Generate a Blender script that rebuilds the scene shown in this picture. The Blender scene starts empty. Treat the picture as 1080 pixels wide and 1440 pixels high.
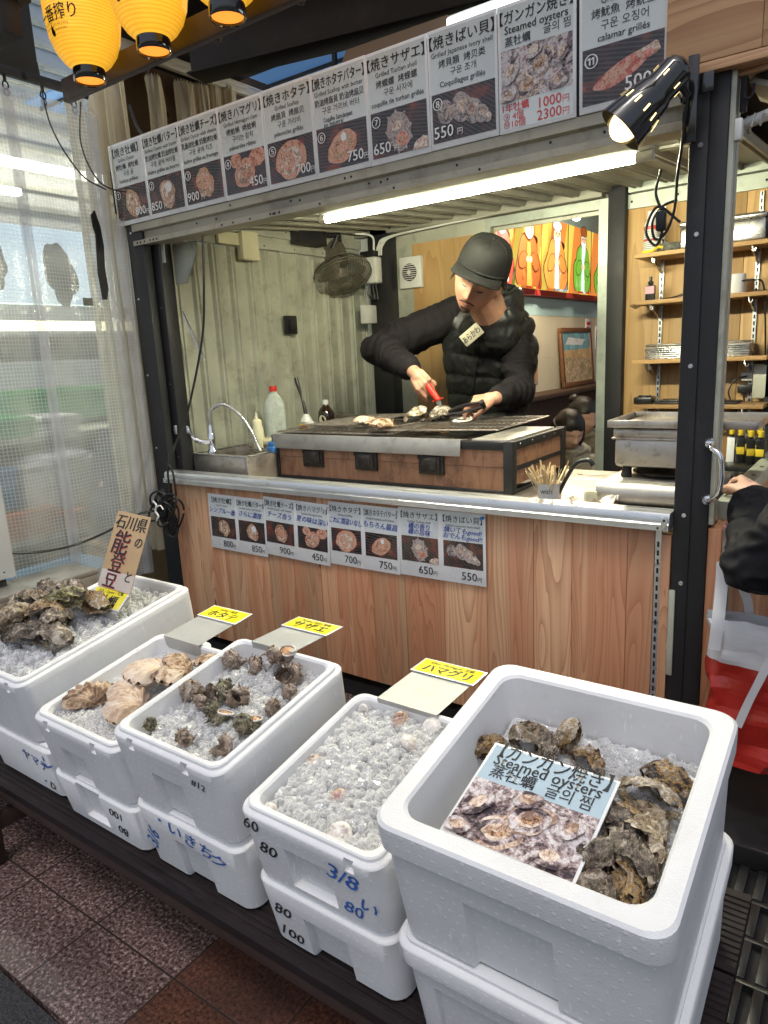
import bpy, bmesh, math, random
from mathutils import Vector as V, Matrix, Euler, noise
R = math.radians
PI = math.pi
random.seed(11)
sc = bpy.context.scene
col = sc.collection

# ---------------------------------------------------------------- camera
cam = bpy.data.cameras.new('camera')
cam.sensor_fit = 'VERTICAL'
cam.sensor_height = 36.0
cam.lens = 24.625
cam.clip_start = 0.02
cam.clip_end = 400
camo = bpy.data.objects.new('camera', cam)
col.objects.link(camo)
RX = V((0.8163, 0.5755, -0.0493)); DN = V((0.0864, -0.2060, -0.9747))
RX.normalize()
DN = (DN - RX * DN.dot(RX)).normalized()
FW = RX.cross(DN).normalized()
camo.matrix_world = Matrix(((RX.x, -DN.x, -FW.x, 0.426), (RX.y, -DN.y, -FW.y, -1.836), (RX.z, -DN.z, -FW.z, 1.232), (0, 0, 0, 1)))
sc.camera = camo

# ---------------------------------------------------------------- light
w = bpy.data.worlds.new('World')
sc.world = w
w.use_nodes = True
wn = w.node_tree
bg = wn.nodes['Background']
sky = wn.nodes.new('ShaderNodeTexSky')
sky.sky_type = 'NISHITA'
sky.sun_disc = False
sky.sun_elevation = R(70)
sky.sun_rotation = R(165)
sky.air_density = 1.0
sky.dust_density = 3.0
sky.ozone_density = 1.0
hs = wn.nodes.new('ShaderNodeHueSaturation')      # thin overcast: greyer than the clear sky
hs.inputs['Saturation'].default_value = 0.62
wn.links.new(sky.outputs[0], hs.inputs['Color'])
wn.links.new(hs.outputs[0], bg.inputs[0])
bg.inputs[1].default_value = 0.125
sl = bpy.data.lights.new('sun', 'SUN')
sl.energy = 0.6
sl.angle = R(13)
sl.color = (1.0, 0.97, 0.93)
so = bpy.data.objects.new('sun', sl)
so.rotation_euler = Euler((R(20), 0, R(10)))
col.objects.link(so)
sc.view_settings.view_transform = 'Standard'
sc.view_settings.look = 'None'
sc.view_settings.gamma = 1.0
sc.view_settings.use_curve_mapping = False
sc.view_settings.exposure = 0.32
try:
    sc.cycles.use_denoising = True
    sc.cycles.max_bounces = 9
    sc.cycles.transparent_max_bounces = 16
    sc.cycles.caustics_reflective = False
    sc.cycles.caustics_refractive = False
    sc.cycles.sample_clamp_indirect = 6.0
except Exception:
    pass

# ---------------------------------------------------------------- materials
MATS = {}


class NT:
    def __init__(s, name):
        s.m = bpy.data.materials.new(name)
        s.m.use_nodes = True
        s.t = s.m.node_tree
        s.b = s.t.nodes['Principled BSDF']
        s.out = s.t.nodes['Material Output']
        MATS[name] = s.m

    def n(s, typ, ins=None, **props):
        nd = s.t.nodes.new('ShaderNode' + typ)
        for k, v in props.items():
            setattr(nd, k, v)
        for k, v in (ins or {}).items():
            if isinstance(v, bpy.types.NodeSocket):
                s.t.links.new(v, nd.inputs[k])
            else:
                nd.inputs[k].default_value = v
        return nd

    def math(s, op, a, b=None, c=None):
        ins = {0: a}
        if b is not None:
            ins[1] = b
        if c is not None:
            ins[2] = c
        return s.n('Math', ins, operation=op).outputs[0]

    def link(s, a, b):
        s.t.links.new(a, b)

    def ramp(s, fac, cols, interp='LINEAR'):
        nd = s.n('ValToRGB', {0: fac})
        nd.color_ramp.interpolation = interp
        els = nd.color_ramp.elements
        while len(els) > 1:
            els.remove(els[-1])
        els[0].position = cols[0][0]
        els[0].color = (*cols[0][1], 1)
        for p, c in cols[1:]:
            e = els.new(p)
            e.color = (*c, 1)
        return nd.outputs[0]

    def coords(s, scale=(1, 1, 1), rand=True):
        tc = s.n('TexCoord')
        v = s.n('VectorMath', {0: tc.outputs['Object'], 1: scale}, operation='MULTIPLY').outputs[0]
        if rand:
            oi = s.n('ObjectInfo')
            r = s.math('MULTIPLY', oi.outputs['Random'], 37.0)
            v = s.n('VectorMath', {0: v, 1: r}, operation='ADD').outputs[0]
        return v

    def mix(s, fac, a, b, blend='MIX'):
        nd = s.n('Mix', data_type='RGBA', blend_type=blend)
        for k, v in ((0, fac), (6, a), (7, b)):
            if isinstance(v, bpy.types.NodeSocket):
                s.t.links.new(v, nd.inputs[k])
            else:
                nd.inputs[k].default_value = v if k == 0 else (*v, 1)
        return nd.outputs[2]

    def set(s, **k):
        names = dict(rough='Roughness', metal='Metallic', spec='Specular IOR Level', trans='Transmission Weight', ior='IOR',
                     coat='Coat Weight', sss='Subsurface Weight', alpha='Alpha', color='Base Color', emis='Emission Color', estr='Emission Strength', sheen='Sheen Weight')
        for q, v in k.items():
            i = s.b.inputs[names[q]]
            if isinstance(v, bpy.types.NodeSocket):
                s.t.links.new(v, i)
            elif q in ('color', 'emis'):
                i.default_value = (*v, 1)
            else:
                i.default_value = v
        return s

    def bump(s, h, strength=0.3, dist=0.002):
        b = s.n('Bump', {'Height': h, 'Strength': strength, 'Distance': dist})
        s.link(b.outputs[0], s.b.inputs['Normal'])


def M(name, color, rough=0.5, metal=0.0, var=0.12, scale=8, bump=0.0, bscale=60, rvar=0.1, stretch=(1, 1, 1), dirt=None, dirt_amt=0.45, **kw):
    """plain painted / plastic / metal surface with gentle colour and gloss variation"""
    t = NT(name)
    c = t.coords(stretch)
    nz = t.n('TexNoise', {'Vector': c, 'Scale': scale, 'Detail': 6.0, 'Roughness': 0.6})
    lo = tuple(max(0, x * (1 - var)) for x in color)
    hi = tuple(min(1, x * (1 + var)) for x in color)
    cc = t.ramp(nz.outputs[0], [(0.3, lo), (0.7, hi)])
    if dirt:
        d2 = t.n('TexNoise', {'Vector': c, 'Scale': scale * 1.7, 'Detail': 9.0, 'Roughness': 0.72})
        f = t.math('MULTIPLY', t.n('MapRange', {0: d2.outputs[0], 1: 0.52, 2: 0.7}).outputs[0], dirt_amt)
        cc = t.mix(f, cc, dirt)
    t.set(color=cc, metal=metal, **kw)
    rr = t.n('MapRange', {0: nz.outputs[0], 1: 0.3, 2: 0.7, 3: max(0.02, rough - rvar), 4: min(1, rough + rvar)})
    t.set(rough=rr.outputs[0])
    if bump:
        b = t.n('TexNoise', {'Vector': c, 'Scale': bscale, 'Detail': 3.0})
        t.bump(b.outputs[0], bump, 0.002)
    return t.m


def wood(name, dark, light, line, grain=(7, 7, 0.55), rings=9.0, rough=0.55, burn=None, lines=0.6, heart=None, axis=2):
    """softwood: contour lines of a stretched noise give cathedral grain, with fine fibres and knots"""
    t = NT(name)
    tc = t.n('TexCoord')
    oi = t.n('ObjectInfo')
    at = t.n('Attribute', attribute_name='tone')
    off = t.math('ADD', t.math('MULTIPLY', oi.outputs['Random'], 17.0), t.math('MULTIPLY', at.outputs['Fac'], 53.0))
    v = t.n('VectorMath', {0: tc.outputs['Object'], 1: grain}, operation='MULTIPLY').outputs[0]
    v = t.n('VectorMath', {0: v, 1: off}, operation='ADD').outputs[0]
    n1 = t.n('TexNoise', {'Vector': v, 'Scale': 1.0, 'Detail': 1.5, 'Roughness': 0.35, 'Distortion': 0.15}).outputs[0]
    # knots pull the contours around them
    kv = t.n('VectorMath', {0: tc.outputs['Object'], 1: tuple(g * 0.9 if i != axis else 2.6 for i, g in enumerate(grain))}, operation='MULTIPLY').outputs[0]
    kv = t.n('VectorMath', {0: kv, 1: off}, operation='ADD').outputs[0]
    vo = t.n('TexVoronoi', {'Vector': kv, 'Scale': 0.75, 'Randomness': 1.0})
    kd = vo.outputs['Distance']
    pull = t.n('MapRange', {0: kd, 1: 0.0, 2: 0.22, 3: 0.09, 4: 0.0}).outputs[0]
    rr = t.math('FRACT', t.math('MULTIPLY', t.math('ADD', n1, pull), rings))
    edge = t.math('POWER', rr, 2.6)
    fb = tuple(150 if i != axis else 4 for i in range(3))
    fv = t.n('VectorMath', {0: tc.outputs['Object'], 1: fb}, operation='MULTIPLY').outputs[0]
    n2 = t.n('TexNoise', {'Vector': fv, 'Scale': 1.0, 'Detail': 4.0, 'Roughness': 0.6}).outputs[0]
    base = t.mix(n2, dark, light)
    tone = t.n('MapRange', {0: at.outputs['Fac'], 1: 0.0, 2: 1.0, 3: 0.66, 4: 1.22}).outputs[0]
    base = t.n('VectorMath', {0: base, 1: tone}, operation='MULTIPLY').outputs[0]
    if heart:      # reddish heartwood running up the middle of some boards
        hv = t.n('VectorMath', {0: tc.outputs['Object'], 1: tuple(g * .75 if i != axis else .25 for i, g in enumerate(grain))}, operation='MULTIPLY').outputs[0]
        hv = t.n('VectorMath', {0: hv, 1: off}, operation='ADD').outputs[0]
        hn = t.n('TexNoise', {'Vector': hv, 'Scale': 1.0, 'Detail': 2.0}).outputs[0]
        base = t.mix(t.n('MapRange', {0: hn, 1: 0.42, 2: 0.56, 3: 0.0, 4: 0.8}).outputs[0], base, heart)
    c = t.mix(t.math('MULTIPLY', edge, lines), base, line)
    kf = t.n('MapRange', {0: kd, 1: 0.035, 2: 0.055, 3: 0.92, 4: 0.0}).outputs[0]
    c = t.mix(kf, c, tuple(x * 0.18 for x in line))
    if burn:
        bn = t.n('TexNoise', {'Vector': tc.outputs['Object'], 'Scale': 9.0, 'Detail': 8.0, 'Roughness': 0.7}).outputs[0]
        c = t.mix(t.n('MapRange', {0: bn, 1: 0.5, 2: 0.68, 3: 0.0, 4: 0.8}).outputs[0], c, burn)
    t.set(color=c, rough=t.n('MapRange', {0: n2, 1: 0.2, 2: 0.8, 3: rough - 0.1, 4: rough + 0.12}).outputs[0])
    t.bump(t.math('ADD', t.math('MULTIPLY', edge, 0.6), n2), 0.25, 0.0008)
    return t.m


def emit(name, color, strength, base=None):
    t = NT(name)
    t.set(color=base or color, emis=color, estr=strength, rough=0.5)
    return t.m


def shellmat(name, cols, scale=14, stretch=(1, 1, 1), rough=0.42, bump=0.7, bscale=70, dist=1.2, layer=0.0):
    t = NT(name)
    c = t.coords(stretch)
    a = t.n('TexNoise', {'Vector': c, 'Scale': scale, 'Detail': 9.0, 'Roughness': 0.68, 'Distortion': dist}).outputs[0]
    b = t.n('TexNoise', {'Vector': c, 'Scale': scale * 5, 'Detail': 5.0, 'Roughness': 0.7}).outputs[0]
    f = t.math('ADD', t.math('MULTIPLY', a, 0.72), t.math('MULTIPLY', b, 0.28))
    oi = t.n('ObjectInfo')
    f = t.n('MapRange', {0: f, 1: 0.39, 2: 0.61, 3: 0.2, 4: 0.82}).outputs[0]
    f = t.math('ADD', f, t.math('MULTIPLY', t.math('SUBTRACT', oi.outputs['Random'], 0.5), 0.14))
    cc = t.ramp(f, cols)
    if layer:      # pale growth edges and dark seams
        e1 = t.n('TexNoise', {'Vector': c, 'Scale': scale * 0.9, 'Detail': 4.0, 'Distortion': 2.2}).outputs[0]
        fr = t.math('FRACT', t.math('MULTIPLY', e1, 9.0))
        cc = t.mix(t.n('MapRange', {0: fr, 1: 0.0, 2: 0.16, 3: layer, 4: 0.0}).outputs[0], cc, cols[-1][1])
        cc = t.mix(t.n('MapRange', {0: fr, 1: 0.80, 2: 1.0, 3: 0.0, 4: layer}).outputs[0], cc, cols[0][1])
    t.set(color=cc, rough=t.n('MapRange', {0: b, 1: 0.3, 2: 0.7, 3: rough - 0.2, 4: rough + 0.2}).outputs[0])
    h = t.n('TexNoise', {'Vector': c, 'Scale': bscale, 'Detail': 6.0, 'Roughness': 0.65, 'Distortion': 0.8}).outputs[0]
    t.bump(t.math('ADD', h, t.math('MULTIPLY', a, 1.5)), bump, 0.004)
    return t.m


# ---------------------------------------------------------------- mesh helpers
class MB:
    def __init__(s):
        s.v, s.f, s.mi, s.sm, s.tone, s.cur = [], [], [], [], [], 0.5

    def add(s, vs, fs, m=0, smooth=False, T=None):
        o = len(s.v)
        for p in vs:
            p = V(p)
            s.v.append(T @ p if T is not None else p)
        for f in fs:
            s.f.append([i + o for i in f])
            s.mi.append(m)
            s.sm.append(smooth)
            s.tone.append(s.cur)
        return s

    def box(s, x0, y0, z0, x1, y1, z1, m=0, T=None):
        x0, x1 = sorted((x0, x1)); y0, y1 = sorted((y0, y1)); z0, z1 = sorted((z0, z1))
        vs = [(x, y, z) for z in (z0, z1) for y in (y0, y1) for x in (x0, x1)]
        return s.add(vs, [(0, 2, 3, 1), (4, 5, 7, 6), (0, 1, 5, 4), (2, 6, 7, 3), (0, 4, 6, 2), (1, 3, 7, 5)], m, False, T)

    def rbox(s, x0, y0, z0, x1, y1, z1, b=0.004, m=0, T=None, seg=2, smooth=True):
        bm = bmesh.new()
        bmesh.ops.create_cube(bm, size=1)
        for v in bm.verts:
            v.co = V(((x0 + x1) / 2 + v.co.x * abs(x1 - x0), (y0 + y1) / 2 + v.co.y * abs(y1 - y0), (z0 + z1) / 2 + v.co.z * abs(z1 - z0)))
        bmesh.ops.bevel(bm, geom=bm.edges[:], offset=b, segments=seg, affect='EDGES', profile=0.5)
        bm.verts.index_update()
        s.add([v.co for v in bm.verts], [[v.index for v in f.verts] for f in bm.faces], m, smooth, T)
        bm.free()
        return s

    def loft(s, loops, m=0, smooth=True, cap0=True, cap1=True, closed=True, T=None):
        n = len(loops[0])
        vs = [p for l in loops for p in l]
        fs = []
        for i in range(len(loops) - 1):
            for j in range(n if closed else n - 1):
                k = (j + 1) % n
                fs.append((i * n + j, i * n + k, (i + 1) * n + k, (i + 1) * n + j))
        if cap0:
            fs.append(tuple(range(n))[::-1])
        if cap1:
            fs.append(tuple((len(loops) - 1) * n + j for j in range(n)))
        return s.add(vs, fs, m, smooth, T)

    def tube(s, pts, r, n=8, m=0, smooth=True, caps=True, T=None):
        pts = [V(p) for p in pts]
        rs = r if isinstance(r, (list, tuple)) else [r] * len(pts)
        t0 = (pts[1] - pts[0]).normalized()
        a = t0.orthogonal().normalized()
        loops = []
        for i, p in enumerate(pts):
            if i == 0:
                t = t0
            elif i == len(pts) - 1:
                t = (pts[-1] - pts[-2]).normalized()
            else:
                t = ((pts[i + 1] - p).normalized() + (p - pts[i - 1]).normalized())
                t = t.normalized() if t.length > 1e-6 else (pts[i + 1] - p).normalized()
            a = (a - t * a.dot(t))
            a = a.normalized() if a.length > 1e-6 else t.orthogonal().normalized()
            b = t.cross(a)
            loops.append([p + (a * math.cos(2 * PI * j / n) + b * math.sin(2 * PI * j / n)) * rs[i] for j in range(n)])
        return s.loft(loops, m, smooth, caps, caps, True, T)

    def cyl(s, p, q, r0, r1=None, n=16, m=0, T=None, smooth=True):
        return s.tube([p, q], [r0, r0 if r1 is None else r1], n, m, smooth, True, T)

    def lathe(s, prof, n=20, c=(0, 0, 0), m=0, T=None, smooth=True, caps=True):
        c = V(c)
        loops = [[c + V((r * math.cos(2 * PI * j / n), r * math.sin(2 * PI * j / n), z)) for j in range(n)] for r, z in prof]
        return s.loft(loops, m, smooth, caps, caps, True, T)

    def ball(s, c, r, nu=16, nv=10, m=0, T=None, fn=None):
        c = V(c)
        r = (r, r, r) if isinstance(r, (int, float)) else r
        loops = []
        for i in range(nv + 1):
            th = PI * (0.02 + 0.96 * i / nv)
            loops.append([c + V((r[0] * math.sin(th) * math.cos(2 * PI * j / nu), r[1] * math.sin(th) * math.sin(2 * PI * j / nu), -r[2] * math.cos(th))) for j in range(nu)])
        if fn:
            loops = [[fn(p) for p in l] for l in loops]
        return s.loft(loops, m, True, True, True, True, T)

    def capsule(s, p, q, r0, r1, n=14, m=0):
        p, q = V(p), V(q)
        d = (q - p)
        L = d.length
        if L < 1e-6:
            return s.ball(p, r0, n, 8, m)
        d /= L
        pts, rs = [], []
        for i in range(5):
            a = PI / 2 * (1 - i / 4)
            pts.append(p - d * r0 * math.sin(a)); rs.append(max(1e-4, r0 * math.cos(a)))
        for i in range(5):
            a = PI / 2 * i / 4
            pts.append(q + d * r1 * math.sin(a)); rs.append(max(1e-4, r1 * math.cos(a)))
        return s.tube(pts, rs, n, m)

    def prism(s, poly, d, m=0, T=None, smooth=False):
        """poly in x,z; extruded along y by d"""
        n = len(poly)
        a = [(x, 0, z) for x, z in poly]
        b = [(x, d, z) for x, z in poly]
        fs = [tuple(range(n)), tuple(range(2 * n - 1, n - 1, -1))]
        for i in range(n):
            k = (i + 1) % n
            fs.append((i, i + n, k + n, k))
        return s.add(a + b, fs, m, smooth, T)

    def quad(s, a, b, c, d, m=0, T=None):
        return s.add([a, b, c, d], [(0, 1, 2, 3)], m, False, T)

    def grid(s, fn, nu, nv, m=0, smooth=True, T=None, cu=False):
        vs = [fn(i / nu, j / nv) for j in range(nv + 1) for i in range(nu + 1)]
        fs = [(j * (nu + 1) + i, j * (nu + 1) + i + 1, (j + 1) * (nu + 1) + i + 1, (j + 1) * (nu + 1) + i) for j in range(nv) for i in range(nu)]
        return s.add(vs, fs, m, smooth, T)

    def text(s, body, size, T, m=0, align='CENTER', width=None, bold=0.0, shear=0.0):
        vs, fs, x0, x1 = text_shape(body, 0.0, shear)
        k = size
        kx = size
        if width and (x1 - x0) * size > width:
            kx = width / (x1 - x0)
        ox = {'CENTER': -(x0 + x1) / 2, 'LEFT': -x0, 'RIGHT': -x1}[align]
        b = bold * 0.9 * k
        for i, dx in enumerate((0,) if bold < 0.006 else (-b, b, 0)):
            s.add([((x + ox) * kx + dx, -0.00012 * i, z * k) for x, z in vs], fs, m, False, T)
        return s

    def mesh(s, name):
        me = bpy.data.meshes.new(name)
        me.from_pydata([tuple(p) for p in s.v], [], s.f)
        me.polygons.foreach_set('material_index', s.mi)
        me.polygons.foreach_set('use_smooth', s.sm)
        a = me.attributes.new('tone', 'FLOAT', 'FACE')
        a.data.foreach_set('value', s.tone)
        return me

    def build(s, name, mats, parent=None, local=False, sharp=40):
        """links the collected shape as one mesh object; world coordinates unless local"""
        me = s.mesh(name)
        mats = mats if isinstance(mats, (list, tuple)) else [mats]
        for q in mats:
            me.materials.append(MATS[q] if isinstance(q, str) else q)
        if parent is not None and not local:
            me.transform(wm(parent).inverted())
        me.update()
        try:
            me.set_sharp_from_angle(angle=R(sharp))
        except Exception:
            pass
        o = bpy.data.objects.new(name, me)
        col.objects.link(o)
        if parent is not None:
            o.parent = parent
        return o


def wm(o):
    m = Matrix.LocRotScale(o.location, o.rotation_euler, o.scale)
    return (wm(o.parent) @ m) if o.parent else m


_TX = {}


def text_shape(body, bold=0.0, shear=0.0):
    key = (body, bold, shear)
    if key not in _TX:
        c = bpy.data.curves.new('lettering', 'FONT')
        c.body = body
        c.size = 1
        c.resolution_u = 2
        c.offset = bold
        c.shear = shear
        o = bpy.data.objects.new('lettering', c)
        col.objects.link(o)
        dg = bpy.context.evaluated_depsgraph_get()
        ev = o.evaluated_get(dg)
        me = ev.to_mesh()
        vs = [(v.co.x, v.co.y) for v in me.vertices]
        fs = [list(p.vertices) for p in me.polygons]
        ev.to_mesh_clear()
        bpy.data.objects.remove(o)
        bpy.data.curves.remove(c)
        xs = [a for a, b in vs] or [0, 1]
        _TX[key] = (vs, fs, min(xs), max(xs))
    return _TX[key]


def tag(o, label=None, cat=None, group=None, kind=None):
    if label:
        o['label'] = label
    if cat:
        o['category'] = cat
    if group:
        o['group'] = group
    if kind:
        o['kind'] = kind
    return o


def thing(name, label, cat, loc=(0, 0, 0), rot=(0, 0, 0), group=None):
    o = bpy.data.objects.new(name, None)
    o.empty_display_size = 0.1
    o.location = loc
    o.rotation_euler = rot
    col.objects.link(o)
    return tag(o, label, cat, group)


def one(mb, name, mats, label, cat, base=None, group=None, sharp=40):
    """a thing that is a single mesh, its origin moved to its base"""
    o = mb.build(name, mats, sharp=sharp)
    if base is None:
        n = len(mb.v)
        base = (sum(p.x for p in mb.v) / n, sum(p.y for p in mb.v) / n, min(p.z for p in mb.v))
    o.data.transform(Matrix.Translation(-V(base)))
    o.location = base
    return tag(o, label, cat, group)


def copy_thing(o, parent=None):
    c = o.copy()
    col.objects.link(c)
    if parent is not None:
        c.parent = parent
        c.matrix_parent_inverse = o.matrix_parent_inverse
    for ch in o.children:
        copy_thing(ch, c)
    return c


def smooth_path(pts, n=8):
    pts = [V(p) for p in pts]
    out = []
    P = [pts[0] * 2 - pts[1]] + pts + [pts[-1] * 2 - pts[-2]]
    for i in range(1, len(P) - 2):
        for k in range(n):
            t = k / n
            a, b, c, d = P[i - 1], P[i], P[i + 1], P[i + 2]
            out.append(0.5 * ((2 * b) + (c - a) * t + (2 * a - 5 * b + 4 * c - d) * t * t + (3 * b - a - 3 * c + d) * t ** 3))
    out.append(pts[-1])
    return out


def remesh(mb, voxel, it=4, fn=None, factor=0.5):
    """fuses overlapping closed shapes into one continuous skin"""
    me = mb.mesh('tmp')
    o = bpy.data.objects.new('tmp', me)
    col.objects.link(o)
    md = o.modifiers.new('r', 'REMESH')
    md.mode = 'VOXEL'
    md.voxel_size = voxel
    if it:
        s2 = o.modifiers.new('s', 'SMOOTH')
        s2.iterations = it
        s2.factor = factor
    dg = bpy.context.evaluated_depsgraph_get()
    r = bpy.data.meshes.new_from_object(o.evaluated_get(dg))
    bpy.data.objects.remove(o)
    out = MB()
    if fn:
        r.update()
        vs = [fn(v.co.copy(), v.normal.copy()) for v in r.vertices]
    else:
        vs = [v.co.copy() for v in r.vertices]
    out.add(vs, [list(p.vertices) for p in r.polygons], 0, True)
    bpy.data.meshes.remove(r)
    return out


def frame(o, x, z):
    """matrix whose local x runs along x, local z along z"""
    x = V(x).normalized()
    z = V(z)
    z = (z - x * z.dot(x)).normalized()
    y = z.cross(x)
    return Matrix(((x.x, y.x, z.x, o[0]), (x.y, y.y, z.y, o[1]), (x.z, y.z, z.z, o[2]), (0, 0, 0, 1)))


def n3(p, s=1.0, seed=0.0):
    return noise.noise(V(p) * s + V((seed, seed * 1.7, seed * 0.6)))
# ---------------------------------------------------------------- material library
wood('cedar', (0.58, 0.325, 0.18), (0.80, 0.52, 0.31), (0.36, 0.125, 0.052), grain=(13, 13, 0.9), rings=17, lines=0.6, heart=(0.58, 0.255, 0.13))
wood('cedar_board', (0.56, 0.31, 0.16), (0.72, 0.44, 0.24), (0.30, 0.12, 0.05), grain=(0.9, 9, 9), rings=9, axis=0)
wood('burnt_wood', (0.36, 0.17, 0.09), (0.52, 0.28, 0.16), (0.17, 0.07, 0.03), grain=(10, 10, 1.5), rings=7, burn=(0.075, 0.03, 0.018), lines=0.45)
wood('pine', (0.52, 0.31, 0.12), (0.68, 0.45, 0.20), (0.38, 0.20, 0.07), grain=(8, 8, 0.7), rings=7)
wood('shelf_wood', (0.42, 0.24, 0.09), (0.58, 0.36, 0.15), (0.30, 0.14, 0.05), grain=(0.8, 9, 9), rings=8, axis=0)
wood('dark_wood', (0.06, 0.035, 0.022), (0.11, 0.06, 0.035), (0.03, 0.016, 0.01), grain=(6, 6, 0.8), rings=6)
wood('brown_board', (0.11, 0.065, 0.03), (0.15, 0.09, 0.04), (0.09, 0.05, 0.02), grain=(0.6, 6, 6), rings=4, axis=0)
M('black_steel', (0.012, 0.012, 0.014), 0.58, 0.0, var=0.3, scale=5, bump=0.12, bscale=400, dirt=(0.09, 0.085, 0.08), dirt_amt=0.12)
M('dark_metal', (0.035, 0.03, 0.032), 0.4, 0.4, var=0.3, scale=9, dirt=(0.10, 0.08, 0.07), dirt_amt=0.25)
M('grate_wire', (0.30, 0.26, 0.23), 0.42, 0.6, var=0.4, scale=30, dirt=(0.05, 0.035, 0.028), dirt_amt=0.7)
M('fan_metal', (0.15, 0.135, 0.10), 0.5, 0.3, var=0.3, scale=12, dirt=(0.04, 0.032, 0.025), dirt_amt=0.5)
M('soot_metal', (0.03, 0.026, 0.024), 0.6, 0.5, var=0.4, scale=20, dirt=(0.16, 0.12, 0.09), dirt_amt=0.5, bump=0.3, bscale=200)
M('brown_steel', (0.045, 0.027, 0.023), 0.5, 0.2, var=0.3, scale=7, dirt=(0.12, 0.07, 0.05), dirt_amt=0.4)
M('aluminium', (0.66, 0.67, 0.68), 0.34, 0.85, var=0.1, scale=20, stretch=(0.3, 3, 3), dirt=(0.32, 0.31, 0.30), dirt_amt=0.4)
M('galvanised', (0.53, 0.535, 0.44), 0.5, 0.35, var=0.16, scale=6, dirt=(0.21, 0.18, 0.13), dirt_amt=0.55, bump=0.1, bscale=90)
M('green_zinc', (0.42, 0.46, 0.40), 0.45, 0.4, var=0.14, scale=9, dirt=(0.22, 0.22, 0.18), dirt_amt=0.5)
M('ceiling_sheet', (0.30, 0.29, 0.24), 0.55, 0.2, var=0.2, scale=4, dirt=(0.18, 0.15, 0.10), dirt_amt=0.6)
M('beige_steel', (0.40, 0.37, 0.29), 0.5, 0.25, var=0.15, scale=5, dirt=(0.17, 0.13, 0.09), dirt_amt=0.6, bump=0.1, bscale=60)
M('steel', (0.62, 0.61, 0.59), 0.27, 0.95, var=0.1, scale=14, dirt=(0.30, 0.27, 0.24), dirt_amt=0.4)
M('worn_steel', (0.52, 0.48, 0.43), 0.36, 0.85, var=0.16, scale=14, dirt=(0.22, 0.15, 0.09), dirt_amt=0.7, bump=0.12, bscale=40)
M('grease_steel', (0.46, 0.44, 0.41), 0.42, 0.7, var=0.14, scale=10, dirt=(0.20, 0.15, 0.10), dirt_amt=0.5)
M('chrome', (0.82, 0.82, 0.83), 0.08, 1.0, var=0.03, rvar=0.04)
M('white_metal', (0.68, 0.68, 0.63), 0.42, 0.0, var=0.05, scale=12, dirt=(0.44, 0.41, 0.34), dirt_amt=0.35)
M('white_plastic', (0.74, 0.74, 0.71), 0.4, 0.0, var=0.05, scale=12, dirt=(0.55, 0.52, 0.44), dirt_amt=0.35)
M('appliance', (0.60, 0.61, 0.63), 0.42, 0.1, var=0.05, scale=5, bump=0.05, bscale=300)
M('cream_plastic', (0.66, 0.62, 0.42), 0.45, 0.0, var=0.08)
M('black_plastic', (0.012, 0.012, 0.013), 0.32, 0.0, var=0.3)
M('lamp_black', (0.012, 0.012, 0.013), 0.14, 0.0, var=0.3, coat=0.6)
M('cable', (0.010, 0.010, 0.011), 0.42, 0.0, var=0.3)
M('red_plastic', (0.62, 0.035, 0.02), 0.35, 0.0, var=0.1)
M('yellow_plastic', (0.75, 0.55, 0.04), 0.4, 0.0, var=0.1)
M('blue_plastic', (0.05, 0.22, 0.55), 0.4, 0.0, var=0.15)
M('green_plastic', (0.02, 0.42, 0.10), 0.4, 0.0, var=0.15)
M('orange_plastic', (0.62, 0.17, 0.05), 0.45, 0.0, var=0.15)
M('light_blue_plastic', (0.30, 0.55, 0.75), 0.4, 0.0, var=0.12)
M('paper', (0.80, 0.80, 0.80), 0.30, 0.0, var=0.03, coat=0.3)
M('print_head', (0.68, 0.72, 0.72), 0.28, 0.0, var=0.05, coat=0.3)
M('print_head_blue', (0.42, 0.53, 0.60), 0.22, 0.0, var=0.05, coat=0.4)
M('ink', (0.012, 0.012, 0.014), 0.35, 0.0, var=0.1)
M('ink_blue', (0.03, 0.07, 0.38), 0.4, 0.0, var=0.3, scale=60)
M('marker_blue', (0.04, 0.15, 0.50), 0.5, 0.0, var=0.5, scale=150)
M('marker_black', (0.02, 0.02, 0.022), 0.5, 0.0, var=0.8, scale=150)
M('ink_red', (0.62, 0.06, 0.05), 0.35, 0.0, var=0.1)
M('ink_white', (0.82, 0.81, 0.80), 0.35, 0.0, var=0.03)
M('label_yellow', (0.86, 0.74, 0.02), 0.28, 0.0, var=0.06, coat=0.4, dirt=(0.9, 0.85, 0.4), dirt_amt=0.5)
M('cardboard', (0.50, 0.34, 0.18), 0.7, 0.0, var=0.08, scale=20)
M('cardboard_pale', (0.58, 0.50, 0.44), 0.6, 0.0, var=0.08, scale=20)
M('bamboo', (0.62, 0.47, 0.26), 0.55, 0.0, var=0.2, scale=30)
M('rubber', (0.014, 0.014, 0.015), 0.38, 0.0, var=0.4, scale=12)
M('asphalt', (0.030, 0.030, 0.032), 0.28, 0.0, var=0.6, scale=180, bump=1.0, bscale=260, rvar=0.15)
M('dark_void', (0.010, 0.009, 0.009), 0.7, 0.0, var=0.3)
M('cream_wall', (0.62, 0.55, 0.40), 0.7, 0.0, var=0.06, scale=3)
M('pale_blue_wall', (0.40, 0.56, 0.56), 0.7, 0.0, var=0.06, scale=3)
M('red_paint', (0.50, 0.05, 0.04), 0.4, 0.0, var=0.1)
M('pink_paper', (0.75, 0.40, 0.48), 0.6, 0.0, var=0.05)
M('brass_frame', (0.16, 0.07, 0.03), 0.4, 0.0, var=0.3)
M('roof_dark', (0.022, 0.020, 0.020), 0.6, 0.1, var=0.5, scale=4, dirt=(0.06, 0.05, 0.045), dirt_amt=0.6)
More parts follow.
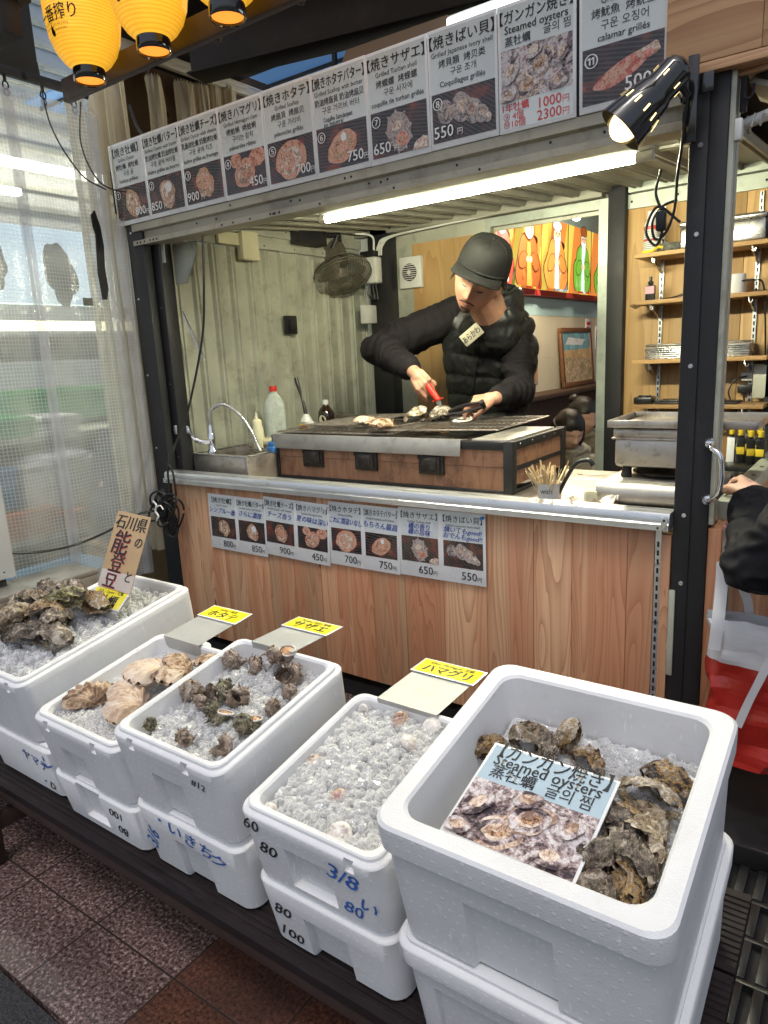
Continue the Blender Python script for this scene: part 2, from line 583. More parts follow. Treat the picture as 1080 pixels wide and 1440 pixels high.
M('skin', (0.47, 0.25, 0.165), 0.5, 0.0, var=0.16, scale=30, bump=0.12, bscale=300, sss=0.12)
M('skin_pale', (0.60, 0.38, 0.29), 0.48, 0.0, var=0.08, scale=22, sss=0.12)
M('hair', (0.010, 0.008, 0.007), 0.42, 0.0, var=0.5, scale=60, stretch=(6, 6, 1), bump=0.5, bscale=120)
M('stubble', (0.07, 0.038, 0.028), 0.6, 0.0, var=0.5, scale=300)
M('lip', (0.36, 0.13, 0.105), 0.42, 0.0, var=0.1, scale=60)
M('eye_white', (0.70, 0.66, 0.62), 0.25, 0.0, var=0.03)
M('vest_cloth', (0.008, 0.0085, 0.0085), 0.5, 0.0, var=0.35, scale=20, bump=0.3, bscale=160)
M('knit_cloth', (0.008, 0.0066, 0.008), 0.85, 0.0, var=0.25, scale=30, bump=0.3, bscale=500, spec=0.2)
M('cap_cloth', (0.0045, 0.0047, 0.0045), 0.8, 0.0, var=0.3, scale=30, bump=0.35, bscale=600, spec=0.25)
M('trouser_cloth', (0.015, 0.015, 0.018), 0.8, 0.0, var=0.3)
M('coat_black', (0.006, 0.0062, 0.009), 0.78, 0.0, var=0.3, scale=16, bump=0.25, bscale=90, spec=0.3)
M('coat_grey', (0.34, 0.32, 0.27), 0.85, 0.0, var=0.2, scale=30, bump=0.4, bscale=180)
M('coat_olive', (0.28, 0.26, 0.18), 0.85, 0.0, var=0.2, scale=30, bump=0.4, bscale=180)
M('coat_slate', (0.06, 0.065, 0.085), 0.8, 0.0, var=0.2, scale=30)
M('label_tag', (0.60, 0.56, 0.42), 0.3, 0.0, var=0.08, coat=0.4)
M('sauce_dark', (0.02, 0.010, 0.006), 0.12, 0.0, var=0.3, coat=0.5)
M('sack_red', (0.42, 0.022, 0.014), 0.3, 0.0, var=0.12, scale=7, bump=0.5, bscale=22)
M('sack_white', (0.70, 0.70, 0.72), 0.4, 0.0, var=0.06, scale=7, bump=0.4, bscale=22)
M('cloth_grey', (0.15, 0.15, 0.13), 0.9, 0.0, var=0.4, scale=40, bump=0.5, bscale=200)
M('sign_plate', (0.43, 0.43, 0.41), 0.4, 0.1, var=0.05, scale=18, dirt=(0.32, 0.27, 0.2), dirt_amt=0.25)
M('bench_plastic', (0.015, 0.010, 0.0105), 0.5, 0.0, var=0.35, scale=14, stretch=(0.4, 2, 2), dirt=(0.05, 0.043, 0.045), dirt_amt=0.3, spec=0.22)
emit('tube_light', (1.0, 0.97, 0.70), 250.0)
emit('market_tube_high', (1.0, 0.98, 0.85), 9.0)
emit('globe_glow', (1.0, 0.88, 0.66), 900.0)
emit('market_tube', (1.0, 0.93, 0.60), 3.0)
emit('tube_cool', (0.80, 0.97, 1.0), 4.5)
emit('bulb', (1.0, 0.74, 0.30), 3.2)
emit('lightbox', (0.60, 0.76, 0.84), 0.85)
emit('lamp_inside', (1.0, 0.34, 0.04), 1.0)

# wet granite paving: 0.27 m slabs, two granites, joints, puddle gloss
t = NT('paving')
tc = t.n('TexCoord')
sx = t.n('SeparateXYZ', {0: tc.outputs['Object']})
S = 0.27
ax = t.math('DIVIDE', t.math('ADD', sx.outputs[0], 0.94), S)
ay = t.math('DIVIDE', t.math('ADD', sx.outputs[1], 1.14), S)
ids = t.n('CombineXYZ', {0: t.math('FLOOR', ax), 1: t.math('FLOOR', ay)})
wnz = t.n('TexWhiteNoise', {'Vector': ids.outputs[0]}, noise_dimensions='3D')
ex = t.math('ABSOLUTE', t.math('SUBTRACT', t.math('FRACT', ax), 0.5))
ey = t.math('ABSOLUTE', t.math('SUBTRACT', t.math('FRACT', ay), 0.5))
joint = t.n('MapRange', {0: t.math('MAXIMUM', ex, ey), 1: 0.488, 2: 0.494}).outputs[0]
sp = t.n('TexNoise', {'Vector': tc.outputs['Object'], 'Scale': 120.0, 'Detail': 4.0, 'Roughness': 0.75}).outputs[0]
sp2 = t.n('TexVoronoi', {'Vector': tc.outputs['Object'], 'Scale': 230.0}).outputs['Color']
ga = t.ramp(sp, [(0.36, (0.022, 0.013, 0.013)), (0.45, (0.085, 0.049, 0.043)), (0.53, (0.185, 0.12, 0.105)), (0.60, (0.37, 0.275, 0.25)), (0.66, (0.62, 0.52, 0.51))])
gb = t.ramp(sp, [(0.34, (0.018, 0.013, 0.012)), (0.46, (0.085, 0.035, 0.022)), (0.58, (0.16, 0.068, 0.042)), (0.75, (0.24, 0.14, 0.10))])
gc = t.ramp(sp, [(0.34, (0.03, 0.03, 0.03)), (0.5, (0.12, 0.12, 0.11)), (0.7, (0.22, 0.22, 0.2))])
c1 = t.mix(t.math('GREATER_THAN', ax, 1.0), ga, gb)
c1 = t.mix(t.n('MapRange', {0: wnz.outputs['Value'], 1: 0.0, 2: 1.0, 3: 0.0, 4: 0.35}).outputs[0], c1, (0.09, 0.055, 0.05))
far = t.n('MapRange', {0: sx.outputs[1], 1: -0.875, 2: -0.865}).outputs[0]
c1 = t.mix(t.math('MULTIPLY', far, t.n('MapRange', {0: sx.outputs[0], 1: -1.20, 2: -1.21}).outputs[0]), c1, gc)
big = t.n('TexNoise', {'Vector': tc.outputs['Object'], 'Scale': 6.0, 'Detail': 5.0, 'Roughness': 0.6}).outputs[0]
c1 = t.mix(t.n('MapRange', {0: big, 1: 0.35, 2: 0.65, 3: 0.5, 4: 0.0}).outputs[0], c1, (0.04, 0.028, 0.026))
c1 = t.mix(joint, c1, (0.04, 0.027, 0.022))
t.set(color=c1, rough=t.n('MapRange', {0: big, 1: 0.35, 2: 0.62, 3: 0.03, 4: 0.2}).outputs[0])
t.set(coat=t.n('MapRange', {0: big, 1: 0.42, 2: 0.6, 3: 1.0, 4: 0.35}).outputs[0])
t.b.inputs['Coat Roughness'].default_value = 0.06
rip = t.n('Bump', {'Height': t.n('TexNoise', {'Vector': tc.outputs['Object'], 'Scale': 45.0, 'Detail': 3.0}).outputs[0], 'Strength': 0.25, 'Distance': 0.003})
t.link(rip.outputs[0], t.b.inputs['Coat Normal'])
t.bump(t.math('SUBTRACT', t.math('MULTIPLY', sp, 1.0), t.math('MULTIPLY', joint, 2.5)), 0.28, 0.002)

# expanded polystyrene: bead grain and rows of small moulding dots
t = NT('foam')
tc = t.n('TexCoord')
c = tc.outputs['Object']
bead = t.n('TexVoronoi', {'Vector': c, 'Scale': 420.0}).outputs['Distance']
nz = t.n('TexNoise', {'Vector': c, 'Scale': 7.0, 'Detail': 5.0}).outputs[0]
base = t.ramp(nz, [(0.3, (0.70, 0.70, 0.705)), (0.7, (0.78, 0.78, 0.785))])
s3 = t.n('SeparateXYZ', {0: t.n('VectorMath', {0: c, 1: (58.0, 58.0, 58.0)}, operation='MULTIPLY').outputs[0]})
row = t.math('MULTIPLY', t.math('FLOOR', s3.outputs[2]), 0.5)
fx = t.math('SUBTRACT', t.math('FRACT', t.math('ADD', s3.outputs[0], row)), 0.5)
fy = t.math('SUBTRACT', t.math('FRACT', t.math('ADD', s3.outputs[1], row)), 0.5)
fz = t.math('SUBTRACT', t.math('FRACT', s3.outputs[2]), 0.5)
geo = t.n('TexCoord')
nrm = t.n('SeparateXYZ', {0: geo.outputs['Normal']})
isx = t.math('GREATER_THAN', t.math('ABSOLUTE', nrm.outputs[0]), 0.7)
fh = t.math('ADD', t.math('MULTIPLY', fx, t.math('SUBTRACT', 1.0, isx)), t.math('MULTIPLY', fy, isx))
dd = t.math('SQRT', t.math('ADD', t.math('POWER', t.math('ABSOLUTE', fh), 2.0), t.math('POWER', t.math('ABSOLUTE', fz), 2.0)))
c3 = t.n('SeparateXYZ', {0: c})
side = t.math('MULTIPLY', t.math('LESS_THAN', nrm.outputs[1], -0.8), t.math('LESS_THAN', c3.outputs[1], 0.022))
dots = t.math('MULTIPLY', t.n('MapRange', {0: dd, 1: 0.17, 2: 0.12}).outputs[0], side)
ok = t.math('GREATER_THAN', t.n('TexNoise', {'Vector': c, 'Scale': 31.0, 'Detail': 2.0}).outputs[0], 0.43)
dots = t.math('MULTIPLY', dots, ok)
smud = t.n('TexNoise', {'Vector': c, 'Scale': 16.0, 'Detail': 9.0, 'Roughness': 0.75}).outputs[0]
base = t.mix(t.n('MapRange', {0: smud, 1: 0.58, 2: 0.74, 3: 0.0, 4: 0.34}).outputs[0], base, (0.47, 0.43, 0.38))
dv = t.n('VectorMath', {0: c, 1: (120.0, 120.0, 26.0)}, operation='MULTIPLY').outputs[0]
drip = t.n('TexNoise', {'Vector': dv, 'Scale': 1.0, 'Detail': 4.0, 'Roughness': 0.6}).outputs[0]
drip = t.math('MULTIPLY', t.n('MapRange', {0: drip, 1: 0.64, 2: 0.70}).outputs[0], t.math('LESS_THAN', t.math('ABSOLUTE', nrm.outputs[2]), 0.5))
base = t.mix(t.math('MULTIPLY', dots, 0.5), base, (0.90, 0.90, 0.91))
base = t.mix(t.math('MULTIPLY', drip, 0.75), base, (0.92, 0.92, 0.93))
dent = t.n('TexNoise', {'Vector': c, 'Scale': 38.0, 'Detail': 5.0, 'Roughness': 0.65}).outputs[0]
t.set(color=base, rough=t.n('MapRange', {0: nz, 1: 0.3, 2: 0.7, 3: 0.34, 4: 0.56}).outputs[0], sss=0.0)
t.bump(t.math('ADD', t.math('ADD', t.math('MULTIPLY', bead, 0.5), t.math('MULTIPLY', dots, 1.2)), t.math('ADD', t.math('MULTIPLY', dent, 1.1), drip)), 0.26, 0.0018)

# ice: clear bits look bright because they pass and scatter what lies round them
for nm, lo, hi, cl in (('ice', 0.03, 0.72, (0.97, 0.97, 0.97)), ('slush', 0.75, 1.0, (0.97, 0.97, 0.96))):
    t = NT(nm)
    c = t.coords()
    nz = t.n('TexNoise', {'Vector': c, 'Scale': 130.0, 'Detail': 4.0}).outputs[0]
    t.set(color=t.ramp(nz, [(0.3, tuple(x * 0.88 for x in cl)), (0.7, cl)]), rough=t.n('MapRange', {0: nz, 1: 0.3, 2: 0.7, 3: 0.02, 4: 0.22}).outputs[0], spec=0.9, coat=0.8)
    tr = t.n('BsdfTransparent', {0: (0.97, 0.97, 0.97, 1)})
    tl = t.n('BsdfTranslucent', {0: (0.95, 0.95, 0.95, 1)})
    gl = t.n('MixShader', {0: 0.35, 1: t.b.outputs[0], 2: tl.outputs[0]})
    lw = t.n('LayerWeight', {0: 0.3})
    fac = t.n('MapRange', {0: t.math('ADD', lw.outputs[1], t.math('MULTIPLY', nz, 0.5)), 1: 0.1, 2: 0.75, 3: lo, 4: hi}).outputs[0]
    mx = t.n('MixShader', {0: fac, 1: tr.outputs[0], 2: gl.outputs[0]})
    t.bump(nz, 0.22 if nm == 'ice' else 0.6, 0.004)
    t.link(mx.outputs[0], t.out.inputs[0])
M('ice_bed', (0.78, 0.78, 0.79), 0.15, 0.0, var=0.42, scale=60, bump=1.0, bscale=120)
# clear plastics
for nm, cc, rg, ap in (('clear_plastic', (0.80, 0.88, 0.82), 0.06, 0.30), ('film', (0.86, 0.86, 0.84), 0.12, 0.35)):
    t = NT(nm)
    tr = t.n('BsdfTransparent')
    t.set(color=cc, rough=rg)
    lw = t.n('LayerWeight', {0: 0.45})
    nz = t.n('TexNoise', {'Vector': t.coords(), 'Scale': 40.0, 'Detail': 4.0}).outputs[0]
    fac = t.math('MULTIPLY', t.math('ADD', t.math('MULTIPLY', lw.outputs[1], 0.8), ap), t.n('MapRange', {0: nz, 1: 0.3, 2: 0.7, 3: 0.7, 4: 1.2}).outputs[0])
    mx = t.n('MixShader', {0: fac, 1: tr.outputs[0], 2: t.b.outputs[0]})
    t.bump(nz, 0.5, 0.004)
    t.link(mx.outputs[0], t.out.inputs[0])


def curtain(nm, tint, body, pitch, line=0.16):
    """reinforced vinyl sheet: clear film with a woven grid"""
    t = NT(nm)
    tc = t.n('TexCoord')
    at = t.n('Attribute', attribute_name='along')
    s = t.n('SeparateXYZ', {0: tc.outputs['Object']})
    nz = t.n('TexNoise', {'Vector': tc.outputs['Object'], 'Scale': 9.0, 'Detail': 5.0}).outputs[0]
    wob = t.math('MULTIPLY', t.math('SUBTRACT', nz, 0.5), 0.35)
    gu = t.math('ABSOLUTE', t.math('SUBTRACT', t.math('FRACT', t.math('ADD', t.math('DIVIDE', at.outputs['Fac'], pitch), wob)), 0.5))
    gv = t.math('ABSOLUTE', t.math('SUBTRACT', t.math('FRACT', t.math('ADD', t.math('DIVIDE', s.outputs[2], pitch), wob)), 0.5))
    g = t.n('MapRange', {0: t.math('MAXIMUM', gu, gv), 1: 0.5 - line, 2: 0.5 - line * 0.5}).outputs[0]
    t.set(color=tint, rough=0.18)
    tr = t.n('BsdfTransparent')
    tl = t.n('BsdfTranslucent', {0: (*tint, 1)})
    sh = t.n('MixShader', {0: 0.35, 1: t.b.outputs[0], 2: tl.outputs[0]})
    lw = t.n('LayerWeight', {0: 0.5})
    fac = t.math('MAXIMUM', t.math('MULTIPLY', g, 0.62), t.math('ADD', t.math('ADD', body, t.math('MULTIPLY', lw.outputs[1], 0.35)), t.math('MULTIPLY', t.math('SUBTRACT', nz, 0.5), 0.5)))
    fac = t.n('Clamp', {0: fac}).outputs[0]
    mx = t.n('MixShader', {0: fac, 1: tr.outputs[0], 2: sh.outputs[0]})
    t.bump(t.n('TexNoise', {'Vector': tc.outputs['Object'], 'Scale': 38.0, 'Detail': 3.0}).outputs[0], 0.7, 0.004)
    t.link(mx.outputs[0], t.out.inputs[0])
    return t.m


curtain('vinyl', (0.88, 0.90, 0.88), 0.37, 0.0135)
curtain('vinyl_old', (0.72, 0.65, 0.48), 0.66, 0.0135, 0.12)
curtain('vinyl_hem', (0.62, 0.62, 0.66), 0.50, 0.0135, 0.05)
# lantern paper: lit from inside
t = NT('lantern_paper')
tc = t.n('TexCoord')
s = t.n('SeparateXYZ', {0: tc.outputs['Object']})
rib = t.math('POWER', t.math('ABSOLUTE', t.math('SINE', t.math('MULTIPLY', s.outputs[2], PI / 0.0085))), 0.5)
nz = t.n('TexNoise', {'Vector': tc.outputs['Object'], 'Scale': 9.0, 'Detail': 5.0}).outputs[0]
ec = t.mix(rib, (0.85, 0.32, 0.012), (1.0, 0.52, 0.03))
lw = t.n('LayerWeight', {0: 0.35})
st = t.math('MULTIPLY', t.n('MapRange', {0: lw.outputs[1], 1: 0.0, 2: 1.0, 3: 1.0, 4: 0.62}).outputs[0], t.n('MapRange', {0: nz, 1: 0.3, 2: 0.7, 3: 0.8, 4: 1.05}).outputs[0])
t.set(color=(0.7, 0.35, 0.05), emis=ec, estr=t.math('MULTIPLY', st, 0.85), rough=0.6)
t.bump(rib, 0.5, 0.003)
# skylight sheet: its own faint glow stands in for sky light passing through
t = NT('blue_glow_sheet')
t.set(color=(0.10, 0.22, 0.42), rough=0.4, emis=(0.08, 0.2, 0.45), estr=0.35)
# printed food photographs (flat prints)
t = NT('print_grill')
tc = t.n('TexCoord')
oi = t.n('ObjectInfo')
rv = t.n('VectorRotate', {0: tc.outputs['Object'], 3: t.math('ADD', t.math('MULTIPLY', oi.outputs['Random'], 1.4), 0.3)}, rotation_type='Y_AXIS')
s = t.n('SeparateXYZ', {0: rv.outputs[0]})
bar = t.math('POWER', t.math('ABSOLUTE', t.math('SINE', t.math('MULTIPLY', s.outputs[0], 330.0))), 6.0)
nz = t.n('TexNoise', {'Vector': t.coords(), 'Scale': 22.0, 'Detail': 4.0}).outputs[0]
em = t.ramp(nz, [(0.35, (0.012, 0.010, 0.011)), (0.55, (0.05, 0.022, 0.02)), (0.68, (0.22, 0.04, 0.02)), (0.76, (0.50, 0.12, 0.05))])
cc = t.mix(t.math('MULTIPLY', bar, 0.7), em, (0.10, 0.085, 0.085))
t.set(color=cc, rough=0.25, coat=0.3)
shellmat('print_oyster', [(0.30, (0.10, 0.055, 0.04)), (0.42, (0.38, 0.17, 0.08)), (0.52, (0.58, 0.33, 0.18)), (0.6, (0.66, 0.50, 0.36)), (0.72, (0.30, 0.14, 0.08))], scale=55, rough=0.3, bump=0.0)
shellmat('print_scallop', [(0.30, (0.40, 0.12, 0.08)), (0.45, (0.62, 0.30, 0.20)), (0.55, (0.72, 0.50, 0.38)), (0.7, (0.55, 0.22, 0.13))], scale=60, rough=0.3, bump=0.0)
shellmat('print_turban', [(0.30, (0.10, 0.08, 0.09)), (0.45, (0.33, 0.27, 0.26)), (0.58, (0.58, 0.50, 0.46)), (0.72, (0.25, 0.19, 0.18))], scale=60, rough=0.3, bump=0.0)
shellmat('print_squid', [(0.30, (0.45, 0.08, 0.06)), (0.5, (0.60, 0.20, 0.15)), (0.62, (0.68, 0.36, 0.28))], scale=40, rough=0.3, bump=0.0)
shellmat('print_steam', [(0.28, (0.06, 0.045, 0.05)), (0.42, (0.27, 0.19, 0.19)), (0.54, (0.52, 0.45, 0.44)), (0.64, (0.74, 0.71, 0.72)), (0.76, (0.40, 0.22, 0.22))], scale=26, rough=0.25, bump=0.0)
shellmat('print_meat', [(0.32, (0.28, 0.17, 0.12)), (0.5, (0.58, 0.42, 0.32)), (0.7, (0.78, 0.68, 0.60))], scale=50, rough=0.25, bump=0.0)
shellmat('print_landscape', [(0.3, (0.16, 0.22, 0.08)), (0.45, (0.45, 0.38, 0.14)), (0.55, (0.55, 0.30, 0.30)), (0.7, (0.65, 0.55, 0.30))], scale=18, rough=0.2, bump=0.0)
# sea shells
OYC = [(0.22, (0.035, 0.024, 0.016)), (0.34, (0.13, 0.088, 0.05)), (0.44, (0.27, 0.195, 0.11)), (0.52, (0.42, 0.32, 0.19)), (0.58, (0.24, 0.195, 0.15)), (0.66, (0.56, 0.47, 0.36)), (0.78, (0.72, 0.65, 0.55))]
shellmat('oyster_shell', OYC, scale=28, bump=0.9, bscale=55, layer=0.75)
shellmat('oyster_gold', [(0.26, (0.02, 0.015, 0.015)), (0.38, (0.13, 0.07, 0.03)), (0.47, (0.40, 0.23, 0.07)), (0.54, (0.50, 0.34, 0.15)), (0.6, (0.16, 0.12, 0.10)), (0.72, (0.60, 0.50, 0.38))], scale=30, bump=0.9, bscale=55, layer=0.75)
shellmat('oyster_green', [(0.26, (0.05, 0.035, 0.02)), (0.4, (0.17, 0.15, 0.05)), (0.5, (0.34, 0.30, 0.11)), (0.58, (0.48, 0.43, 0.28)), (0.7, (0.68, 0.63, 0.52))], scale=28, bump=0.9, bscale=55, layer=0.75)
shellmat('oyster_dark', [(0.24, (0.02, 0.016, 0.014)), (0.38, (0.085, 0.066, 0.052)), (0.50, (0.24, 0.185, 0.13)), (0.58, (0.12, 0.098, 0.085)), (0.68, (0.46, 0.38, 0.29)), (0.80, (0.62, 0.54, 0.45))], scale=30, bump=1.0, bscale=55, layer=0.75)
shellmat('nacre', [(0.3, (0.42, 0.36, 0.34)), (0.5, (0.66, 0.62, 0.58)), (0.7, (0.78, 0.75, 0.70))], scale=25, rough=0.25, bump=0.15)
shellmat('scallop_shell', [(0.2, (0.46, 0.31, 0.21)), (0.45, (0.60, 0.45, 0.33)), (0.56, (0.66, 0.53, 0.41)), (0.8, (0.74, 0.64, 0.53))], scale=16, bump=0.35, bscale=90, stretch=(1, 1.6, 1))
shellmat('scallop_dark', [(0.3, (0.10, 0.05, 0.03)), (0.46, (0.27, 0.16, 0.09)), (0.58, (0.46, 0.32, 0.20)), (0.74, (0.62, 0.50, 0.40))], scale=20, bump=0.4, bscale=90, layer=0.2)
shellmat('turban_shell', [(0.24, (0.05, 0.033, 0.024)), (0.40, (0.19, 0.125, 0.085)), (0.52, (0.35, 0.255, 0.185)), (0.62, (0.26, 0.205, 0.175)), (0.76, (0.60, 0.52, 0.44))], scale=48, bump=0.8, bscale=80, layer=0.45)
shellmat('turban_green', [(0.28, (0.035, 0.03, 0.02)), (0.44, (0.13, 0.115, 0.06)), (0.54, (0.23, 0.20, 0.12)), (0.7, (0.42, 0.37, 0.29))], scale=48, bump=0.8, bscale=80, layer=0.45)
shellmat('operculum', [(0.3, (0.30, 0.13, 0.06)), (0.5, (0.55, 0.30, 0.15)), (0.7, (0.68, 0.50, 0.32))], scale=40, bump=0.1)
shellmat('clam_shell', [(0.3, (0.12, 0.07, 0.06)), (0.45, (0.42, 0.27, 0.20)), (0.56, (0.62, 0.50, 0.36)), (0.7, (0.35, 0.18, 0.17))], scale=20, rough=0.22, bump=0.1)
# ---------------------------------------------------------------- setting
STR = 'structure'
m = MB()
m.box(-30, -1.32, -0.3, 30, 30, 0.0)
tag(m.build('paving', 'paving'), kind=STR)
m = MB()
m.box(-30, -30, -0.3, 30, -1.324, -0.012)
tag(m.build('road', 'asphalt'), kind=STR)

# ---------------------------------------------------------------- the stall
ST = thing('food_stall', 'narrow black framed oyster stall with cedar plank counter and corrugated metal inside', 'food stall', (-1.0, 0.7, 0))


def screw(mb, x, y, z, r=0.006, m=1, ax=(0, -1, 0)):
    p = V((x, y, z)); d = V(ax)
    mb.cyl(p, p + d * 0.002, r * .75, r * 0.6, 10, m)


m = MB()
m.rbox(-2.087, 0, 0, -1.990, 0.035, 1.80, 0.003)
m.rbox(-2.087, 0.0352, 0, -2.05, 0.10, 1.95, 0.003)
m.rbox(-1.998, 0.040, 0.70, -1.950, 0.10, 1.90, 0.003)
m.box(-1.9985, 0.036, 0.70, -1.994, 0.0398, 1.80)
for z in (0.9, 1.2, 1.5, 1.75):
    screw(m, -2.06, 0, z); screw(m, -1.973, 0.0395, z - 0.04, 0.003)
m.rbox(-1.978, 0.034, 0.955, -1.962, 0.0395, 0.992, 0.002, m=1)
m.build('post', ['black_steel', 'aluminium'], ST)
m = MB()
m.rbox(0.009, 0, 0, 0.050, 0.10, 1.815, 0.003)
m.rbox(0.0515, 0.001, 0, 0.090, 0.10, 1.815, 0.003)
m.box(0.046, 0.004, 0.02, 0.056, 0.09, 1.80)
for z in (0.62, 0.80, 1.17, 1.47, 1.66):
    screw(m, 0.034, 0, z, 0.008)
m.rbox(0.006, -0.004, 0.36, 0.022, 0.0, 0.60, 0.003, m=2)
m.rbox(0.0045, -0.0035, 0.43, 0.0085, 0.0005, 0.45, 0.001, m=2)
m.build('post', ['black_steel', 'aluminium', 'galvanised'], ST)
m = MB()
m.box(0.0902, 0.01, 0.78, 0.101, 0.035, 1.82)
m.box(0.0902, 0.055, 0.78, 0.099, 0.085, 1.82)
m.build('channel', 'galvanised', ST)
m = MB()
m.rbox(-0.640, 1.43, 0, -0.566, 1.53, 1.90, 0.003)
m.build('post', 'black_steel', ST)
m = MB()
m.rbox(-1.93, 1.40, 0, -1.80, 1.50, 1.90, 0.003)
m.build('post', 'black_steel', ST)
m = MB()
m.rbox(0.02, 1.40, 0, 0.10, 1.50, 1.90, 0.003)
m.build('post', 'black_steel', ST)

# cedar plank front
m = MB()
random.seed(5)
x = -1.990
while x < -0.035:
    wd = random.uniform(0.105, 0.155)
    x1 = min(x + wd, -0.034)
    if -0.034 - x1 < 0.04:
        x1 = -0.034
    m.cur = random.random()
    m.rbox(x + 0.0006, random.uniform(0.0, 0.0015), 0.10, x1 - 0.0006, 0.022, 0.762, 0.0015)
    x = x1
m.cur = 0.3
m.rbox(-0.018, 0.0, 0.10, 0.0055, 0.022, 0.745, 0.0015)
m.build('counter_panel', 'cedar', ST)
m = MB()
m.box(-0.0335, 0.004, 0.10, -0.0185, 0.02, 0.752)
z = 0.11
while z < 0.73:
    m.box(-0.0285, 0.0022, z, -0.0235, 0.0038, z + 0.014, 1)
    z += 0.024
m.build('slotted_strip', ['aluminium', 'dark_void'], ST)
# aluminium counter rail with a stepped section
m = MB()
prof = [(-0.036, 0.763), (-0.036, 0.779), (-0.028, 0.783), (-0.028, 0.797), (-0.022, 0.806), (0.030, 0.808), (0.034, 0.800), (0.034, 0.768), (0.0225, 0.763)]
m.loft([[V((xx, a, b)) for a, b in prof] for xx in (-1.993, 0.006)], smooth=False)
m.rbox(-0.012, -0.0385, 0.768, 0.003, -0.0362, 0.80, 0.001)
screw(m, -0.004, -0.0385, 0.791, 0.005, 1); screw(m, -0.02, -0.0362, 0.770, 0.004, 1); screw(m, -1.97, -0.0362, 0.77, 0.004, 1)
m.build('counter_rail', ['aluminium', 'dark_metal'], ST)
# header beam (C section)
m = MB()
prof = [(-0.004, 1.778), (-0.004, 1.752), (0.010, 1.747), (0.010, 1.722), (-0.004, 1.717), (-0.004, 1.700), (0.07, 1.700), (0.07, 1.778)]
m.loft([[V((xx, a, b)) for a, b in prof] for xx in (-2.045, 0.006)], smooth=False)
random.seed(3)
for k in range(26):
    xx = random.uniform(-2.0, -0.05)
    screw(m, xx, random.choice((-0.004, 0.010)), 1.708 if random.random() < .5 else (1.765 if random.random() < .5 else 1.735), 0.005, 1)
for xx in (-2.02, -2.0, -1.975, -1.94, -1.92, -1.9, -1.3, -1.28, -1.26):
    screw(m, xx, -0.004, 1.709, 0.0055, 1)
m.build('header_beam', ['beige_steel', 'dark_void'], ST)
m = MB()
m.box(-2.0, 0.05, 1.63, -1.93, 0.052, 1.70)
m.add([(-1.945, 0.101, 1.55), (-1.945, 0.101, 1.70), (-1.80, 0.101, 1.70), (-1.80, 0.101, 1.66), (-1.88, 0.101, 1.55)], [(0, 1, 2, 3, 4)])
m.add([(-1.945, 0.104, 1.55), (-1.945, 0.104, 1.70), (-1.80, 0.104, 1.70), (-1.80, 0.104, 1.66), (-1.88, 0.104, 1.55)], [(4, 3, 2, 1, 0)])
m.build('corner_plate', 'galvanised', ST)


def corrugated(mb, length, height, pitch, depth, T):
    """trapezoid ribs: x along length, z up, ribs stand out to +y"""
    pts = []
    x = 0.0
    while x < length:
        for a, b in ((0, 0), (0.62, 0), (0.68, depth), (0.74, depth), (0.77, depth * 0.55), (0.84, depth * 0.55), (0.87, depth), (0.93, depth), (0.99, 0)):
            if x + a * pitch <= length:
                pts.append((x + a * pitch, b))
        x += pitch
    loops = [[V((px, py, z)) for px, py in pts] for z in (0, height)]
    mb.loft(loops, 0, False, False, False, False, T)
    loops = [[V((px, py - 0.002, z)) for px, py in pts] for z in (0, height)]
    mb.loft(loops[::-1], 0, False, False, False, False, T)


m = MB()
corrugated(m, 1.40, 1.64, 0.108, 0.018, Matrix(((0, 1, 0, -2.028), (1, 0, 0, 0.075), (0, 0, 1, 0.1), (0, 0, 0, 1))))
m.build('side_wall', 'galvanised', ST)
m = MB()   # the bands and shallow ribs above the side wall
m.box(-2.03, 0.10, 1.742, -2.0, 1.43, 1.775)
m.box(-2.026, 0.10, 1.776, -2.012, 1.43, 1.80)
m.box(-2.03, 0.10, 1.80, -1.995, 1.43, 1.85)
m.box(-2.03, 0.10, 1.851, -2.02, 1.43, 1.93)
y = 0.2
while y < 1.4:
    screw(m, -1.995, y, 1.83, 0.005, 1, (1, 0, 0)); screw(m, -2.0, y + 0.06, 1.757, 0.005, 1, (1, 0, 0)); y += 0.21
m.build('wall_band', ['galvanised', 'dark_void'], ST)
# back wall: opening behind the cook, planks behind the shelves
m = MB()
m.box(-2.03, 1.485, 0.0, -1.985, 1.50, 1.93)
m.box(-1.80, 1.485, 0.0, -1.70, 1.50, 1.93)
m.box(-1.70, 1.485, 1.80, -0.66, 1.50, 1.93)
m.build('back_wall', 'galvanised', ST)
m = MB()
x = -1.70
for wd in (0.19, 0.17, 0.13):
    m.cur = random.random()
    m.box(x, 1.486, 0, x + wd - 0.001, 1.502, 1.80); x += wd
m.build('plank_wall', 'pine', ST)
m = MB()
x = -0.57
random.seed(9)
while x < 0.55:
    wd = 0.158
    m.cur = random.random()
    m.rbox(x + 0.0008, 1.478, 0, x + wd - 0.0008, 1.50, 1.80, 0.0015); x += wd
m.build('plank_wall', 'pine', ST)
m = MB()
m.box(-0.57, 1.47, 1.801, 0.55, 1.50, 1.86); m.box(-0.56, 1.45, 1.865, 0.55, 1.49, 1.93)
for xx in (-0.55, -0.36, -0.17, -0.03, 0.12):
    screw(m, xx, 1.47, 1.83, 0.007, 1)
m.build('wall_band', ['green_zinc', 'dark_void'], ST)
m = MB()
m.box(-0.683, 1.44, 0.1, -0.641, 1.47, 1.855)
m.box(-1.215, 1.44, 1.815, -0.684, 1.468, 1.855)
m.box(-1.245, 1.44, 0.1, -1.216, 1.47, 1.855)
m.box(-1.215, 1.442, 0.55, -0.684, 1.468, 0.585)
m.build('window_frame', 'green_zinc', ST)
